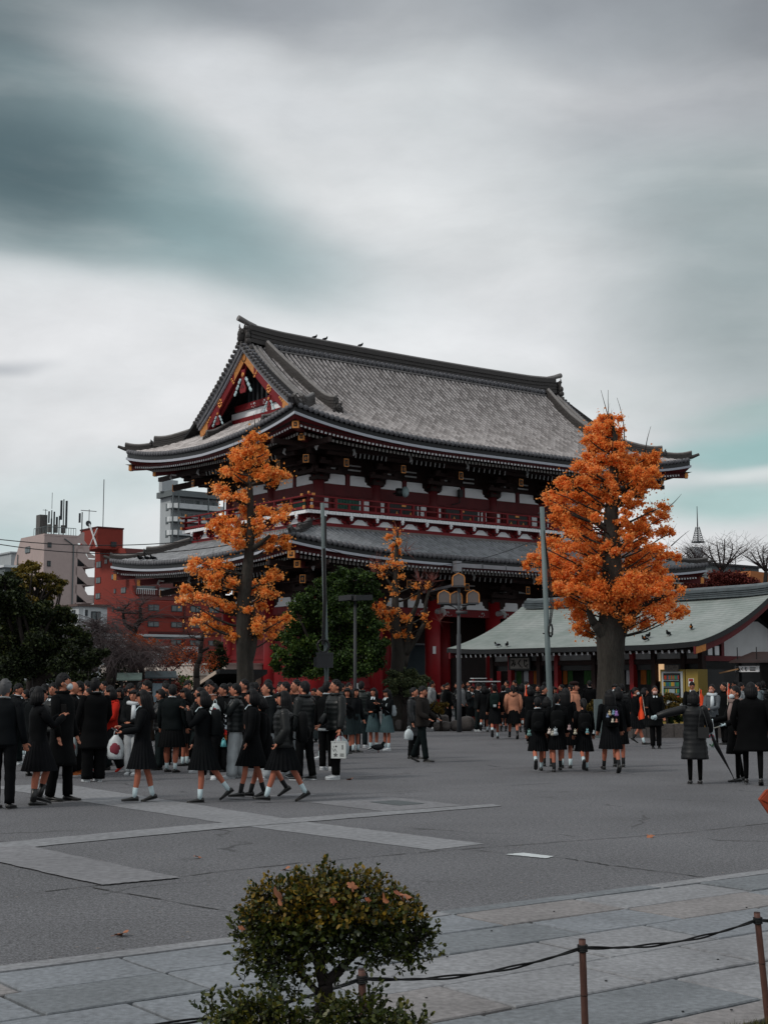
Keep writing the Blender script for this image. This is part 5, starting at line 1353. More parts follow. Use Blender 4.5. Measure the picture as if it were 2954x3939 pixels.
# beige apartment block with outside stairs
bb=Bld('apartment_block',157,210,'beige apartment block with zigzag outside stairs at the far left'); X=lambda x:bb.s_at(x); T=lambda x:bb.t_at(x)
zt=bb.zu(2052); s1=X(282); s2=X(357); tl_=T(42); tm_=T(66)
b=MB(); b.prism([(0,0),(0,zt),(tm_,zt),(tl_,zt-3.6),(tl_,0)],'x',0,s1,0); b.box(-.05,s1+.05,-.05,.3,zt-.3,zt+.0,0)
b.build('wall',BEI,bb.root)
b=MB(); fh=2.75; zz=zt-4.5
b.box(s1+.02,s2,3.4,3.6,0,zt-1,0)
for k in range(7):
    z=zz-k*fh; b.add([(s1,0,z+1.25),(s1,0,z+2.5),(s1+1.0,0,z+2.5),(s2-1.1,0,z+1.0),(s2,0,z+1.0),(s2,0,z-.25),(s2-1.2,0,z-.25)],[tuple(range(7))])
    b.box(s2-.15,s2,0,3.4,z-.25,z+1.0,0); b.box(s1+.3,s2,.3,3.3,z-.3,z-.15,0)
    b.add([(s1,.15,z+1.25),(s1,.15,z+2.5),(s1+1.0,.15,z+2.5),(s2-1.1,.15,z+1.0),(s2,.15,z+1.0),(s2,.15,z-.25),(s2-1.2,.15,z-.25)],[tuple(range(7))[::-1]])
b.box(s1,s1+.25,0,3.4,0,zt,0); b.add([(s1+.25,0,zt),(s1+.9,0,zt+.6),(s2-1.9,0,zt+.6),(s2-1.9,0,zt-.7),(s2-1.1,0,zt-1.6),(s2-.9,0,zt-2.6),(s2,0,zt-3),(s2,0,zz+fh-1.6),(s2-1.2,0,zz+fh-1.6),(s1+.9,0,zz+fh+.6),(s1+.25,0,zz+fh+.6)],[tuple(range(11))])
b.build('stairs',BEI,bb.root)
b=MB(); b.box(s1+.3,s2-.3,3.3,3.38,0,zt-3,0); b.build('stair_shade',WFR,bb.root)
windows(bb,'F',[(X(170),X(185),bb.zu(2105),bb.zu(2085)),(X(170),X(184),bb.zu(2178),bb.zu(2156))]); windows(bb,'L',[(T(86)*1.0,T(103)*1.0,bb.zu(2122)+.2,bb.zu(2096)+.2),(T(86),T(92),bb.zu(2200),bb.zu(2175))])
b=MB(); b.tube([(s1-.5,-.12,0),(s1-.5,-.12,zt-1.5),(s1-2,-.12,zt-.6)],.1,6); b.tube([(-.12,tm_+.8,zt-2.5),(-.12,tm_+.9,zt-7)],.08,5)
for k in range(14):
    a=s1*k/13; b.tube([(a,.3,zt),(a,.3,zt+1.1)],.04,4)
b.tube([(0,.3,zt+1.1),(s1,.3,zt+1.1)],.05,4); b.tube([(.2,0,zt+1.1),(.2,tm_*.5,zt+1.1)],.05,4)
for k in range(8): b.tube([(.2,tm_*.5*k/7,zt),(.2,tm_*.5*k/7,zt+1.1)],.04,4)
b.build('roof_rail',mat('grey_metal',hx('5E6668'),.5,.1),bb.root)
b=MB(); b.box(s1*.0+.5,1.7,3,4.5,zt,zt+3.2)
for x in (2.8,4.6,7.0): b.tube([(s1*x/10,1.5,zt+.4),(s1*x/10,1.5,zt+1.6)],.36,10)
b.build('roof_tanks',mat('roof_tank',hx('5A5856'),.8,.15),bb.root)
am=MB()
def ant(b,x,y,z,h,w_=.3,n=2,dz=2):
    w_*=.55; h*=.76; dz*=.76
    b.tube([(x,y,z),(x,y,z+h)],.09,5)
    for k in range(n): b.box(x+(.35 if k%2 else -.5),x+(.35 if k%2 else -.5)+w_,y-.15,y+.15,z+h-dz*(1+k*.4),z+h-.2)
ant(am,s1*.33,1.5,zt,5.0,.25,2,2.6); ant(am,s1*.42,1.6,zt,3.6,.25,1,2.2); ant(am,s1*.58,1.6,zt,4,.4,1,2.4); ant(am,s1*.7,1.5,zt,7.4,.42,2,4.2); ant(am,s2*.8,1.5,zt+.6,4.3,.4,1,2.2); am.tube([(s1*.33,1.5,zt+4),(s1*.33,1.5,zt+6.5)],.04,4)
am.tube([(s1*.14,1.5,zt+2),(s1*.14,1.5,zt+3.9)],.05,4); am.box(s1*.05,s1*.2,1.48,1.52,zt+3.7,zt+3.76)
am.build('antenna',WFR,bb.root)
# red tiled block with stepped-back upper floors
rb_=Bld('apartment_block',515,225,'brick-red apartment block with slanting upper storeys and rooftop tower'); X=lambda x:rb_.s_at(x); T=lambda x:rb_.t_at(x)
zk=rb_.zu(2311); zt=rb_.zu(2104)+.3; tb=T(355); tt=T(452)
EX=X(870)
b=MB(); b.prism([(0,0),(0,zk),(tt,zt),(tb,zt),(tb,0)],'x',0,EX,0); b.build('wall',REDB,rb_.root)
b=MB(); sl_=lambda z:(z-zk)/(zt-zk)*tt
b.add([(.9,sl_(zk+.3)-.15,zk+.3),(EX,sl_(zk+.3)-.15,zk+.3),(EX,sl_(zt)-.15,zt),(.9,sl_(zt)-.15,zt),(.9,sl_(zk+.3),zk+.3),(EX,sl_(zk+.3),zk+.3),(EX,sl_(zt),zt),(.9,sl_(zt),zt)],[(0,1,2,3),(0,3,7,4),(1,5,6,2),(0,4,5,1)]); b.build('slope',REDD,rb_.root)
for (x0,x1,y0,y1) in ((472,502,2128,2152),(512,540,2130,2154),(525,605,2250,2284),(612,665,2254,2286),(470,500,2190,2212),(690,745,2254,2286)):
    a0,a1=X(x0),X(x1); z0,z1=rb_.zu(y1),rb_.zu(y0); yb=sl_(z1)
    b=MB(); b.box(a0,a1,sl_(z0)-.3,yb+.3,z0-.15,z0+.02,1); b.box(a0,a1,sl_(z0)+.3,sl_(z0)+.45,z0,z1,2); b.box(a0-.15,a0,sl_(z0)-.3,yb+.2,z0,z1,1); b.box(a1,a1+.15,sl_(z0)-.3,yb+.2,z0,z1,1)
    b.box(a0,a1,sl_(z0)-.3,sl_(z0)-.24,z0+.85,z0+.95,0)
    for k in range(int((a1-a0)/.35)): b.box(a0+k*.35,a0+k*.35+.06,sl_(z0)-.3,sl_(z0)-.24,z0,z0+.85,0)
    b.build('balcony',[RAIL,REDD,WIN],rb_.root)
wl=[]
for y0,y1 in ((2323,2348),(2388,2410),(2458,2480)):
    for x0,x1 in ((565,608),(655,697),(728,768),(800,840)): wl.append((X(x0),X(x1),rb_.zu(y1),rb_.zu(y0)))
windows(rb_,'F',wl)
wl=[(T(x1),T(x0),rb_.zu(y1),rb_.zu(y0)) for x0,x1,y0,y1 in ((363,381,2138,2163),(395,405,2134,2152),(363,380,2202,2226),(423,440,2198,2218),(363,380,2266,2290),(433,440,2256,2274),(461,479,2254,2277),(428,434,2326,2344),(446,459,2328,2344))]
windows(rb_,'L',wl,frame=.08)
b=MB()
for y in (2372,2436): b.box(X(570),EX,-.25,0,rb_.zu(y),rb_.zu(y)+.35)
b.box(X(703),X(708),-.3,0,0,zk); b.build('ledges',REDD,rb_.root)
zpt=rb_.zu(2016); b=MB(); b.box(.0+X(515)-3.6,X(515)+1.0,tt+1,tt+7.5,zt-.2,zpt,0); b.box(-3.7,1.1,tt+.9,tt+7.6,zpt-.25,zpt,1); b.box(-1.2,-.3,tt+.7,tt+1,zpt-3.2,zpt-2.4,2)
b.build('rooftop_tower',[REDB,REDD,WFR],rb_.root)
b=MB(); px_=-2.2; b.tube([(px_,tt+2,zpt),(px_,tt+2,zpt+8)],.07,5); b.tube([(-3.3,tt+5,zpt),(-3.3,tt+5,zpt+3.2)],.06,5); b.box(-4.8,-2.0,tt+4.95,tt+5.05,zpt+2.9,zpt+3.0); b.tube([(-3.5,tt+4.9,zpt+.8),(-3.3,tt+5,zpt+.85)],.5,10); b.build('antenna',WFR,rb_.root)
b=MB(); b.beam((-3.9,tt+.5,zt),(-3.9,tt+3.5,zt+4),.2,.2); b.beam((-3.9,tt+3.5,zt),(-3.9,tt+.5,zt+3),.15,.15); b.build('roof_steps',RAIL,rb_.root)
# grey tower block with curved balconies
gt=Bld('apartment_tower',648,310,'tall grey apartment tower with rows of pale balconies behind the left eave'); X=lambda x:gt.s_at(x); T=lambda x:gt.t_at(x)
GRY=mat('grey_concrete',hx('A2A7AA'),.85,.08,.1,fine=.04); GRD=mat('grey_dark',hx('62686A'),.8,.08,.2); zt=gt.zu(1900)
b=MB(); ta=T(605); b.box(0,X(835),0.2,ta,0,zt,0); b.build('wall',GRY,gt.root)
b=MB(); b.box(-1,X(838),-2.3,ta+.0,zt-.6,zt+.5,0); b.box(-1,X(838),-2.3,ta,zt+.5,zt+.7,0); b.build('roof_slab',GRD,gt.root)
b=MB(); b.box(-1.5,2.5,ta-3.5,ta-2,zt+.7,zt+3.4,0); b.build('roof_plant',GRY,gt.root)
fh=3.0
for k in range(7):
    z=zt-3.3-k*fh
    b=MB(); E1=X(835); c1=X(672); c2_=X(770)
    b.box(-.9,E1,-2.2,0.2,z-.15,z,1); b.box(-.8,c1,-2.2+.05,-2.1,z,z+1.1,0) if False else None
    P=[(-.9,.2),(-.9,-.9),(.6,-2.2),(E1,-2.2)]
    for (x0,y0),(x1,y1) in zip(P[:-1],P[1:]): b.beam((x0,y0,z+.55),(x1,y1,z+.55),.08,1.1,0)
    n=60
    for q in range(n): 
        x=.6+(E1-.6)*q/n; b.box(x,x+.05,-2.26,-2.23,z,z+1.1,2)
    b.build('balcony',[RAIL,GRD,GRY],gt.root)
    b=MB(); 
    for (x0,x1) in ((X(690),X(700)),(X(705),X(735)),(X(745),X(760)),(X(775),X(800)),(X(805),X(830))): b.box(x0,x1,.1,.16,z,z+2.2)
    b.build('balcony_door',WIN,gt.root)
b=MB()
for x in (-.8,.6,X(773),X(834)): b.box(x-.12,x+.12,-2.4,-2.1,0,zt)
b.build('column',GRD,gt.root); windows(gt,'L',[(T(648)+1.2,T(648)+2.4,zt-3-k*fh-.6,zt-3-k*fh+1) for k in range(6)],frame=.1)
b=MB(); b.tube([(X(735),4,zt),(X(735),4,zt+7)],.05,4); b.build('mast',WFR,gt.root)
# small white house, far left building, low wall
def house(name,px,Y,x2,t2,ytop,label,m,rm,slab=.3):
    B=Bld(name,px,Y,label); z=B.zu(ytop); b=MB(); b.box(0,B.s_at(x2),0,B.t_at(t2),0,z,0); b.build('wall',m,B.root)
    b=MB(); b.box(-.3,B.s_at(x2)+.3,-.3,B.t_at(t2)+.3,z,z+slab,0); b.build('roof',rm,B.root); return B
WH=mat('white_render',hx('B4B8BA'),.8,.07,.3)
B=house('house',298,150,408,210,2332,'small white flat-roofed house between the beige block and the red block',WH,mat('brown_roof',hx('5A4A46'),.8,.1),.25)
windows(B,'F',[(B.s_at(322),B.s_at(332),B.zu(2368),B.zu(2345)),(B.s_at(346),B.s_at(382),B.zu(2395),B.zu(2350))]); windows(B,'L',[(.8,1.6,B.zu(2375),B.zu(2345))])
b=MB(); b.box(.5,.7,-.05,0,0,B.zu(2340)); b.build('down_pipe',RAIL,B.root)
B=house('building',30,260,80,-40,2128,'pale building at the extreme left edge behind the beige block',GRY,GRY); B2=house('building',8,180,48,-60,2182,'low grey flat-roofed building at the left edge under the pale one',GRD,RAIL); windows(B,'F',[(1,2.5,B.zu(2147),B.zu(2137))])
B=Bld('terrace_houses',420,120,'white low houses glimpsed behind the weeping trees'); b=MB(); b.box(-10,3,0,6,0,5.6,0); b.box(4,9,0,6,0,4.8,0); b.build('wall',WH,B.root); b=MB(); b.box(-10.3,9.3,-.3,6.3,5.6,5.8); b.build('roof',WH,B.root); windows(B,'F',[(-8,-6.5,3.2,4.6),(-4,-2.5,3.2,4.6),(0,1.6,3.2,4.6)])
# long low cream building at the back of the square
CREAM=mat('cream_render',hx('B3A294'),.85,.07,.4)
B=Bld('low_building',872,74,'long low cream-walled building behind the notice boards left of the gate'); tL=B.t_at(395)
b=MB(); b.box(0,6,0,tL,0,2.62,0); b.build('wall',CREAM,B.root); b=MB(); b.box(-.12,6.1,-.1,tL,2.05,2.62,0); b.box(-.2,6.2,-.2,tL,2.62,2.7,0); b.build('parapet',mat('pale_band',hx('BDB3AB'),.8,.05,.5),B.root)
windows(B,'L',[(B.t_at(712),B.t_at(690),1.75,2.0)],frame=.05,off=-.2)
b=empty('hut',at(880,2620,66).xy.to_3d(),GROT,'dark-roofed hut end with pale bargeboard beside the left gate pillar','hut')
q=MB(); q.prism([(-.2,2.3),(0,2.3),(1.6,1.75),(3.0,1.3),(3.0,1.15),(-.2,2.1)],'x',-.6,2,0); q.build('roof',BLACKM,b); q=MB(); q.beam((-.68,0,2.16),(-.68,3.0,1.16),.05,.16); q.build('bargeboard',CREAM,b); q=MB(); q.box(0,2,0,2.8,0,1.3); q.build('wall',DBROWN,b)
def noticeboard(px0,px1,ytop,Y,label,roofm,crest):
    a,c=at(px0,ytop,Y),at(px1,ytop,Y); w_=c.x-a.x; zt=a.z; r=empty('notice_board',(a.x+w_/2,Y,0),R(8),label,'notice board'); h=w_/2
    b=MB(); b.prism([(-.38,zt-.26),(0,zt),(.38,zt-.26),(.38,zt-.31),(0,zt-.06),(-.38,zt-.31)],'x',-h+.05,h-.05,0); b.build('roof',roofm,r)
    b=MB()
    for x in (-h*.55,h*.55): b.box(x-.05,x+.05,-.05,.05,0,zt-.1)
    b.box(-h*.8,h*.8,-.03,.03,zt-.42,zt-.36); b.build('post',BLACKM,r)
    b=MB(); b.box(-h*.5,h*.5,-.02,.02,.9,zt-.5); b.build('board',mat('board_face_'+('a' if crest else 'b'),hx('8FA3AE') if crest else hx('7A4638'),.6,.12,3),r)
    if crest:
        b=MB(); b.ell((h-.02,-.0,zt-.2),.02,.09,.11,0,12,8); b.ell((h+.0,-.0,zt-.2),.015,.02,.06,1,8,6); b.build('crest',[WHITE,BLACKM],r)
noticeboard(448,552,2588,57,'notice board with green-grey roof and brown panel left of the crested one',mat('green_grey_roof',hx('6E7E78'),.6,.15,6),False)
noticeboard(556,684,2581,58,'notice board with dark gabled roof and round white crest in front of the cream wall',mat('slate_roof',hx('3A4448'),.6,.15,6),True)
# far right: lattice mast, grey house, orange block
B=Bld('mast_building',2672,420,'pale far building carrying the lattice mast at far right'); z=B.zu(2083)
b=MB(); b.box(B.s_at(2682),B.s_at(2716),0,3,0,z-1.5); b.build('wall',WH,B.root)
b=MB(); ox=B.s_at(2697); Z=lambda y:B.zu(y)
for k in range(4):
    sx,sy=((-1,-1),(1,-1),(1,1),(-1,1))[k]; b.tube([(ox+sx*1.2,sy*1.2,Z(2083)),(ox+sx*.35,sy*.35,Z(2024))],.1,4)
for q in range(7):
    z0=Z(2083)+(Z(2024)-Z(2083))*q/7; z1=Z(2083)+(Z(2024)-Z(2083))*(q+1)/7; r0=1.2-.85*q/7; r1=1.2-.85*(q+1)/7
    for k in range(4):
        p=((-1,-1),(1,-1),(1,1),(-1,1)); a=p[k]; c=p[(k+1)%4]
        b.tube([(ox+a[0]*r0,a[1]*r0,z0),(ox+c[0]*r1,c[1]*r1,z1)],.06,3); b.tube([(ox+a[0]*r0,a[1]*r0,z0),(ox+c[0]*r0,c[1]*r0,z0)],.06,3)
b.tube([(ox,0,Z(2024)),(ox,0,Z(1945))],[.2,.1],5); b.box(ox-1.4,ox+1.4,-1.4,1.4,Z(2086),Z(2083)+.2); b.build('lattice_mast',WFR,B.root)
B=Bld('house',2815,160,'low dark grey house with railing behind the green roof at far right'); b=MB(); b.box(-3,B.s_at(2930),0,8,0,B.zu(2178)); b.build('wall',GRD,B.root); b=MB(); b.box(-3.4,B.s_at(2930)+.5,-.5,8,B.zu(2178),B.zu(2171)); b.box(1,6,2,5,B.zu(2171),B.zu(2164)); b.build('roof',BLACKM,B.root)
windows(B,'F',[(B.s_at(2838),B.s_at(2846),B.zu(2200),B.zu(2184)),(B.s_at(2862),B.s_at(2870),B.zu(2205),B.zu(2184)),(B.s_at(2892),B.s_at(2900),B.zu(2205),B.zu(2187))])
b=MB(); b.tube([(B.s_at(2875),2,B.zu(2171)),(B.s_at(2875),2,B.zu(2119))],.06,4); b.tube([(B.s_at(2894),2,B.zu(2171)),(B.s_at(2894),2,B.zu(2126))],.06,4); b.build('mast',WFR,B.root)
B=Bld('building',2898,130,'plain orange-brown wall at the extreme right above the green roof'); b=MB(); b.prism([(0,0),(0,B.zu(2196)),(2.2,B.zu(2198)),(12,B.zu(2230)),(12,0)],'y',0,5); b.build('wall',mat('orange_render',hx('A5683F'),.85,.06,.3),B.root)
# ------------------------------------------------------------------ street furniture
POLE=mat('galvanised_pole',hx('5F6B6C'),.6,.25,1.5,stretch=(3,3,.4)); DPOLE=mat('charcoal_pole',hx('303235'),.55,.1)
def T_(b,pts,r,m=0,n=8): b.tube(pts,r,n,m)
p1=at(1258,2650,44); p1b=Vector((p1.x,44,0)); p1t=at(1240,1935,44)
r=empty('utility_pole',p1b,0,'tall thin grey pole with a black control box halfway, left of centre','pole')
L=lambda v:Vector(v)-p1b
b=MB(); T_(b,[(0,0,0),L(at(1256,2560,44)),L(p1t)],[.07,.07,.062],0,12); b.build('pole',POLE,r,True)
b=MB(); T_(b,[L(at(1247,2110,43.9)),L(at(1250,2300,43.9)),L(at(1244,2480,43.9))],[.05,.06,.05]); 
for k in range(14):
    a=k*PI/7; T_(b,[L(at(1244,2485,43.9))+Vector((.18*math.cos(a),-.02,.2*math.sin(a))),L(at(1244,2485,43.9))+Vector((.18*math.cos(a+.45),-.02,.2*math.sin(a+.45)))],.035,0,5)
T_(b,[L(at(1252,1985,43.9)),L(at(1254,2100,43.9))],.03); b.build('cable_bundle',BLACKM,r)
b=MB(); c=L(at(1252,2540,43.8)); b.box(c.x-.27,c.x+.24,c.y-.2,c.y+.05,c.z-.23,c.z+.22); b.box(c.x-.29,c.x+.26,c.y-.215,c.y-.2,c.z+.17,c.z+.24); b.box(c.x-.36,c.x-.27,c.y-.1,c.y,c.z-.2,c.z+.1); b.build('control_box',DPOLE,r)
p2=at(2116,2740,42); p2b=Vector((at(2118,2830,42).x,42,0)); r=empty('utility_pole',p2b,0,'leaning pale grey pole with loose black cables in front of the green roof','pole')
L2=lambda v:Vector(v)-p2b
b=MB(); T_(b,[(0,0,0),L2(at(2112,2650,42)),L2(at(2084,1950,42))],[.09,.085,.072],0,12); b.build('pole',POLE,r,True)
b=MB()
for k in range(3): T_(b,[L2(at(2092,2040,41.9)),L2(at(2106+k*4,2200,41.9)),L2(at(2118+k*5,2330,41.9)),L2(at(2112+k*3,2400,41.9))],.012,0,4)
for k in range(12):
    a=k*.8; T_(b,[L2(at(2114,2425,41.9))+Vector((.06*math.cos(a)+.02,-.03,.2*math.sin(a))),L2(at(2114,2425,41.9))+Vector((.06*math.cos(a+1)+.02,-.03,.2*math.sin(a+1)))],.028,0,5)
for y in (1975,2035,2437): q=L2(at(2084+28*(y-1950)/700,y,42)); T_(b,[q-Vector((.13,0,0)),q+Vector((.13,0,.02))],.02,0,5)
b.build('cable_bundle',BLACKM,r)
def wire(a,b_,sag,rad=.011,label='x'):
    b=MB(); a,b_=Vector(a),Vector(b_); b.tube([a.lerp(b_,k/24)-Vector((0,0,sag*4*(k/24)*(1-k/24))) for k in range(25)],rad,4)
    tag(b.build('overhead_wire',BLACKM),label,'wire')
wire(at(1244,1990,44),at(-60,2068,40),.5,.013,'upper of the two black wires crossing from the left edge to the pole')
wire(at(1244,2012,44),at(-60,2084,40),.62,.013,'lower of the two black wires crossing from the left edge to the pole')
wire(at(1250,2105,44),at(2088,2062,42),.75,.009,'thin black wire sagging between the two grey poles')
# modern two-arm lamp
pb_=Vector((at(1366,2600,46).x,46,0)); r=empty('street_lamp',pb_,0,'black modern street lamp with two flat heads in front of the evergreen','street lamp'); Q=lambda x,y:at(x,y,46)-pb_
b=MB(); T_(b,[(0,0,0),(0,0,.9),Q(1366,2305)],[.09,.06,.05],0,10); b.build('pole',DPOLE,r,True)
for x0,x1,d in ((1312,1362,.35),(1362,1425,-.35)):
    b=MB(); p=Q(x0,2302);q=Q(x1,2298); b.beam(Vector((p.x,p.y+d*.6,p.z)),Vector((q.x,q.y-d*.2,q.z)),.32,.17); b.build('lamp_head',DPOLE,r)
# ornate lamp with four gilt-edged lanterns
pb_=Vector((at(1765,2600,49).x,49,0)); r=empty('street_lamp',pb_,0,'ornate street lamp with four gilt-edged pointed lanterns on a grey post','street lamp'); Q=lambda x,y:at(x,y,49)-pb_
GP2=mat('grey_lamp_post',hx('44474B'),.55,.1); GLS=mat('smoked_glass',hx('5A5250'),.2,.1,6,spec=.6)
b=MB(); T_(b,[(0,0,0),(0,0,1.3),(0,0,3.35),(0,0,3.4),Q(1764,2260)],[.085,.085,.075,.055,.05],0,12)
for dx,dy in ((-1,0),(1,0),(0,1)): b.beam((0,0,Q(0,2326).z),(dx*.6,dy*.6,Q(0,2326).z),.05,.05); T_(b,[(0,0,Q(0,2352).z),(dx*.14,dy*.14,Q(0,2336).z),(dx*.35,dy*.35,Q(0,2327).z)],.02,0,5)
b.box(-.1,.3,-.1,-.04,Q(0,2362).z,Q(0,2350).z); b.build('post',GP2,r,True)
def lantern(x,y,z):
    w_,h=.21,.44; P=[(-w_,0),(-w_,h*.62),(-w_*.86,h*.8),(0,h),(w_*.86,h*.8),(w_,h*.62),(w_,0)]
    b=MB(); b.prism([(x+p[0]*.9,z+p[1]*.93+.01) for p in P],'y',y-.17,y+.17,0); T=b.build('lantern',GLS,r)
    b=MB()
    for yy in (y-.18,y+.18):
        for p,q in zip(P[:-1],P[1:]): b.beam((x+p[0],yy,z+p[1]),(x+q[0],yy,z+q[1]),.03,.03,up=Vector((0,1,0)))
    for p in P[1:6]: b.beam((x+p[0],y-.18,z+p[1]),(x+p[0],y+.18,z+p[1]),.02,.02)
    b.box(x-w_,x+w_,y-.19,y+.19,z-.04,z,1); b.build('lantern_frame',[GOLD,GP2],T)
lantern(0,0,Q(0,2254).z); lantern(-.51,0,Q(0,2320).z); lantern(.5,0,Q(0,2320).z); lantern(-.06,.6,Q(0,2320).z)
# rocks of the island and the planter kerb
ROCK=mat('weathered_rock',hx('55504E'),.92,.25,2,bump=.8,bscale=14,fine=.2)
def rock(x,y,rx,rz,ry,label,sq=.5,Y=None,name='rock'):
    Y=Y or 50.3; c=at(x,y,Y); b=MB(); sd=rnd.random()*50
    def fn(q):
        m=max(abs(q.x),abs(q.y),abs(q.z)); q2=q*(1-sq)+q/m*sq*.85; return q2*(1+.12*noise.noise(q*1.7+Vector((sd,0,0))))
    b.ell((0,0,rz*.9),rx,ry,rz,0,18,12,fn); o=b.build(name,ROCK,None,True); o.location=(c.x,Y,0); tag(o,label,'rock','rocks edging the island')
k=50.3/F
for i,(x0,x1,y0,lab) in enumerate(((1518,1550,2762,'dark squarish rock at the left end of the island beside a green-skirted girl'),(1552,1590,2780,'low rock partly behind the brown-jacketed person'),(1666,1700,2776,'low rounded rock under the yellow bush'),(1690,1728,2748,'reddish upright rock behind the front row of the island'),(1692,1735,2772,'boxy rock in front of the reddish upright one'),(1730,1775,2768,'wide flat-topped rock second from the right end of the island'),(1762,1826,2753,'large smooth boulder at the right end of the island'))):
    rock((x0+x1)/2,2800,(x1-x0)/2*k*1.05,(2812-y0)*k/2,.35,lab,.45 if i<6 else .2,50.3 if i not in (3,) else 50.9)
kb=MB()
for a in range(9):
    x0=at(2322+a*52,2600,44.4).x; x1=at(2322+(a+1)*52-2,2600,44.4).x; kb.box(x0,x1,44.2,44.6,0,.42+rnd.uniform(-.01,.01))
kb.box(at(2322,2600,44.4).x,at(2340,2600,44.4).x,44.6,47.5,0,.42)
tag(kb.build('planter_kerb',ROCK),'low stone kerb of the planter around the big ginkgo','planter')
b=MB(); b.box(at(2282,2600,44).x,at(2312,2600,44).x,43.9,44.1,.0,at(0,2690,44).z); tag(b.build('utility_cabinet',POLE),'pale grey upright metal cabinet left of the big ginkgo trunk','cabinet')
# souvenir stand with red posts
c=at(1855,2600,53); r=empty('souvenir_stand',(c.x,53,0),R(10),'small stand with red posts and pale shelf top in the distant crowd','stall')
b=MB()
for x in (-.42,.42): b.beam((x,-.2,0),(x*.8,0,1.85),.07,.07)
b.beam((-.42,.3,0),(-.33,0,1.85),.07,.07); b.build('post',RED,r); b=MB(); b.box(-.45,.62,-.3,.3,1.72,1.76); b.box(-.4,.1,-.28,.28,1.84,1.87); b.build('shelf_top',RAIL,r)
b=MB()
for k_ in range(30): b.ell((rnd.uniform(-.35,.35),-.25,rnd.uniform(.9,1.65)),.03,.02,.03,k_%2,6,4)
b.build('goods',[BLACKM,RAIL],r)
# ------------------------------------------------------------------ bamboo posts and rope in the foreground
BAM=mat('brown_bamboo_post',hx('563A32'),.6,.25,4,stretch=(2,2,.5),fine=.15); BAMD=mat('bamboo_node',hx('33201C'),.7,.2,8); ROPE=mat('black_rope',hx('1A1B1C'),.85,.2,30)
posts=[]
for (px,py,Y,lab) in ((782,2095,5.96,'bamboo post half hidden behind the clipped bush'),(1257,2030,6.63,'middle bamboo post standing clear of the bush'),(1634,1972,7.33,'bamboo post at the right edge of the walk')):
    p=at(px/.5616,py/.5616,Y); lean=.012 if px<1600 else .05; base=Vector((p.x+lean,Y,.02)); posts.append((p,base))
    r=empty('rope_post',(base.x,base.y,0),0,lab,'post','bamboo posts of the rope fence')
    b=MB(); h=p.z; off=p.x-base.x; n=20; r0=.0162
    pts=[(off*k/n,0,-.1+(h+.1)*k/n) for k in range(n+1)]; b.tube(pts,[r0*(1+.02*math.sin(k*2.1)) for k in range(n+1)],20,0,True); b.build('post',BAM,r,True)
    b=MB()
    for f_ in (.26,.62) : z=h*f_-.03; b.tube([(off*f_,0,z-.004),(off*f_,0,z),(off*f_,0,z+.004)],[r0,r0*1.07,r0],20,1)
    b.tube([(off,0,h-.002),(off,0,h+.004)],r0*.95,20,1); b.build('node_rings',[BAM,BAMD],r,True)
    b=MB()
    for k in range(4): b.tube([(off*.93+math.cos(a*.4)*(r0+.004),math.sin(a*.4)*(r0+.004),h-.05+.008*k+.001*math.sin(a)) for a in range(17)],.0048,6)
    b.build('rope_lashing',ROPE,r)
def rope(a,b_,sag,label,off=.0):
    a,b_=Vector(a),Vector(b_); b=MB()
    for s in (0,1):
        n=60; b.tube([a.lerp(b_,k/n)+Vector((0,0,-sag*4*(k/n)*(1-k/n)))+Vector((0,math.cos(k*.35+s*PI),math.sin(k*.35+s*PI)))*.0036+Vector((0,0,-.006*s*math.sin(PI*k/n))) for k in range(n+1)],.0046,7)
    tag(b.build('rope',ROPE,None,True),label,'rope','ropes of the low fence')
H_=lambda i:posts[i][0]-Vector((0,0,.035))
rope(H_(0),H_(1),.045,'black rope sagging from the hidden post to the middle post'); rope(H_(1),H_(2),.04,'black rope sagging from the middle post to the right post')
rope(H_(2),H_(2)+Vector((1.03,.69,-.01)),.045,'short piece of black rope leaving the frame right of the last post'); rope(H_(0)-Vector((1.05,.7,.03)),H_(0),.05,'black rope running left behind the clipped bush')
# ------------------------------------------------------------------ clipped foreground bush
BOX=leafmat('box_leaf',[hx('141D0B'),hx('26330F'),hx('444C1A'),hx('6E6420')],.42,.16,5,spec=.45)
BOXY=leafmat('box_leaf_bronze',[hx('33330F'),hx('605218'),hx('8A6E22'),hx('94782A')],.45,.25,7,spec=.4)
cF=crop(700,3200,.66305)
def shoots(blobs,dens,Lr=(.05,.12),leaf=.026,upb=.5):
    """short leafy shoots growing outward from the crown; returns leaf bases, directions, and stems"""
    P=[];D=[];st=MB()
    for c,rx,ry,rz in blobs:
        n=max(2,int(dens*(rx*rz*4200))); c=Vector(c)
        for i in range(n):
            q=Vector(nr.normal(size=3)).normalized(); rr=nr.uniform(.45,1)**.6; o=c+Vector((q.x*rx,q.y*ry,q.z*rz))*rr
            d=(q+Vector((nr.normal(0,.35),nr.normal(0,.35),nr.normal(upb,.4)))).normalized(); L=nr.uniform(*Lr)*(1.6 if nr.rand()<.04 else 1)
            nn=int(L/.011); sd=d.cross(Vector((0,0,1))); sd=sd.normalized() if sd.length>.05 else Vector((1,0,0)); s2=d.cross(sd)
            e=o+d*L; st.tube([o-d*.02,o+d*L*.5,e],[.0016,.0012,.0006],3,0,False)
            for k in range(nn):
                a=k/max(1,nn-1); base=o+d*L*a; ax=sd if k%2 else s2
                for sg in (-1,1):
                    P.append(tuple(base)); D.append(tuple((d*(.55+.5*a)+ax*sg*(.9-.4*a)).normalized()))
            P.append(tuple(e)); D.append(tuple(d))
    return np.array(P),np.array(D),st
YB=5.0
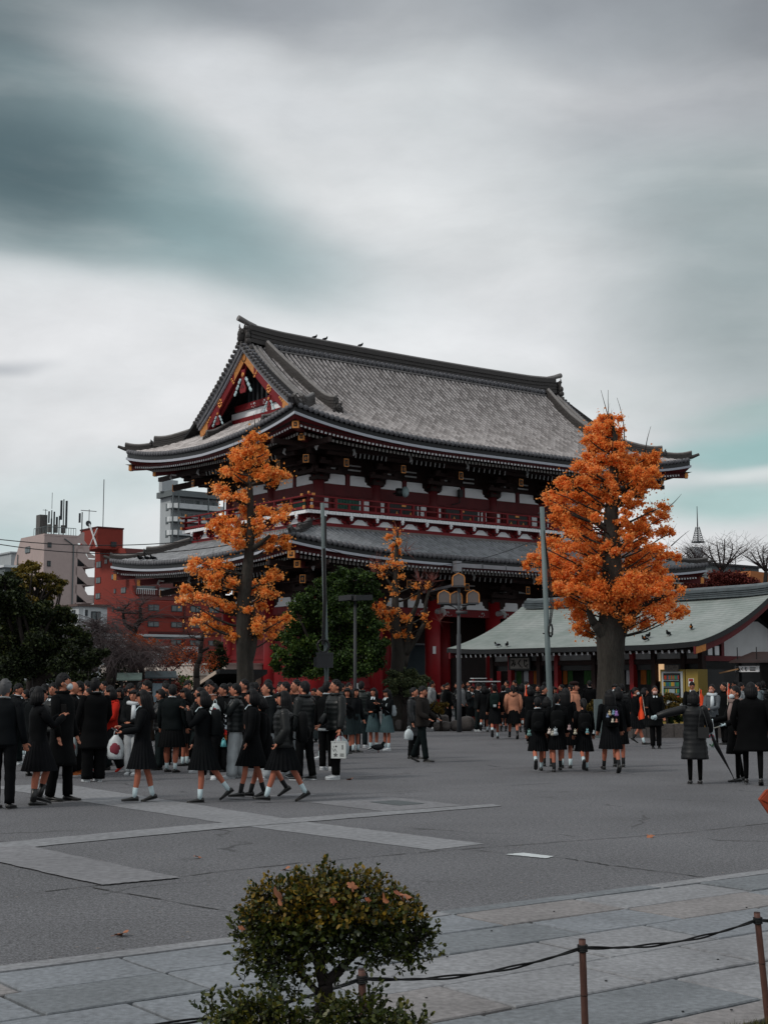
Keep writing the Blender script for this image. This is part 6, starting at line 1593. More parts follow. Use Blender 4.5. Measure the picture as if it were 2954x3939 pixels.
def fb(lst,Y,dep=.8):
    s=Y/F*.66305; return [((*at(*cF(x,y),Y+nr.uniform(-.03,.03)),),rx*s,max(rx,ry)*s*dep,ry*s) for x,y,rx,ry in lst]
root=empty('clipped_bush',(at(1240,3900,YB).x,YB,0),0,'clipped round-topped bush with a bare trunk and fallen brown leaves in the foreground','bush')
bo=root.location.copy()
main=[(820,290,230,110),(600,330,170,100),(1030,320,190,110),(480,440,140,130),(720,430,230,130),(980,430,240,120),(1230,430,150,110),(400,560,90,110),(560,560,170,110),(760,540,170,90),(950,530,170,80),(1150,520,150,90),(1340,520,110,100),(1410,590,70,70),(420,680,90,80),(560,690,120,80),(650,760,80,60),(500,790,80,50),(1340,660,80,60),(1240,600,100,50)]
spar=[(820,650,110,70),(940,680,90,60),(1060,620,100,50),(1180,690,80,50),(1080,720,60,30),(1350,740,60,40),(560,870,60,40),(660,880,60,40),(480,850,50,30),(1290,750,40,50)]
P,D,st=shoots([(c,rx*.84,ry*.84,rz*.82) for c,rx,ry,rz in fb([(x*.93+60,y*.92+90,a,b) for x,y,a,b in main],YB)],5.2,(.03,.06),upb=.35); P2,D2,st2=shoots(fb([(x,y+20,a,b) for x,y,a,b in spar],YB),2.0,(.04,.09),upb=-.1)
top=[(410,290,30,30),(460,260,20,30),(540,290,25,20),(640,240,25,30),(760,190,25,25),(820,170,20,30),(860,180,20,20),(1070,180,18,45),(1150,230,22,30),(1300,310,18,40),(1400,380,20,30),(1460,500,20,25),(1480,610,20,20),(300,520,20,25),(310,690,18,20),(320,790,20,14)]
P3,D3,st3=shoots(fb([(x*.93+60,y*.92+118,a,b) for x,y,a,b in top],YB),6,(.035,.07),upb=1.2)
P=np.concatenate([P,P2,P3]);D=np.concatenate([D,D2,D3])
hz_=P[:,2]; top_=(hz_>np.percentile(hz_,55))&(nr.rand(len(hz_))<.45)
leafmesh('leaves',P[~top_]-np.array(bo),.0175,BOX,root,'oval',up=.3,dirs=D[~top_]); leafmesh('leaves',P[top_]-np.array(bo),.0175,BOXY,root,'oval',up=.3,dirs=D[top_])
sm=MB(); 
for q in (st,st2,st3): sm.add(q.v,q.f)
W=lambda x,y,dy=0:at(*cF(x,y),YB+dy)
for p,q,r0,r1 in (((820,1180),(815,1000),.028,.026),((815,1000),(830,880),.026,.026),((830,880),(800,780),.024,.02),((830,880),(920,800),.02,.018),((800,780),(760,640),.018,.01),((800,780),(830,640),.016,.009),((920,800),(1000,720),.016,.01),((1000,720),(1100,640),.01,.006),((790,930),(680,820),.012,.008),((680,820),(600,700),.008,.005),((1000,720),(1010,600),.009,.005),((1100,640),(1260,620),.006,.004),((830,640),(860,500),.009,.005),((760,640),(620,520),.009,.004),((1010,600),(1150,480),.006,.004),((1260,620),(1330,700),.004,.002),((1330,700),(1335,800),.002,.0015),((1000,760),(1100,780),.004,.002)):
    limb(sm,W(*p),W(*q,nr.uniform(-.03,.03)),r0,r1,0,8,.0,6)
sm.v=[tuple(Vector(v)-bo) for v in sm.v]; sm.build('trunk',BARK2,root,True)
low=[(180,980,90,50),(260,940,60,40),(340,930,40,35),(330,1010,130,60),(450,1000,120,50),(560,1010,120,50),(300,1090,170,60),(520,1090,190,60),(680,1060,120,60),(930,990,110,50),(1060,980,120,50),(1010,1060,180,60),(1200,1050,130,50),(1300,1080,110,40),(1380,1050,50,30),(1180,1110,200,50),(850,1120,180,50),(1410,1020,25,25),(130,940,30,20),(1100,920,50,30),(900,930,40,30),(560,960,60,30)]
low=[(x*.93+60,y+84+(34 if 560<x<930 else 0),rx,ry*.9) for x,y,rx,ry in low]
rl=empty('low_shrub',(at(1300,3939,4.9).x,4.9,0),0,'low dark shrub spreading under the clipped bush at the bottom edge','shrub'); bo=rl.location.copy()
P,D,st=shoots(fb(low,4.88),3.2,(.035,.075),upb=.9); leafmesh('leaves',P-np.array(bo),.0185,BOX,rl,'oval',up=.3,dirs=D)
st.v=[tuple(Vector(v)-bo) for v in st.v]; st.build('stems',BARK2,rl)
# fallen leaves
DRY=mat('dry_leaf',hx('966044'),.7,.2,14); DRY2=mat('brown_leaf',hx('8A4A2C'),.7,.2,14)
def dryleaf(p,s,rx,rz,m,label,lobes=5):
    b=MB(); n=30; pts=[]
    for k in range(n):
        a=2*PI*k/n; r_=s*(.55+.45*abs(math.cos(lobes*a/2))**.7)*(1 if k!=0 else 1.2); pts.append(Vector((r_*math.cos(a),r_*math.sin(a),.18*s*math.sin(a*2)+.12*s*math.cos(a*3))))
    b.add([Vector((0,0,.0))]+pts,[(0,k+1,(k+1)%n+1) for k in range(n)]); b.tube([(s*.9,0,0),(s*1.6,0,.1*s)],s*.03,4)
    o=b.build('fallen_leaf',m,None,True); o.location=p; o.rotation_euler=(rx,.3,rz); tag(o,label,'leaf')
dryleaf(W(560,375,-.17),.036,1.2,1.4,DRY,'large curled tan leaf lying on the left of the clipped bush',3)
dryleaf(W(985,315,-.14),.02,.9,.4,DRY,'small tan leaf caught in the top centre of the clipped bush')
dryleaf(W(1175,385,-.15),.02,1.3,2.0,DRY,'small upright pale leaf right of centre on the clipped bush',3)
dryleaf(W(1262,365,-.13),.026,.7,1.1,DRY2,'brown leaf at the right shoulder of the clipped bush'); dryleaf(W(1295,372,-.15),.02,.3,.2,DRY,'pale tan leaf overlapping the brown one at the right shoulder')
dryleaf(W(876,402,-.19),.014,1.1,.6,DRY2,'little brown leaf below centre on top of the clipped bush'); dryleaf(W(345,560,-.12),.013,.9,.6,DRY,'little orange leaf at the left side of the clipped bush'); dryleaf(W(1078,395,-.18),.012,.9,.6,DRY2,'tiny rust leaf between centre and right on the clipped bush')
for (x,y,s,lab) in ((471,3590,.05,'single orange leaf lying on the tarmac at lower left'),(2500,3215,.05,'small orange leaf on the tarmac at the right'),(1105,3340,.045,'reddish leaf on the tarmac just above the bush'),(760,3295,.04,'pale fleck of leaf on the tarmac left of centre'),(1346,2996,.06,'small pale leaf on the tarmac right of the boy with the paper bag')):
    p=gnd(x,y,.02); dryleaf(p,s,.15,x*.1,DRY,lab)
lt=MB()
for k in range(260):
    x=nr.uniform(0,2954); y=nr.uniform(2900,3700); p=gnd(x,y,.006); 
    if (p-N0).dot(V)<-46: continue
    s=nr.uniform(.006,.02); a=nr.uniform(0,6); d=Vector((math.cos(a),math.sin(a),0))*s; e=Vector((-d.y,d.x,0))*.6; lt.add([p-d,p+e,p+d,p-e],[(0,1,2,3)])
tag(lt.build('litter',mat('grit_litter',hx('8A8078'),.9,.4,30)),'scattered grit and leaf crumbs over the tarmac','litter',kind='stuff')
for k in range(9):
    q=MB(); x,y=((1720,3680),(2130,3505),(2870,3490),(2330,3772),(2625,3890),(1890,3580),(1640,3838),(2812,3884),(2760,3690))[k]; p=gnd(x,y,.05); q.ell(p,.009,.009,.004,0,8,5); tag(q.build('pebble',BLACKM),'tiny black pebble on the stone walk','pebble','pebbles on the stone walk')
# ------------------------------------------------------------------ people
SKIN=mat('skin',hx('B5775E'),.55,.08,6,spec=.35); SKIN2=mat('skin_legs',hx('A5624C'),.6,.08,4); LIP=mat('lips',hx('8A4038'),.5,.05); EYE=mat('eye_dark',hx('1A1412'),.3,.05); HAIR=mat('black_hair',hx('101012'),.6,.3,14,spec=.2,stretch=(1,1,.15)); HAIRG=mat('grey_hair',hx('4A4A4C'),.6,.3,14)
def cloth(h,r=.85,var=.2):
    c=hx(h); l=sum(c)/3
    if l<.06: c=tuple(q*.4 for q in c)
    return mat('cloth_'+h+('' if r==.85 else '_g'),c,r,var,5,fine=.08,spec=.08 if r>.6 else .3)
SHOEK=mat('black_leather',hx('191919'),.35,.15,6,spec=.5); SHOEW=mat('white_sneaker',hx('BFC3C6'),.6,.08,6); SOCKW=mat('white_sock',hx('B7C9CE'),.85,.05,8); SOCKK=mat('black_sock',hx('1B1C1E'),.85,.05,8); MASKW=mat('white_face_mask',hx('BFC9CE'),.8,.04,8); SOLE=mat('pale_sole',hx('A8A8A6'),.7,.05)
def rad(x): return math.radians(x)
LEGS={'st':(4,3,-3,2),'st2':(8,12,-2,1),'w1':(24,6,-20,14),'w2':(-24,34,18,2),'w3':(-8,6,26,30),'wd':(2,1,2,1)}
ARMS={'dn':((4,9,14,0),(4,9,14,0)),'ph':((38,6,88,28),(38,6,88,28)),'phu':((62,8,75,30),(62,8,75,30)),'eat':((42,6,118,30),(42,6,118,30)),'pk':((-6,16,40,20),(-6,16,40,20)),'l':((40,6,95,30),(4,9,14,0)),'r':((4,9,14,0),(40,6,95,30)),'cl':((20,4,55,40),(20,4,55,40)),'wk':((22,8,16,0),(-18,8,10,0)),'wk2':((-18,8,10,0),(22,8,16,0)),'bag':((6,14,8,0),(6,12,40,15)),'pt':((10,82,6,0),(12,20,35,0)),'flag':((30,14,70,0),(6,10,20,0)),'mouth':((48,4,125,34),(8,8,20,0))}
def hand(b,w,d,side,curl=.5,m=0,s=1.0):
    """palm, four unequal bent fingers and a side thumb"""
    d=d.normalized(); x=Vector((side,0,0)); lat=(x-d*x.dot(d)); lat=lat.normalized() if lat.length>.1 else Vector((0,1,0)); nrm=lat.cross(d).normalized()
    if nrm.y>0: nrm=-nrm
    fw=nrm.cross(d).normalized()   # width direction of palm
    pc=w+d*.045*s
    T=Matrix(((fw.x,nrm.x,d.x,pc.x),(fw.y,nrm.y,d.y,pc.y),(fw.z,nrm.z,d.z,pc.z),(0,0,0,1)))
    b.ell((0,0,0),.040*s,.017*s,.052*s,m,8,6,None,T)
    for i,(o,l) in enumerate(((-.028,.062),(-.0095,.074),(.0095,.069),(.027,.054))):
        p=pc+fw*o*s+d*.035*s; q=p+(d*.9+nrm*.3*curl)*l*.42*s; r_=q+(d*(1-curl)+nrm*curl*.9)*l*.33*s; e=r_+(d*(.7-curl)+nrm*(curl+.2))*l*.28*s
        b.tube([p,q,r_,e],[.0098*s,.0092*s,.0082*s,.0055*s],5,m)
    p=pc+fw*-.034*s-d*.02*s; q=p+(-fw*.6+d*.6+nrm*.3).normalized()*.035*s; e=q+(-fw*.15+d*.8+nrm*.5).normalized()*.03*s
    b.tube([p,q,e],[.012*s,.011*s,.007*s],5,m)
def person(label,pos,face,h=1.6,sex='f',legs='st',arms='dn',hair='bob',top='blazer',tc='1D2024',bot='skirt',bc='1E2124',sock=None,shoe='k',mask=False,collar=None,turn=0,tilt=0,lean=0,hem=None,group=None,cat='person',detail=1,build=1.0,glove=None,inner=None,eyes=True,seed=0,rootonly=False,phone=None,scarf=None):
    rz=rad({'L':-90,'R':90,'A':180,'C':0}.get(face,face) if not isinstance(face,(int,float)) else face)
    root=empty('person',pos,rz,label,cat,group); K=h/1.7; root.scale=(K,K,K)
    rs=random.Random(seed+int(h*1000)); N8=10 if detail else 7; W_=(.93 if sex=='f' else 1.04)*build
    LG_=LEGS[legs] if isinstance(legs,str) else legs; AR=ARMS[arms] if isinstance(arms,str) else arms
    th=rad(lean)
    hipz=.90; J={}
    def leg(sx,a,k):
        a=rad(a);k=rad(k); hp=Vector((sx*.085*W_,0,hipz)); kn=hp+Vector((sx*.005,-math.sin(a)*.42,-math.cos(a)*.42)); s=a-k; an=kn+Vector((0,-math.sin(s)*.40,-math.cos(s)*.40)); return hp,kn,an,s
    Ll=leg(1,LG_[0],LG_[1]); Lr=leg(-1,LG_[2],LG_[3])
    def pitch(s): return (-s*.9 if s<-.25 else (s*-.35 if s>.2 else 0))
    def footpts(L):
        an,s=L[2],L[3]; p=pitch(s); d=Vector((0,-math.cos(p),-math.sin(p))); u=Vector((0,-math.sin(p),math.cos(p))); return an,d,u
    mz=1e9
    for L in (Ll,Lr):
        an,d,u=footpts(L)
        for q in (-.06,.19): mz=min(mz,(an+d*q-u*.075).z)
    dz=-mz
    mv=Vector((0,0,dz)); sh=[tuple([p+mv for p in L[:3]])+(L[3],) for L in (Ll,Lr)]
    def tp(v):  # upper body lean about the hip
        v=Vector(v); z=v.z-hipz
        return Vector((v.x,v.y*math.cos(th)-z*math.sin(th),hipz+dz+z*math.cos(th)+v.y*math.sin(th)))
    hc=Vector((0,-.012,1.585)); tn=rad(turn); tl=rad(tilt)
    RH=Matrix.Rotation(tn,3,'Z')@Matrix.Rotation(tl,3,'X')
    def hp_(v): return tp(hc+RH@Vector(v)+Vector((0,-.02*math.sin(tl)*0,0)))
    b=MB()
    # torso to neck to head in one loft
    rg=[]
    for z,rx,ry,yo in ((.84,.13,.10,0),(.95,.145,.10,0),(1.05,.12,.085,0),(1.2,.145,.095,0),(1.33,.155,.09,0),(1.40,.10,.075,.005),(1.44,.055,.055,.008),(1.49,.048,.052,0),(1.53,.048,.052,-.005)):
        rg.append([tp((rx*W_*math.cos(2*PI*k/12),yo+ry*math.sin(2*PI*k/12),z)) for k in range(12)])
    b.loft(rg,0)
    def hf(q):
        x,y,z=q.x,q.y,q.z
        if z<0: x*=1+.32*z; y=y*(1+.12*z)-(.10*z*z if y<0 else -.12*z*z)*1
        if y>0: y*=1.02
        return Vector((x,y,z))
    nu,nv=(16,12) if detail else (10,8)
    hv=MB(); hv.ell((0,0,0),.074,.094,.116,0,nu,nv,hf); b.add([hp_(v) for v in hv.v],hv.f,0)
    def small(c,r,m,a=8,v_=6):
        q=MB(); q.ell(c,*r,0,a,v_); b.add([hp_(v) for v in q.v],q.f,m)
    small((0,-.1,-.012),(.012,.018,.024),0); small((.074,.01,-.01),(.012,.022,.032),0,6,5); small((-.074,.01,-.01),(.012,.022,.032),0,6,5)
    if eyes:
        for sx in (-1,1): small((sx*.031,-.087,.012),(.014,.007,.006),1,6,4); small((sx*.031,-.088,.034),(.019,.006,.004),1,6,4)
        small((0,-.09,-.058),(.022,.009,.006),2,6,4)
    # legs
    for L in sh:
        hp,kn,an,s=L
        if bot=='skirt':
            cd=(an-kn).normalized(); back=Vector((0,1,0))
            b.tube([hp,hp.lerp(kn,.5),kn,kn.lerp(an,.25)+back*.012,kn.lerp(an,.5)+back*.008,kn.lerp(an,.8),an],[.078*W_,.066*W_,.05*W_,.052*W_,.047*W_,.034,.03],N8,3)
    # arms and hands
    hands=[];elb=[]
    for i,sx in enumerate((1,-1)):
        a,bb_,e,c=[rad(q) for q in AR[i]]
        S=Vector((sx*.175*W_,.005,1.365)); d=Vector((sx*math.sin(bb_),-math.sin(a)*math.cos(bb_),-math.cos(a)*math.cos(bb_)))
        E_2=S+d*.27; f=a+e; d2=Vector((sx*(math.sin(bb_)*.6)-sx*math.sin(c),-math.sin(f)*math.cos(c),-math.cos(f)*math.cos(c))).normalized()
        if abs(AR[i][1])>60: d2=(d+d2*.15).normalized()
        Wr=E_2+d2*.235
        b.tube([tp(S),tp(S.lerp(E_2,.5)),tp(E_2),tp(E_2.lerp(Wr,.4)),tp(Wr)],[.05,.044,.038,.037,.024],N8,0)
        hd=(tp(Wr+d2)-tp(Wr)).normalized(); hb_=MB(); hand(hb_,tp(Wr),hd,sx,.55 if AR[i][2]>60 else .3,0,1.0 if sex=='m' else .93)
        if glove: hands.append((tp(Wr)+hd*.08,hb_,hd))
        else: b.add(hb_.v,hb_.f,0); hands.append((tp(Wr)+hd*.08,None,hd))
        elb.append((S,E_2,Wr,d2))
    b.build('body',[SKIN,EYE,LIP,SKIN2],root,True)
    if glove:
        for hpos,hb_,hd in hands: hb_.tube([hpos-hd*.12,hpos-hd*.06],[.032,.03],8); hb_.build('glove',SOCKW,root,True)
    # hair
    hm=HAIRG if hair=='grey' else HAIR
    q=MB(); q.ell((0,.012,.012),.084,.103,.127,0,nu,nv,lambda v:Vector((v.x*(1-.04*max(0,-v.y)),v.y*(.93 if v.y<0 else 1.04),v.z*(1+.03*v.y))))
    cut=.34 if hair in('short','grey','pony','up') else .30; F_=[]
    low=-.25 if hair in('short','grey','bald') else -.45
    for f in q.f:
        c=sum((Vector(q.v[i]) for i in f),Vector())/len(f); x,y,z=c.x/.087,(c.y-.012)/.106,(c.z-.012)/.122
        if y<-.35 and z<cut: continue
        if y<.02-.25*max(0,z+.1) and z<-.02 and hair in('short','grey','pony','up'): continue
        if y<.35 and z<-.42 and hair in('short','grey','pony','up'): continue
        if z<-.62 and y<.5: continue
        F_.append(f)
    vv=[hp_(Vector(v)*(1+.05*noise.noise(Vector(v)*40+Vector((seed,0,0))))) for v in q.v]
    if hair!='bald':
        hb2=MB(); hb2.add(vv,F_,0)
        # thickness: lower rim and fringe
        fr=MB()
        n=9 if hair not in('short','grey','up') else 0
        for k in range(n):
            a=-1.0+2.0*k/(n-1); fr.tube([(.05*a,-.045-.02*math.cos(a),.098),(.066*a,-.078*math.cos(a*.75)-.002,.078),(.071*a,-.084*math.cos(a*.75),(.047 if cut>.32 else .036)+.007*((k*7)%3))],[.018,.014,.005],5)
        if hair in('bob','long'):
            ln=.26 if hair=='long' else .13
            for k in range(13):
                a=-.25+ (PI+.5)*k/12; x=.084*math.cos(a); y=.012+.1*math.sin(a); fr.tube([(x*.9,y*.9,.05),(x*1.04,y*1.04,-.03),(x*1.02,y*1.05,-ln*.6),(x*.92,y*(1.0 if y>0 else .8)+.02,-ln-(.1 if hair=='long' and y>.03 else 0))],[.03,.03,.028,.012],6)
        if hair=='pony': fr.tube([(0,.09,.05),(0,.15,.03),(0,.16,-.08),(0,.14,-.2),(0,.12,-.3)],[.02,.03,.034,.028,.008],8)
        if hair=='up': fr.ell((0,.1,.06),.04,.035,.04,0,8,6)
        if hair in('short','grey'):
            for k in range(16):
                a=k*.9; q_=(.35,.85,1.15)[k%3]; fr.ell((.064*math.sin(q_)*math.cos(a),.014+.078*math.sin(q_)*math.sin(a),.014+.102*math.cos(q_)),.032,.034,.026,0,6,5)
        hb2.add([hp_(v) for v in fr.v],fr.f,0)
        hb2.build('hair',hm,root,True)
    if hair=='beret' or scarf=='cap':
        q=MB(); q.ell((.0,.01,.1),.12,.125,.055,0,14,8); q2=MB(); q2.add([hp_(v) for v in q.v],q.f,0); q2.build('beret',cloth('3B2A2A'),root,True)
    if mask:
        q=MB(); q.ell((0,-.07,-.05),.062,.052,.05,0,12,8); q.tube([(.055,-.06,-.035),(.072,-.01,0)],.003,4); q.tube([(-.055,-.06,-.035),(-.072,-.01,0)],.003,4)
        q2=MB(); q2.add([hp_(v) for v in q.v],q.f,0); q2.build('face_mask',MASKW if mask is True else cloth(mask),root,True)
    # upper garment
    puf=top in('puffer','longpuffer'); g_=1.16 if puf else (1.1 if top in('hoodie','coat','loose') else 1.0)
    hz={'blazer':.80,'puffer':.84,'longpuffer':.46,'coat':.50,'hoodie':.80,'loose':.82,'cardigan':.8,'suit':.84}.get(top,.8) if hem is None else hem
    prof_=[(hz,.178,.135),(.80,.172,.13),(.92,.168,.128),(1.04,.158,.120),(1.18,.172,.130),(1.30,.182,.130),(1.365,.178,.112),(1.405,.13,.09),(1.435,.085,.078),(1.46,.07,.072)]
    if hz<.78: prof_[0]=(hz,.215,.175); prof_.insert(1,((hz+.8)/2,.195,.15))
    if hz>.8: prof_=[p for p in prof_ if p[0]>hz+.01 or p[0]==hz]; prof_[0]=(hz,.172,.13)
    elif hz==.8: prof_.pop(1)
    n=20 if detail else 12; rings=[]
    prs=[]
    for (z0,x0,y0),(z1,x1,y1) in zip(prof_[:-1],prof_[1:]):
        m_=6 if puf else 3
        for k in range(m_): a=k/m_; prs.append((z0+(z1-z0)*a,x0+(x1-x0)*a,y0+(y1-y0)*a))
    prs.append(prof_[-1]); sd=rs.random()*99
    for z,rx,ry in prs:
        pf=1+((.055 if top=='puffer' else .028)*abs(math.sin((z-hz)*PI/.085)) if puf and z<1.37 else 0)
        rings.append([tp((rx*W_*g_*pf*math.cos(2*PI*k/n)*(1+.09*noise.noise(Vector((math.cos(2*PI*k/n)*1.5,math.sin(2*PI*k/n)*1.5,z*5+sd)))),ry*g_*pf*math.sin(2*PI*k/n)*(1+.15*noise.noise(Vector((math.cos(2*PI*k/n)*2,math.sin(2*PI*k/n)*2,z*6+sd)))),z)) for k in range(n)])
    # skirts of long coats swing with the legs
    b=MB(); b.loft(rings,0)
    for (S,E_2,Wr,d2) in elb:
        sr_=(.066,.062,.056,.052,.046) if not puf else (.085,.088,.082,.078,.06)
        if top in('hoodie','loose'): sr_=(.075,.074,.068,.062,.046)
        Wq=Wr+d2*.01
        pts=[S+Vector((0,0,.012)),S.lerp(E_2,.5),E_2,E_2.lerp(Wq,.5),Wq]
        if puf:
            P_=[];R_=[]
            for (p,q_,r0,r1) in zip(pts[:-1],pts[1:],sr_[:-1],sr_[1:]):
                for k in range(4): P_.append(tp(p.lerp(q_,k/4))); R_.append((r0+(r1-r0)*k/4)*(1.0 if k%2 else .90))
            P_.append(tp(Wq)); R_.append(.045); b.tube(P_,R_,N8,0)
        else: b.tube([tp(p) for p in pts],list(sr_),N8,0)
        b.ell(tp(S+Vector((0,0,.0))),sr_[0]*1.02,sr_[0]*1.02,sr_[0]*1.02,0,8,6)
    tm=cloth(tc,.45 if puf else .85)
    if top=='hoodie': 
        q=MB(); b.ell(tp((0,.1,1.42)),.12,.075,.075,0,10,8); b.tube([tp((.11*math.cos(a),.02+.09*math.sin(a),1.44+.02*math.sin(a))) for a in [k*2*PI/12 for k in range(13)]],.035,8,0,False)
    if top in('puffer','longpuffer','coat'): b.tube([tp((.085*math.cos(a),.005+.085*math.sin(a),1.46)) for a in [k*2*PI/12 for k in range(13)]],.032 if puf else .022,7,0,False)
    b.build({'blazer':'blazer','puffer':'puffer_jacket','longpuffer':'long_coat','coat':'coat','hoodie':'hoodie','loose':'jacket','cardigan':'cardigan','suit':'suit_jacket'}[top],tm,root,True)
    if collar:
        b=MB(); b.tube([tp((.066*math.cos(a),.004+.068*math.sin(a),1.465+.012*math.sin(a))) for a in [k*2*PI/12 for k in range(13)]],.014,6,0,False)
        for sx in (-1,1): b.add([tp((sx*.01,-.082,1.45)),tp((sx*.062,-.06,1.465)),tp((sx*.055,-.115,1.39)),tp((sx*.02,-.125,1.40))],[(0,1,2,3)] if sx>0 else [(3,2,1,0)])
        b.build('collar',cloth('C3CCD0') if collar is True else cloth(collar),root,True)
    if inner:   # shirt front or pale hem showing
        b=MB(); b.loft([[tp((.175*W_*math.cos(2*PI*k/16),.132*math.sin(2*PI*k/16),z)) for k in range(16)] for z in (hz-.06,hz+.03)],0); b.build('shirt_hem',cloth(inner),root,True)
    if scarf and scarf!='cap':
        b=MB(); b.tube([tp((.1*math.cos(a),.0+.1*math.sin(a),1.44+.01*math.sin(2*a))) for a in [k*2*PI/12 for k in range(13)]],.045,8,0,False); b.tube([tp((.05,-.12,1.4)),tp((.07,-.17,1.25)),tp((.05,-.16,1.08))],[.04,.05,.04],8,0,flat=.5); b.build('scarf',cloth(scarf),root,True)
    # lower garment
    if bot=='skirt':
        hm_=.50 if hem is None or hem>.6 else .5
        n=72 if detail else 36; rings=[]; sw=(sh[0][1].y+sh[1][1].y)/2*.5; spread=abs(sh[0][1].y-sh[1][1].y)*.35
        for j in range(7):
            a=j/6; z=1.02-(1.02-hm_)*a; rx=(.15+.085*a)*W_; ry=.12+(.07+spread)*a**1.2; amp=.012*a
            rings.append([Vector((rx*math.cos(2*PI*k/n)*(1+amp*8*((k%3)-1)*.5),sw*a+ry*math.sin(2*PI*k/n)*(1+amp*8*((k%3)-1)*.5),z+dz)) for k in range(n)])
        b=MB(); b.loft(rings,0,False,False); b.build('skirt',cloth(bc),root)
    else:
        r={'trousers':(.095,.088,.074,.07,.068),'wide':(.10,.108,.10,.10,.098),'tights':(.078,.06,.05,.045,.034)}[bot]
        b=MB(); b.loft([[Vector((rx*W_*math.cos(2*PI*k/12),ry*math.sin(2*PI*k/12),z+dz)) for k in range(12)] for z,rx,ry in ((.80,.10,.1),(.85,.16,.12),(.95,.16,.12),(1.02,.15,.11))],0)
        for L in sh:
            hp,kn,an,s=L; e=an if bot!='wide' else an+Vector((0,0,-.03))
            P_=[];R_=[]
            pts=[hp,hp.lerp(kn,.5),kn,kn.lerp(e,.5),e]
            for (p,q_,r0,r1) in zip(pts[:-1],pts[1:],r[:-1],r[1:]):
                for k in range(3): P_.append(p.lerp(q_,k/3)); R_.append((r0+(r1-r0)*k/3)*(1+(.05*math.sin(len(P_)*2.3+sd) if bot!='tights' else 0)))
            P_.append(e); R_.append(r[-1]); b.tube(P_,R_,N8+2,0)
        b.build('tights' if bot=='tights' else 'trousers',cloth(bc),root,True)
    for L in sh:
        an,d,u=footpts(L); hp,kn=L[0],L[1]; shn=(kn-an).normalized()
        if sock:
            b=MB(); b.tube([an-shn*.03,an+shn*.04,an+shn*.13],[.037,.038,.042],N8,0); b.build('sock',SOCKW if sock=='w' else SOCKK,root,True)
        b=MB(); rg=[]; x0=an.x; bulk=1.15 if shoe in('w','bw') else 1.0
        for t_,wd,hh,bz in ((-.065,.025,.05,.0),(-.05,.036,.075,0),(0,.038,.078,0),(.05,.040,.062,0),(.10,.044,.048,0),(.15,.043,.038,0),(.185,.032,.03,.004),(.20,.014,.018,.01)):
            c=an+d*t_-u*.078; rg.append([c+Vector((wd*bulk*math.cos(2*PI*k/10),0,0))+u*(bz+.006+max(0,(math.sin(2*PI*k/10)*.5+.5))*hh*bulk) for k in range(10)])
        b.loft(rg,0); so_=[]
        if shoe=='boot': b.tube([an-shn*.02,an+shn*.06,an+shn*.17],[.046,.046,.052],10,0)
        for t_,wd in ((-.066,.026),(-.05,.038),(.0,.038),(.1,.046),(.17,.042),(.2,.018)):
            c=an+d*t_-u*.078; so_.append([c+Vector((wd*bulk,0,0))+u*.014,c-Vector((wd*bulk,0,0))+u*.014,c-Vector((wd*bulk,0,0)),c+Vector((wd*bulk,0,0))])
        b.loft(so_,1)
        b.build('shoe',[{'k':SHOEK,'boot':SHOEK,'w':SHOEW,'bw':SHOEK}.get(shoe) or cloth(shoe),SHOEK if shoe in('k','boot') else SHOEW],root,True)
    M_=Matrix.Translation(pos)@Matrix.Rotation(rz,4,'Z')@Matrix.Scale(K,4)
    root['_']=0; del root['_']
    return root,[M_@hh[0] for hh in hands],M_,tp
def pos(px,Y): return Vector((at(px,2700,Y).x,Y,0))
def fy(y): return 1.75*CT*F/(y-H)*1.0 if False else gnd(1477,y).y
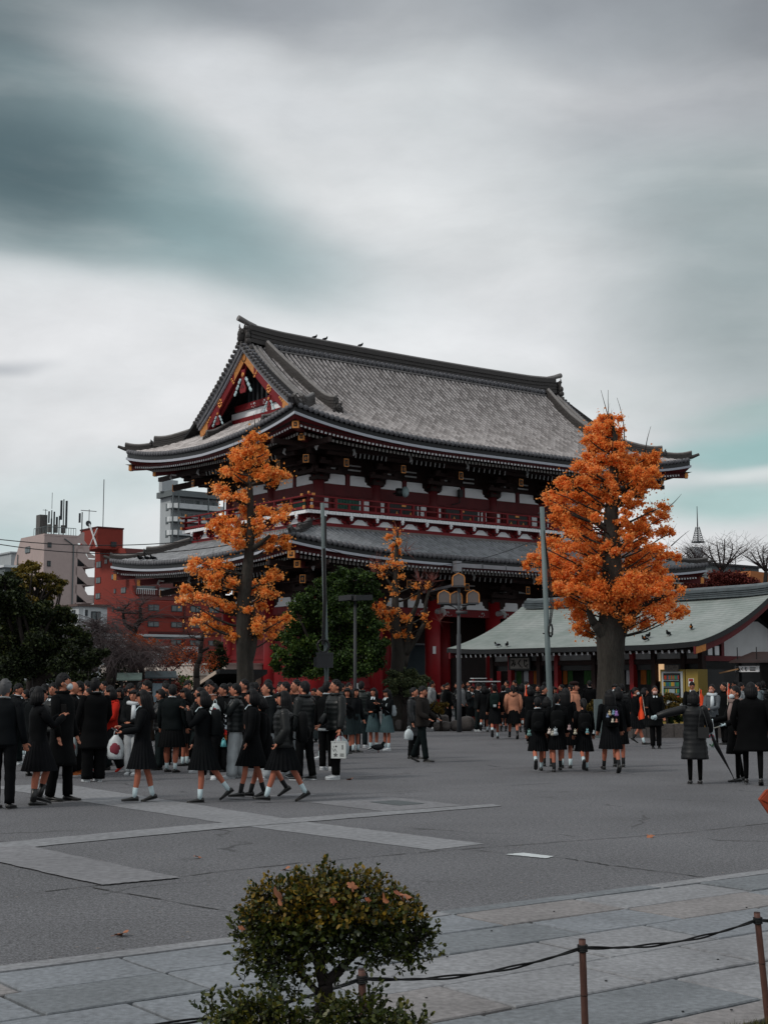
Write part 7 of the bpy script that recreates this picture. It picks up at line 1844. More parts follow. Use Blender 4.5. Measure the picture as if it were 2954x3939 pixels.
# ---- things people carry
def backpack(label,M_,tp,col,charms=(),w_=.28,h_=.40,z=1.22,y=.2,mark=None,pocket=True):
    base=M_@tp((0,y,z-.2)); sc_=M_.to_scale().x; rz=M_.to_euler().z
    r=empty('backpack',base,rz,label,'backpack'); r.scale=(sc_,)*3
    b=MB(); rg=[]
    for zz,a in ((0,.82),(.03,.98),(.15,1),(.3,1),(.37,.88),(.41,.6)):
        rg.append([Vector((math.copysign(abs(math.cos(2*PI*k/16))**.6,math.cos(2*PI*k/16))*w_/2*a,math.copysign(abs(math.sin(2*PI*k/16))**.6,math.sin(2*PI*k/16))*.085*a,zz*h_/.4)) for k in range(16)])
    b.loft(rg,0); b.build('bag_body',cloth(col,.7),r,True)
    if pocket:
        b=MB(); b.ell((0,.085,.13*h_/.4),w_*.4,.045,.1,0,12,8); b.tube([(-w_*.3,.13,.2),(0,.14,.21),(w_*.3,.13,.2)],.004,4); b.build('pocket',cloth(col,.7),r,True)
    b=MB()
    for sx in (-1,1): b.tube([(sx*.07,-.06,.38),(sx*.1,-.14,.42),(sx*.115,-.3,.34),(sx*.11,-.33,.2),(sx*.12,-.2,.06),(sx*.1,-.05,.03)],[.02]*6,6,0,flat=.4)
    b.tube([(-.04,-.05,.4),(0,-.04,.45),(.04,-.05,.4)],.008,5); b.build('strap',cloth(col,.7),r,True)
    if mark:
        b=MB()
        for k in (-1,0,1): b.ell((k*.03,.14,.07),.014,.004,.03,0,8,6)
        for k in range(3): b.box(-.045,.045,.138,.143,.022+k*.012,.028+k*.012)
        b.build('badge',cloth('A9B4B8'),r)
    for i,(x,zz,c,s) in enumerate(charms):
        b=MB(); b.ell((x,.15,zz),s,s*.8,s*.9,0,10,8); b.ell((x,.155,zz+s*1.1),s*.7,s*.65,s*.65,0,8,6)
        for sx in (-1,1): b.ell((x+sx*s*.5,.155,zz+s*1.7),s*.25,s*.2,s*.3,0,6,5); b.ell((x+sx*s*.8,.155,zz-s*.3),s*.3,s*.3,s*.45,0,6,5)
        b.tube([(x,.14,zz+s*1.5),(x,.12,zz+s*2.6)],.003,4); b.build('plush_charm',cloth(c),r,True)
    return r
def plasticbag(label,p,col='C2CBCE',w_=.22,h_=.32,inner=None,kind='plastic_bag',rz=0):
    r=empty(kind,p,rz,label,'bag'); b=MB(); rg=[]
    for z,a,d in ((0,.9,.05),(-.06,.25,.3),(-.12,.72,.8),(-.2,1,1),(-.3,.98,1.0),(-.34,.8,.75)):
        rg.append([Vector((math.cos(2*PI*k/16)*w_/2*a*(1+.12*math.sin(k*3+z*30)),math.sin(2*PI*k/16)*.07*d*(1+.2*math.sin(k*2.3+z*20)),z*h_/.34)) for k in range(16)])
    b.loft(rg[1:],0,False,True); b.tube([(-.04,0,-.12),(-.02,0,-.02),(0,0,.01),(.02,0,-.02),(.04,0,-.12)],.007,5); b.build('bag_body',cloth(col,.35),r,True)
    if inner: q=MB(); q.ell((0,-.055,-.22*h_/.34),w_*.33,.035,.09,0,8,6); q.build('contents',cloth(inner),r,True)
    return r
def phone(p,rz,label,tiltx=.3):
    b=MB(); b.box(-.037,.037,-.005,.005,-.075,.075); b.box(-.03,.03,.004,.007,-.06,.065,1); o=b.build('phone',[SHOEK,mat('phone_screen',hx('8FA0A8'),.2,.05)]); o.location=p; o.rotation_euler=(tiltx,0,rz); tag(o,label,'phone')
def flag(p,label,L=.62,fl=(.20,.55),up=1,col='E04A22',lean=0,hold='held'):
    r=empty('guide_flag',p,0,label,'flag'); b=MB(); b.tube([(0,0,-.25*up),(lean*.6,0,L*up)],.008,6); b.ell((lean*.6,0,L*up),.013,.013,.013,0,6,5); b.build('flag_stick',cloth('B8B4A8'),r)
    b=MB(); n=10; w_,h_=fl
    def fn(a,c):
        x=a*w_*(1-.0*c)*(.25+.75*c)**.8; return (lean*.6*(1-c*.5)+x*(1 if lean>=0 else -1)+.02*math.sin(c*9+a*4),.035*math.sin(a*7+c*3),L*up-c*h_-.25*a*h_*.35)
    b.grid(fn,n,14); b.build('flag_cloth',mat('orange_flag',hx(col),.75,.1,5),r,True)
    return r
OUT={}
def who(key,*a,**k): OUT[key]=person(*a,**k); return OUT[key]
# ---- foreground and named people (left to right)
who('man0','grey-haired man in dark suit seen from behind at the far left edge',pos(20,19.7),172,1.77,'m','wd','dn','grey','suit','1C2024','trousers','1B1D21',shoe='k',build=1.08,collar='8A8E90')
who('g1','bob-haired woman in knee skirt and short boots walking right beside the grey-haired man',pos(152,20.3),120,1.66,'f',(26,42,-4,2),'ph','bob','blazer','1A1C1F','skirt','232428',sock='k',shoe='boot',build=1.1,seed=3)
who('m1','tall masked man in long black coat looking right above the crowd at left',pos(243,21.0),75,1.86,'m',(6,4,-6,3),'dn','short','coat','17191B','trousers','17181A',mask=True,turn=20,build=1.05,hem=.48)
who('m2','shaven-headed man just behind the tall masked man',pos(280,26.5),100,1.74,'m','st','dn','bald','coat','1C1E20','trousers','1B1B1D',collar='A9B0B2',shoe='9A5630')
who('m3','dark-haired man in black raising one hand to his face right of the shaven head',pos(305,27),-60,1.74,'m','st','mouth','short','loose','1B1C1E','trousers','1A1B1D',shoe='9A5630',seed=5)
who('m4','tall boy in long black coat holding a folded clear umbrella, back turned',pos(368,25),-150,1.80,'m','wd','bag','short','coat','151618','wide','17181A',shoe='w',collar='8C9294',turn=-40,build=1.1,hem=.55)
who('f1','girl with black bob in open red jacket beside the tall boy in black',pos(428,27.2),-40,1.62,'f','w1','cl','bob','hoodie','B0281E','wide','2A2C30',shoe='C03A30',turn=-25,seed=8)
who('f2','girl with fringe and white scarf facing the camera behind the long-haired walker',pos(515,26.8),-10,1.58,'f','st','cl','long','loose','1F2224','wide','A9ADB0',shoe='w',scarf='C4C9CC',seed=4)
who('w1','long-haired schoolgirl walking left looking at her phone, white bag on her wrist',pos(553,20.75),-80,1.59,'f',(9,3,-9,6),((18,6,62,20),(24,6,72,22)),'long','blazer','1A1D20','skirt','222428',sock='w',collar='A8B8BE',tilt=12,build=1.05,seed=2)
who('b1','stocky student in dark jacket with white hood seen from behind in mid crowd',pos(664,27.5),165,1.68,'m','st','dn','short','loose','20282A','skirt','1E2022',sock='w',shoe='k',collar='BFC4C6',turn=25,build=1.15,seed=9)
who('b2','smiling boy in striped-sleeve black jacket looking down at his snack',pos(806,25.6),5,1.76,'m','st','eat','short','loose','191B1D','trousers','1A1B1D',shoe='w',tilt=22,seed=11,collar='C0C0C0')
who('w2','schoolgirl walking left with a charm-covered backpack and a hand at her mouth',pos(783,20.8),-82,1.60,'f',(3,2,-22,16),'mouth','bob','blazer','181B1E','skirt','1D2023',sock='w',collar='A8B8BE',tilt=4,seed=12)
who('b3','boy in black puffer jacket and pale grey sweatpants eating, facing left',pos(908,25.9),-85,1.70,'m',(6,4,-8,3),'eat','short','puffer','20282A','wide','9AA0A3',shoe='w',tilt=2,seed=13)
who('b4','taller boy mostly hidden behind the boy in grey sweatpants',pos(940,28.5),-60,1.78,'m','st','dn','short','loose','18191B','trousers','18191B',seed=14)
who('w3','leftmost of three schoolgirls striding left, black socks, hands free',pos(972,21.4),-84,1.60,'f',(14,4,-10,8),'dn','bob','blazer','17191C','skirt','1C1E21',sock='k',collar='A8B4BA',build=.95,seed=15)
who('w4','middle schoolgirl of the striding three, half hidden, bending slightly',pos(1022,21.7),-80,1.54,'f',(20,6,-20,14),'dn','bob','blazer','15171A','skirt','1B1D20',sock='k',lean=8,tilt=8,seed=16)
who('w5','rightmost of three striding schoolgirls in puffer jacket with big black shoulder bag',pos(1092,20.8),-84,1.60,'f',(20,4,-20,10),'pk','long','puffer','1B1F20','skirt','1C1E21',sock='w',tilt=2,seed=17)
who('b5','boy gazing up to the left between the striding schoolgirls and the crowd',pos(1028,25.6),-55,1.72,'m','st','dn','short','loose','1E2326','wide','9AA0A4',shoe='w',tilt=-14,collar='B8C2C6',seed=18)
who('b6','boy in black T-shirt looking left, second head right of the ginkgo trunk',pos(1098,26.6),-70,1.73,'m','st','dn','short','loose','1E2224','trousers','1C1D1F',shoe='w',seed=19)
who('b7','pale-faced boy looking left just before the puffer-jacketed boy',pos(1140,26.2),-50,1.77,'m','st','r','short','loose','1A1D1F','wide','8F9598',shoe='bw',seed=20)
who('b8','boy in bulky black puffer and black jeans seen from behind, chequered sneakers',pos(1172,25.4),-120,1.74,'m',(4,3,-6,4),'r','short','puffer','1C2223','trousers','17181A',shoe='bw',seed=21,build=1.08)
who('f3','schoolgirl with white sneakers between the puffer boy and the paper-bag boy',pos(1234,32.2),-70,1.60,'f','st','dn','up','blazer','1B1D20','skirt','3A4448',shoe='w',sock='w',collar='B8C2C6',seed=22)
who('b9','boy in black track jacket with white piping, head hidden, facing away',pos(1258,28.2),160,1.74,'m','wd','dn','short','loose','181A1C','trousers','17181A',shoe='w',inner='A9B0B3',collar='B0B8BC',seed=23)
who('b10','boy in glossy dark puffer holding a white paper bag, looking left',pos(1292,25.7),-60,1.77,'m',(4,2,-3,2),'bag','short','puffer','1D2425','trousers','17181A',shoe='w',seed=24,build=1.06)
who('f4','schoolgirl facing the camera with a phone, right of the paper-bag boy',pos(1338,34.6),-20,1.58,'f','wd','ph','bob','blazer','1C1F22','skirt','39474A',sock='k',shoe='k',tilt=12,seed=25)
who('f4b','schoolgirl in grey-green skirt behind the phone user, looking right',pos(1366,35.2),40,1.58,'f','wd','dn','long','blazer','1C1F22','skirt','39474A',sock='w',shoe='k',seed=26)
who('m5','man in green-black puffer with crossbody camera bag seen from behind',pos(1390,37.8),165,1.74,'m','wd','cl','short','puffer','27312F','trousers','2C383C',shoe='w',seed=27,collar='C8B8A8')
who('f5','left one of the schoolgirl pair with green-grey skirts, hands clasped, facing camera',pos(1438,36.4),-15,1.57,'f','wd','cl','long','blazer','15191C','skirt','405256',sock='w',shoe='w',collar='B8C6CC',turn=-20,seed=28)
who('f6','right one of the schoolgirl pair with green-grey skirts, reading a phone',pos(1489,36.2),-50,1.55,'f','wd','ph','long','blazer','15191C','skirt','405256',sock='w',shoe='w',collar='B8C6CC',tilt=18,seed=29)
who('m6','person in brown-grey hooded jacket with black shoulder bag striding right',pos(1624,30.8),68,1.62,'m',(-16,8,10,2),((14,10,45,10),(10,10,50,10)),'short','hoodie','3A3634','trousers','1E282A',shoe='boot',tilt=10,build=1.22,seed=30)
who('f7','woman in quilted grey coat half hidden behind the brown-jacketed person',pos(1592,32.3),60,1.60,'f','st','dn','up','longpuffer','2A2D31','trousers','1C1E20',seed=31,hem=.55)
who('f8','schoolgirl with white socks walking away at the left of the green backpack',pos(1862,49),170,1.60,'f','w2','dn','bob','blazer','17191C','skirt','1B1D20',sock='w',seed=32)
who('f9','tall schoolgirl with dark green backpack walking away',pos(1902,43.3),176,1.68,'f','w2','dn','up','blazer','17191B','skirt','1A1C1F',sock='w',seed=33)
who('f10','girl in tan fleece hoodie with a ponytail walking away, hands in pockets',pos(1973,43.3),180,1.63,'f','w1','pk','pony','hoodie','B07A62','skirt','17181A',sock='k',seed=34,build=1.12)
who('f11','schoolgirl with white collar and white backpack straps right behind the tan hoodie',pos(1935,50),180,1.6,'f','st','dn','short','blazer','17191B','skirt','1A1C1F',sock='k',collar=True,seed=35)
who('f12','student in blue-grey jacket between tan hoodie and the small orange flag',pos(2008,49),170,1.66,'f','st','dn','bob','loose','262E32','skirt','1A1C1F',sock='k',seed=36)
who('f13','dark-clothed guide holding the small orange flag left of the leaning pole',pos(2040,40),160,1.60,'f','st','flag','bob','coat','17191B','trousers','17181A',seed=37)
who('f14','woman with a headband looking right beside the leaning pole',pos(2090,38),70,1.62,'f','st','dn','up','coat','1A1C20','skirt','17181A',sock='k',seed=38)
who('w6','leftmost of the row of schoolgirls with charm-hung backpacks walking away',pos(2066,27.8),178,1.45,'f','w2','dn','short','blazer','14171A','skirt','17191C',sock='w',collar=True,seed=39,build=1.06)
who('w7','second schoolgirl from left of the backpack row, long ponytail, black socks',pos(2139,27.7),178,1.52,'f','w3','dn','pony','blazer','15171A','skirt','17191C',sock='k',turn=-25,collar=True,seed=40)
who('w7b','small schoolgirl half hidden between the first two of the backpack row',pos(2103,29.4),178,1.42,'f','st','dn','bob','blazer','15171A','skirt','17191C',sock='k',seed=41)
who('w8','schoolgirl behind the ponytailed one, white socks showing at her right',pos(2174,28.8),176,1.60,'f','st','dn','long','blazer','15171A','skirt','17191C',sock='w',seed=42)
who('w9','ponytailed schoolgirl third in the backpack row wearing white socks',pos(2243,27.8),180,1.43,'f','w2','dn','pony','blazer','15171A','skirt','17191C',sock='w',seed=43)
who('w10','long-haired schoolgirl with purple and cream charms on her black backpack',pos(2345,27.5),182,1.58,'f','w1','dn','long','blazer','13161A','skirt','1A1C20',sock='k',seed=44,build=1.12)
who('w11','schoolgirl in black tights partly hidden behind the long-haired backpack girl',pos(2376,29.2),175,1.62,'f','st','dn','bob','blazer','15171A','skirt','17191C',shoe='k',sock='k',seed=45)
who('f15','woman in maroon beret and open tan coat looking right behind the backpack row',pos(2208,36),55,1.72,'f','st','dn','beret','coat','B07A62','trousers','1A1C20',turn=15,seed=46,inner=None)
who('f16','masked person at the tree trunk raising a phone with both hands',pos(2366,38),-20,1.66,'f','st','phu','bob','coat','1C1D1F','trousers','1A1B1D',mask=True,seed=47)
who('f17','masked schoolgirl in white socks striding right past the flag carrier',pos(2442,39.5),75,1.60,'f','w2','dn','pony','blazer','17191B','skirt','1F2124',sock='w',mask=True,build=1.12,seed=48)
who('f18','masked woman guide in black suit holding an orange flag, facing the camera',pos(2518,37.2),-6,1.62,'f','wd',((4,9,14,0),(20,12,70,0)),'up','coat','17191B','trousers','17181A',mask='C9A8A0',collar=True,hem=.62,seed=49)
who('f17b','schoolgirl hidden behind the striding masked girl, only skirt and legs showing',pos(2478,40.5),80,1.56,'f','w1','dn','bob','blazer','17191B','skirt','26292B',sock='k',seed=50)
who('f19','hooded woman in long quilted black coat pointing left with a white glove',pos(2666,24.4),174,1.58,'f','wd',((14,78,4,0),(12,20,38,0)),'bob','longpuffer','1D1F22','tights','121314',glove=True,seed=51,hem=.46,build=1.08)
who('m7','boy with lowered head behind the drooping orange flag near the drinks machine',pos(2662,43),-20,1.72,'m','st','dn','short','loose','17191B','trousers','17181A',tilt=25,collar=True,seed=52)
who('f20','woman in grey suit jacket with white blouse and mask, hands clasped',pos(2738,37),-35,1.66,'f','st2','cl','up','suit','53585C','trousers','17181A',mask='B0867C',scarf='C2CACE',seed=53)
who('m8','long-faced man in black in profile behind the thin orange flag at right',pos(2783,39.5),-60,1.70,'m','st','dn','short','coat','16181A','trousers','17181A',seed=54)
who('f21','masked woman in scarf with white gloves holding a folded flag and tote',pos(2828,25.0),-75,1.66,'f',(4,2,-8,4),((20,8,50,10),(24,10,58,0)),'up','coat','141618','tights','121314',mask=True,glove=True,scarf='7A6A66',tilt=6,seed=55)
who('m9','broad figure in big black coat seen from behind at the right edge',pos(2888,24.2),165,1.70,'m',(10,4,-12,6),'pk','bob','coat','131416','tights','121314',hem=.55,build=1.3,seed=56)
who('f22','student in grey hooded top in the background at the right edge',pos(2916,42),-100,1.70,'f','st','dn','short','hoodie','5A6468','trousers','17181A',seed=57)
# carried things
def hx_(k,i): return OUT[k][1][i]
plasticbag('clear folded umbrella in its wet cover held by the tall boy in black',hx_('m4',0),'8C9698',.12,.40,'8A4A44','umbrella')
plasticbag('white plastic bag with red packet hanging from the phone girl\'s wrist',hx_('w1',1)+Vector((0,-.05,-.05)),'C2C8CA',.24,.42,'7E3A44')
phone(hx_('w1',0)+Vector((-.03,0,.03)),rad(-60),'black phone in the hand of the long-haired walking schoolgirl',1.0)
plasticbag('white plastic bag with red fruit held by the smiling snacking boy',hx_('b2',0)+Vector((.05,-.05,-.05)),'B4C0C2',.2,.36,'7A1E28')
plasticbag('small white snack cup in the hands of the smiling boy',hx_('b2',1)+Vector((0,-.03,.06)),'C8C4B8',.09,.1,kind='snack_cup')
plasticbag('wrapped snack at the mouth of the boy in grey sweatpants',hx_('b3',0)+Vector((-.02,-.03,.08)),'C08A80',.08,.1,kind='snack')
backpack('black backpack with red and orange plush charms worn by the walking schoolgirl',OUT['w2'][2],OUT['w2'][3],'1C2022',((-.05,.02,'C0302A',.035),(.02,-.05,'8A4A24',.032),(.06,.12,'A8B0B6',.025),(-.1,.22,'C8CCD0',.016),(.08,.3,'C8CCD0',.014)))
plasticbag('teal packet hanging behind the walking schoolgirl\'s backpack',OUT['w2'][2]@OUT['w2'][3]((.1,.32,.98)),'5AA0A4',.07,.12,kind='pouch')
r=backpack('large black shoulder bag jutting out behind the rightmost striding schoolgirl',OUT['w5'][2],OUT['w5'][3],'1A1C1E',(),.34,.46,1.12,.3)
# paper carrier bag with ink drawing
p=hx_('b10',0)+Vector((0,-.06,-.02)); r=empty('paper_bag',p,rad(-8),'white paper carrier bag with a black star drawing held by the puffer-jacket boy','bag')
b=MB(); b.box(-.13,.13,-.05,.05,-.42,-.12,0); b.box(-.135,.135,-.055,.055,-.14,-.12,0); b.build('bag_body',mat('paper_bag',hx('C4C8C6'),.7,.05,5),r)
b=MB(); b.tube([(-.05,-.04,-.12),(-.04,-.04,-.03),(0,-.03,.0),(.04,-.04,-.03),(.05,-.04,-.12)],.005,5); b.build('handle',cloth('8A3A48'),r)
b=MB()
S_=[(-.05+.038*math.cos(PI/2+k*4*PI/5),-.36+.038*math.sin(PI/2+k*4*PI/5)) for k in range(6)]
for p_,q_ in zip(S_[:-1],S_[1:]): b.beam((p_[0],-.052,p_[1]),(q_[0],-.052,q_[1]),.006,.003,up=Vector((0,1,0)))
for pts in ([(-.11,-.24),(-.08,-.30),(-.06,-.25),(-.03,-.31)],[(-.09,-.20),(-.08,-.23)]):
    for p_,q_ in zip(pts[:-1],pts[1:]): b.beam((p_[0],-.052,p_[1]),(q_[0],-.052,q_[1]),.006,.003,up=Vector((0,1,0)))
b.ell((-.04,-.052,-.21),.016,.003,.016,0,8,6); b.ell((-.065,-.052,-.145),.01,.003,.01,0,8,6)
for k in range(4): b.box(.06,.09,-.053,-.051,-.2-k*.02,-.19-k*.02); 
for k in range(5): b.box(.03,.1,-.053,-.051,-.34-k*.012,-.336-k*.012)
b.build('ink_drawing',MATS['sign_ink'],r)
plasticbag('thin clear plastic bag behind the paper carrier bag',hx_('b10',0)+Vector((.03,.06,.02)),'9AA4A8',.3,.42)
backpack('white-strapped tote bag on the back of the girl reading her phone',OUT['f6'][2],OUT['f6'][3],'8A9296',(),.22,.3,1.15,.18)
phone(hx_('f6',0)+Vector((-.04,-.03,.04)),rad(-40),'pale phone held by the right girl of the green-skirt pair',.9)
phone(hx_('g1',0)+Vector((0,.02,.06)),0,'phone held up by the bob-haired woman in boots',.2)
phone(hx_('f16',0)+Vector((.03,-.03,.05)),0,'phone raised by the masked person at the ginkgo trunk',.1)
b=MB(); M6=OUT['m6'][2]; t6=OUT['m6'][3]; b.ell((0,0,0),.2,.11,.15,0,14,10); b.tube([(0,0,.12),(.05,-.2,.35),(0,-.28,.5)],.018,6); b.box(-.16,.16,-.125,-.1,-.02,.02); o=b.build('shoulder_bag',cloth('191B1D',.5),None,True); o.matrix_world=M6@Matrix.Translation(t6((.22,.02,.92))); tag(o,'bulky black shoulder bag at the hip of the person in the brown-grey jacket','bag')
plasticbag('white plastic bag hanging left of the brown-jacketed person',pos(1572,31.6)+Vector((0,0,.75)),'B8C2C6',.2,.3)
backpack('dark green backpack with a pale badge on the tall schoolgirl',OUT['f9'][2],OUT['f9'][3],'1E3230',((-.14,.1,'B8604C',.03),(-.13,.0,'B8604C',.025)),.3,.42,1.2,.2,mark=True)
backpack('black backpack with white and teal charms on the leftmost girl of the row',OUT['w6'][2],OUT['w6'][3],'17191B',((-.24,-.02,'C8BCB4',.045),(.22,-.06,'6A8A86',.05)),.3,.42,1.15,.2)
backpack('black backpack with grey plush toys on the ponytailed second girl',OUT['w7'][2],OUT['w7'][3],'16181A',((-.24,.04,'A89090',.04),(.06,-.06,'A8B0B4',.055),(.12,-.08,'A8A49A',.04)),.3,.42,1.12,.2)
backpack('black backpack with a teal and orange charm on the third girl',OUT['w9'][2],OUT['w9'][3],'17191B',((-.03,.0,'7AA0A4',.04),(-.03,-.03,'C89070',.03),(-.18,-.02,'A8B0B4',.03),(.25,-.02,'C0B8A4',.04)),.3,.42,1.15,.2)
backpack('black backpack crowded with purple, blue and cream plush charms',OUT['w10'][2],OUT['w10'][3],'15171A',((-.06,.26,'9A78B4',.04),(.0,.28,'7A98AC',.035),(.08,.27,'C0B090',.035),(.12,.22,'7A88A4',.03),(-.06,.12,'C08A7A',.025),(.02,.12,'C0B8A8',.03)),.3,.42,1.15,.2)
flag(hx_('f13',0)+Vector((0,0,.1)),'small orange flag left of the leaning pole',.42,(.16,.5),col='E04A22')
flag(hx_('f18',1)+Vector((-.05,-.05,.05)),'orange flag held beside the masked woman guide',.28,(.14,.6),col='E24A20',lean=-.12)
flag(at(2683,2640,41)-Vector((0,0,.5)),'drooping orange flag in front of the boy with lowered head',.42,(.2,.55),col='D8401E',lean=.08)
flag(at(2793,2620,35)-Vector((0,0,.5)),'thin orange flag above the scarfed woman at right',.45,(.1,.45),col='E04A22',lean=.05)
b=MB(); a=hx_('f19',1); b.tube([a,a+Vector((.12,.1,-.22)),a+Vector((.32,.05,-.62)),a+Vector((.42,0,-.86))],[.012,.04,.012,.003],8); tag(b.build('folded_umbrella',cloth('2A2C30',.5),None,True),'slim folded umbrella slanting from the pointing woman\'s right hand','umbrella')
b=MB(); M9=OUT['f19'][2]; t9=OUT['f19'][3]; b.box(-.1,.1,-.04,.04,-.1,.1); b.tube([(-.08,0,.1),(-.03,.02,.3),(.02,.0,.45)],.008,5); b.tube([(.08,0,.1),(.06,.02,.3),(.02,.0,.45)],.008,5); o=b.build('handbag',SHOEK); o.matrix_world=M9@Matrix.Translation(t9((-.14,.2,.95))); tag(o,'small black leather handbag on the back of the pointing woman','bag')
p=hx_('f21',1); r=empty('tote_bag',p,0,'white tote with red and green marks and yellow folded flag at the scarfed woman','bag')
b=MB(); b.prism([(-.06,0),(.06,.02),(.13,-.5),(-.22,-.52)],'y',-.03,.03,0); b.prism([(-.06,0),(-.01,0),(-.14,-.5),(-.24,-.51)],'y',-.045,-.031,1); b.build('bag_body',[cloth('A9B0B6'),cloth('C08A34')],r)
b=MB(); b.tube([(.03+.04*math.cos(a),-.035,-.28+.05*math.sin(a)) for a in (-1.5,-.5,.5,1.5,2.5,3.2)],.011,5,0); b.tube([(-.01,-.035,-.40),(.03,-.035,-.44),(.07,-.035,-.38)],.012,5,1); b.build('print',[cloth('8A3040'),cloth('3A6A4A')],r)
b=MB(); a=hx_('f21',0); b.tube([a,a+Vector((-.22,0,-.06))],.009,6); tag(b.build('baton',cloth('B8B4A8')),'short pale stick in the white glove of the scarfed woman','stick')
b=MB(); b.prism([(0,0),(.09,.11),(.25,.16),(.3,-.2),(.16,-.24)],'y',-.04,.04); b.prism([(.02,0),(.1,.08),(.25,.1),(.25,-.1)],'y',-.06,-.041); o=b.build('umbrella_cover',mat('orange_brown_cloth',hx('8A3A22'),.7,.15,6)); o.location=at(2916,3075,17); tag(o,'orange-brown cloth corner cut by the right edge of the photo','bag')
# ---- crowd rows
HW={'short':'short-haired','bob':'bob-haired','long':'long-haired','pony':'ponytailed','up':'hair-tied'}
FW=((-75,'facing left'),(-30,'turned half left'),(10,'facing the camera'),(70,'facing right'),(140,'turned half away'),(178,'seen from behind'))
TOPS=(('blazer','15181B','black blazer'),('puffer','1B2122','dark puffer jacket'),('loose','1E2326','dark jacket'),('coat','17191C','black coat'),('blazer','1B2230','navy blazer'),('hoodie','2C3032','charcoal hoodie'),('loose','3A4144','grey jacket'),('puffer','14181A','black puffer jacket'),('coat','4A4038','brown coat'),('hoodie','8A8E90','pale grey hoodie'))
ORD=('first','second','third','fourth','fifth','sixth','seventh','eighth','ninth','tenth','eleventh','twelfth','thirteenth','fourteenth','fifteenth','sixteenth','seventeenth','eighteenth','nineteenth','twentieth')
VAR={}
def variant(i,det):
    if (i,det) in VAR: return VAR[(i,det)]
    r_=random.Random(100+i); sex='f' if r_.random()<.55 else 'm'; hair=r_.choice(('bob','long','pony','up')) if sex=='f' else 'short'; tp_=r_.choice(TOPS); bot='skirt' if sex=='f' and r_.random()<.8 else r_.choice(('trousers','wide'))
    o=person('x',Vector((0,-200,0)),0,1.7,sex,r_.choice(('st','wd','st2')),r_.choice(('dn','ph','cl','dn','l','pk')),hair,tp_[0],tp_[1],bot,r_.choice(('1B1D20','1A1C1E','2C383A')),sock=r_.choice(('w','k')),shoe=r_.choice(('k','w','k')),collar=r_.choice((True,None,None)),tilt=r_.choice((0,6,14,-6)),turn=r_.choice((0,25,-25)),detail=det,seed=i*7,mask=(r_.random()<.12))[0]
    VAR[(i,det)]=(o,hair,tp_[2],sex); return VAR[(i,det)]
used=set()
def place(i,det,p,f,h,label,group):
    o,hair,tpw,sex=variant(i,det)
    if (i,det) in used: o=copy_tree(o)
    used.add((i,det)); o.location=p; o.rotation_euler=(0,0,rad(f)); s=h/1.7; o.scale=(s,s,s); tag(o,label,'person',group)
cr=random.Random(42)
def row(Y,px0,px1,step,name,group,det,n0=0,avoid=(),fw=FW):
    x=at(px0,2700,Y).x; x1=at(px1,2700,Y).x; k=0
    while x<x1:
        YY=Y+cr.uniform(-.45,.45); i=cr.randrange(26 if det else 20); f=cr.choice(fw); o,hair,tpw,sex=variant(i,det)
        h=cr.uniform(1.52,1.64) if sex=='f' else cr.uniform(1.64,1.78)
        px=CX+F*x/(YY*CT*1.0)
        if not any(abs(x-a[0])<a[2] and abs(YY-a[1])<a[3] for a in avoid):
            place(i,det,Vector((x,YY,0)),f[0]+cr.uniform(-12,12),h,f'{HW[hair]} student in {tpw} {f[1]}, {ORD[k] if k<len(ORD) else "last"} from left in {name}',group); k+=1
        x+=step*cr.uniform(.75,1.2)
AV=[(OUT[k][0].location.x,OUT[k][0].location.y,.42,.7) for k in OUT]
gA='students packed in the crowd on the left of the square'
row(24.2,250,345,.55,'second-leftmost front row',gA,1,avoid=AV)
row(26.2,120,330,.55,'leftmost front row',gA,1,avoid=AV)
row(27.8,330,980,.48,'front crowd row',gA,1,avoid=AV)
row(29.8,60,1220,.47,'second crowd row',gA,1,avoid=AV+[(-2.2,29.8,.1,.1)])
row(32.4,90,1330,.5,'middle crowd row',gA,1,avoid=AV)
row(35.2,60,1300,.60,'fourth crowd row',gA,0,avoid=AV)
row(38.6,60,1420,.62,'fifth crowd row',gA,0,avoid=AV+[(-5.2,42,.6,1)])
row(41.0,330,1400,.7,'rearmost crowd row',gA,0,avoid=AV+[(-4.05,42,.7,1.6)])
gB='students gathered far back before the gate'
row(52.6,1560,1900,.50,'behind-rocks row',gB,0,avoid=AV+[(1.0,50.5,.8,1.4)])
row(54.6,1560,2060,.52,'second behind-rocks row',gB,0)
row(57.0,1560,2030,.52,'rear behind-rocks row',gB,0)
row(49.6,1840,2120,.55,'right-of-boulder row',gB,0,avoid=AV)
row(47.5,2130,2260,.6,'pole-side row',gB,0,avoid=AV)
row(51.5,2090,2300,.55,'hall-front row',gB,0,avoid=AV)
row(46.5,2790,2950,.55,'white-sign row',gB,0,avoid=AV)
row(43.3,2840,2960,.6,'nearer white-sign row',gB,0,avoid=AV)
row(41.5,2400,2430,.6,'trunk-side row',gB,0,avoid=AV)
for k_,v_ in VAR.items():
    if k_ not in used:
        for c_ in list(v_[0].children): bpy.data.objects.remove(c_)
        bpy.data.objects.remove(v_[0])
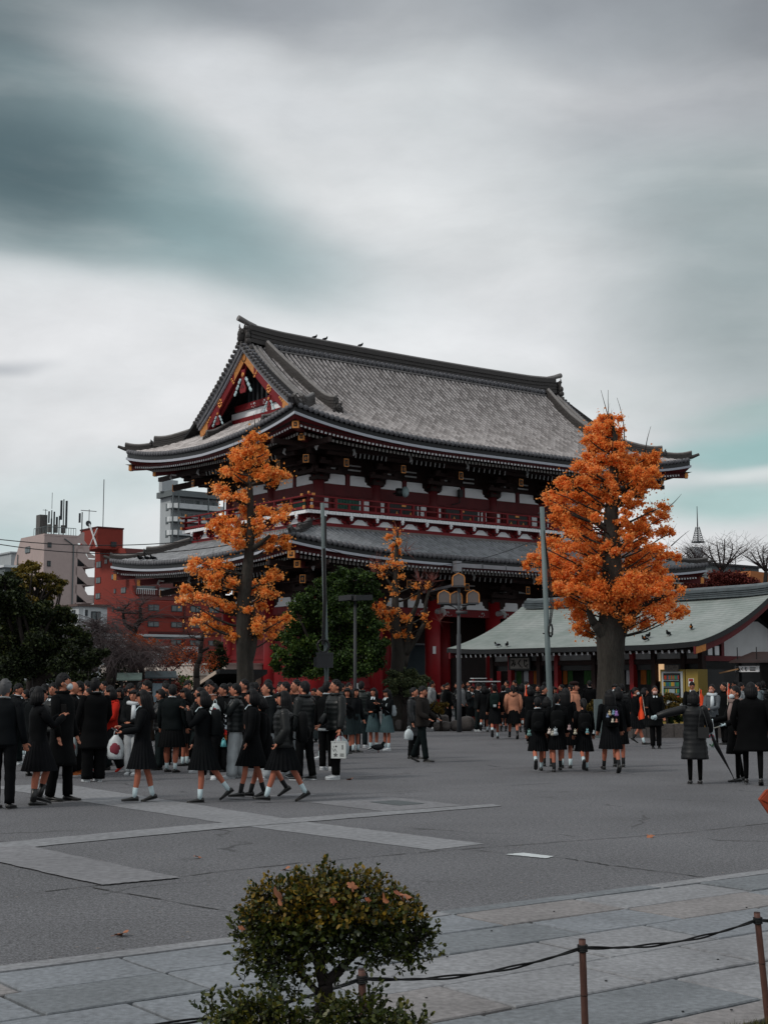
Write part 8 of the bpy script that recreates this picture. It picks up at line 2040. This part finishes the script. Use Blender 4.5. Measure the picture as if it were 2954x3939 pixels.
# ---- pigeons
def pigeon(p,rz,label,white=False,s=1.0):
    b=MB(); b.ell((0,0,.11),.055,.13,.06,0,12,8,lambda q:Vector((q.x*(1-.35*max(0,q.y)),q.y,q.z+.25*(-q.y if q.y<0 else 0)*.6))); b.ell((0,-.11,.19),.03,.034,.032,1,8,6); b.tube([(0,-.08,.13),(0,-.1,.19)],[.042,.028],8,1); b.tube([(0,-.14,.19),(0,-.165,.182)],[.01,.002],5,2)
    b.loft([[Vector((-.03,.1,.1)),Vector((.03,.1,.1)),Vector((.03,.1,.12)),Vector((-.03,.1,.12))],[Vector((-.035,.22,.06)),Vector((.035,.22,.06)),Vector((.035,.22,.068)),Vector((-.035,.22,.068))]],0)
    for sx in (-1,1): b.ell((sx*.045,.03,.115),.016,.11,.04,3,8,6); b.tube([(sx*.02,0,.07),(sx*.02,-.005,.0)],.005,4,2)
    o=b.build('pigeon',[cloth('8E9396') if white else cloth('2C2F33'),cloth('22302E'),cloth('7A4A44'),cloth('3A3D42')],None,True); o.location=p; o.rotation_euler=(0,0,rz); o.scale=(s,)*3; tag(o,label,'pigeon')
pigeon(gnd(1455,2896),rad(110),'pigeon walking on the tarmac below the green-skirted pair',s=1.25)
def onroof(x,y): # hall-local -> world on copper roof
    return hw(x,y,hz(x,y)+.0)
for (x,y,rz,lab,w_) in ((3.05,.32,0,'pale pigeon at the left end of the green roof edge',True),(3.65,.35,60,'dark pigeon right of the pale one on the green roof edge',False),(11.1,1.1,70,'dark pigeon on the green roof, nearest the ginkgo trunk',False),(11.35,.62,0,'greenish pigeon lowest on the roof right of the trunk',False),(11.95,1.3,20,'plump pigeon in the middle of the right roof slope',False),(12.6,1.9,40,'highest pigeon on the right part of the green roof',False)): pigeon(onroof(x,y),rad(rz)+HROT,lab,w_,1.15)
for (x,lab) in ((7.05,'leftmost pigeon on the gate ridge'),(7.75,'second pigeon on the gate ridge'),(10.2,'lone pigeon further right on the gate ridge')): pigeon(gw(x,B_/2,20.62),rad(60),lab,s=1.15)
for (a,lab) in ((15.2,'leftmost pigeon on the lower left eave'),(14.4,'middle pigeon on the lower left eave'),(13.7,'right pigeon on the lower left eave')): pigeon(gw(-.1,a,LO.pt('L',a,.5).z+.02),rad(-40),lab,s=1.5)
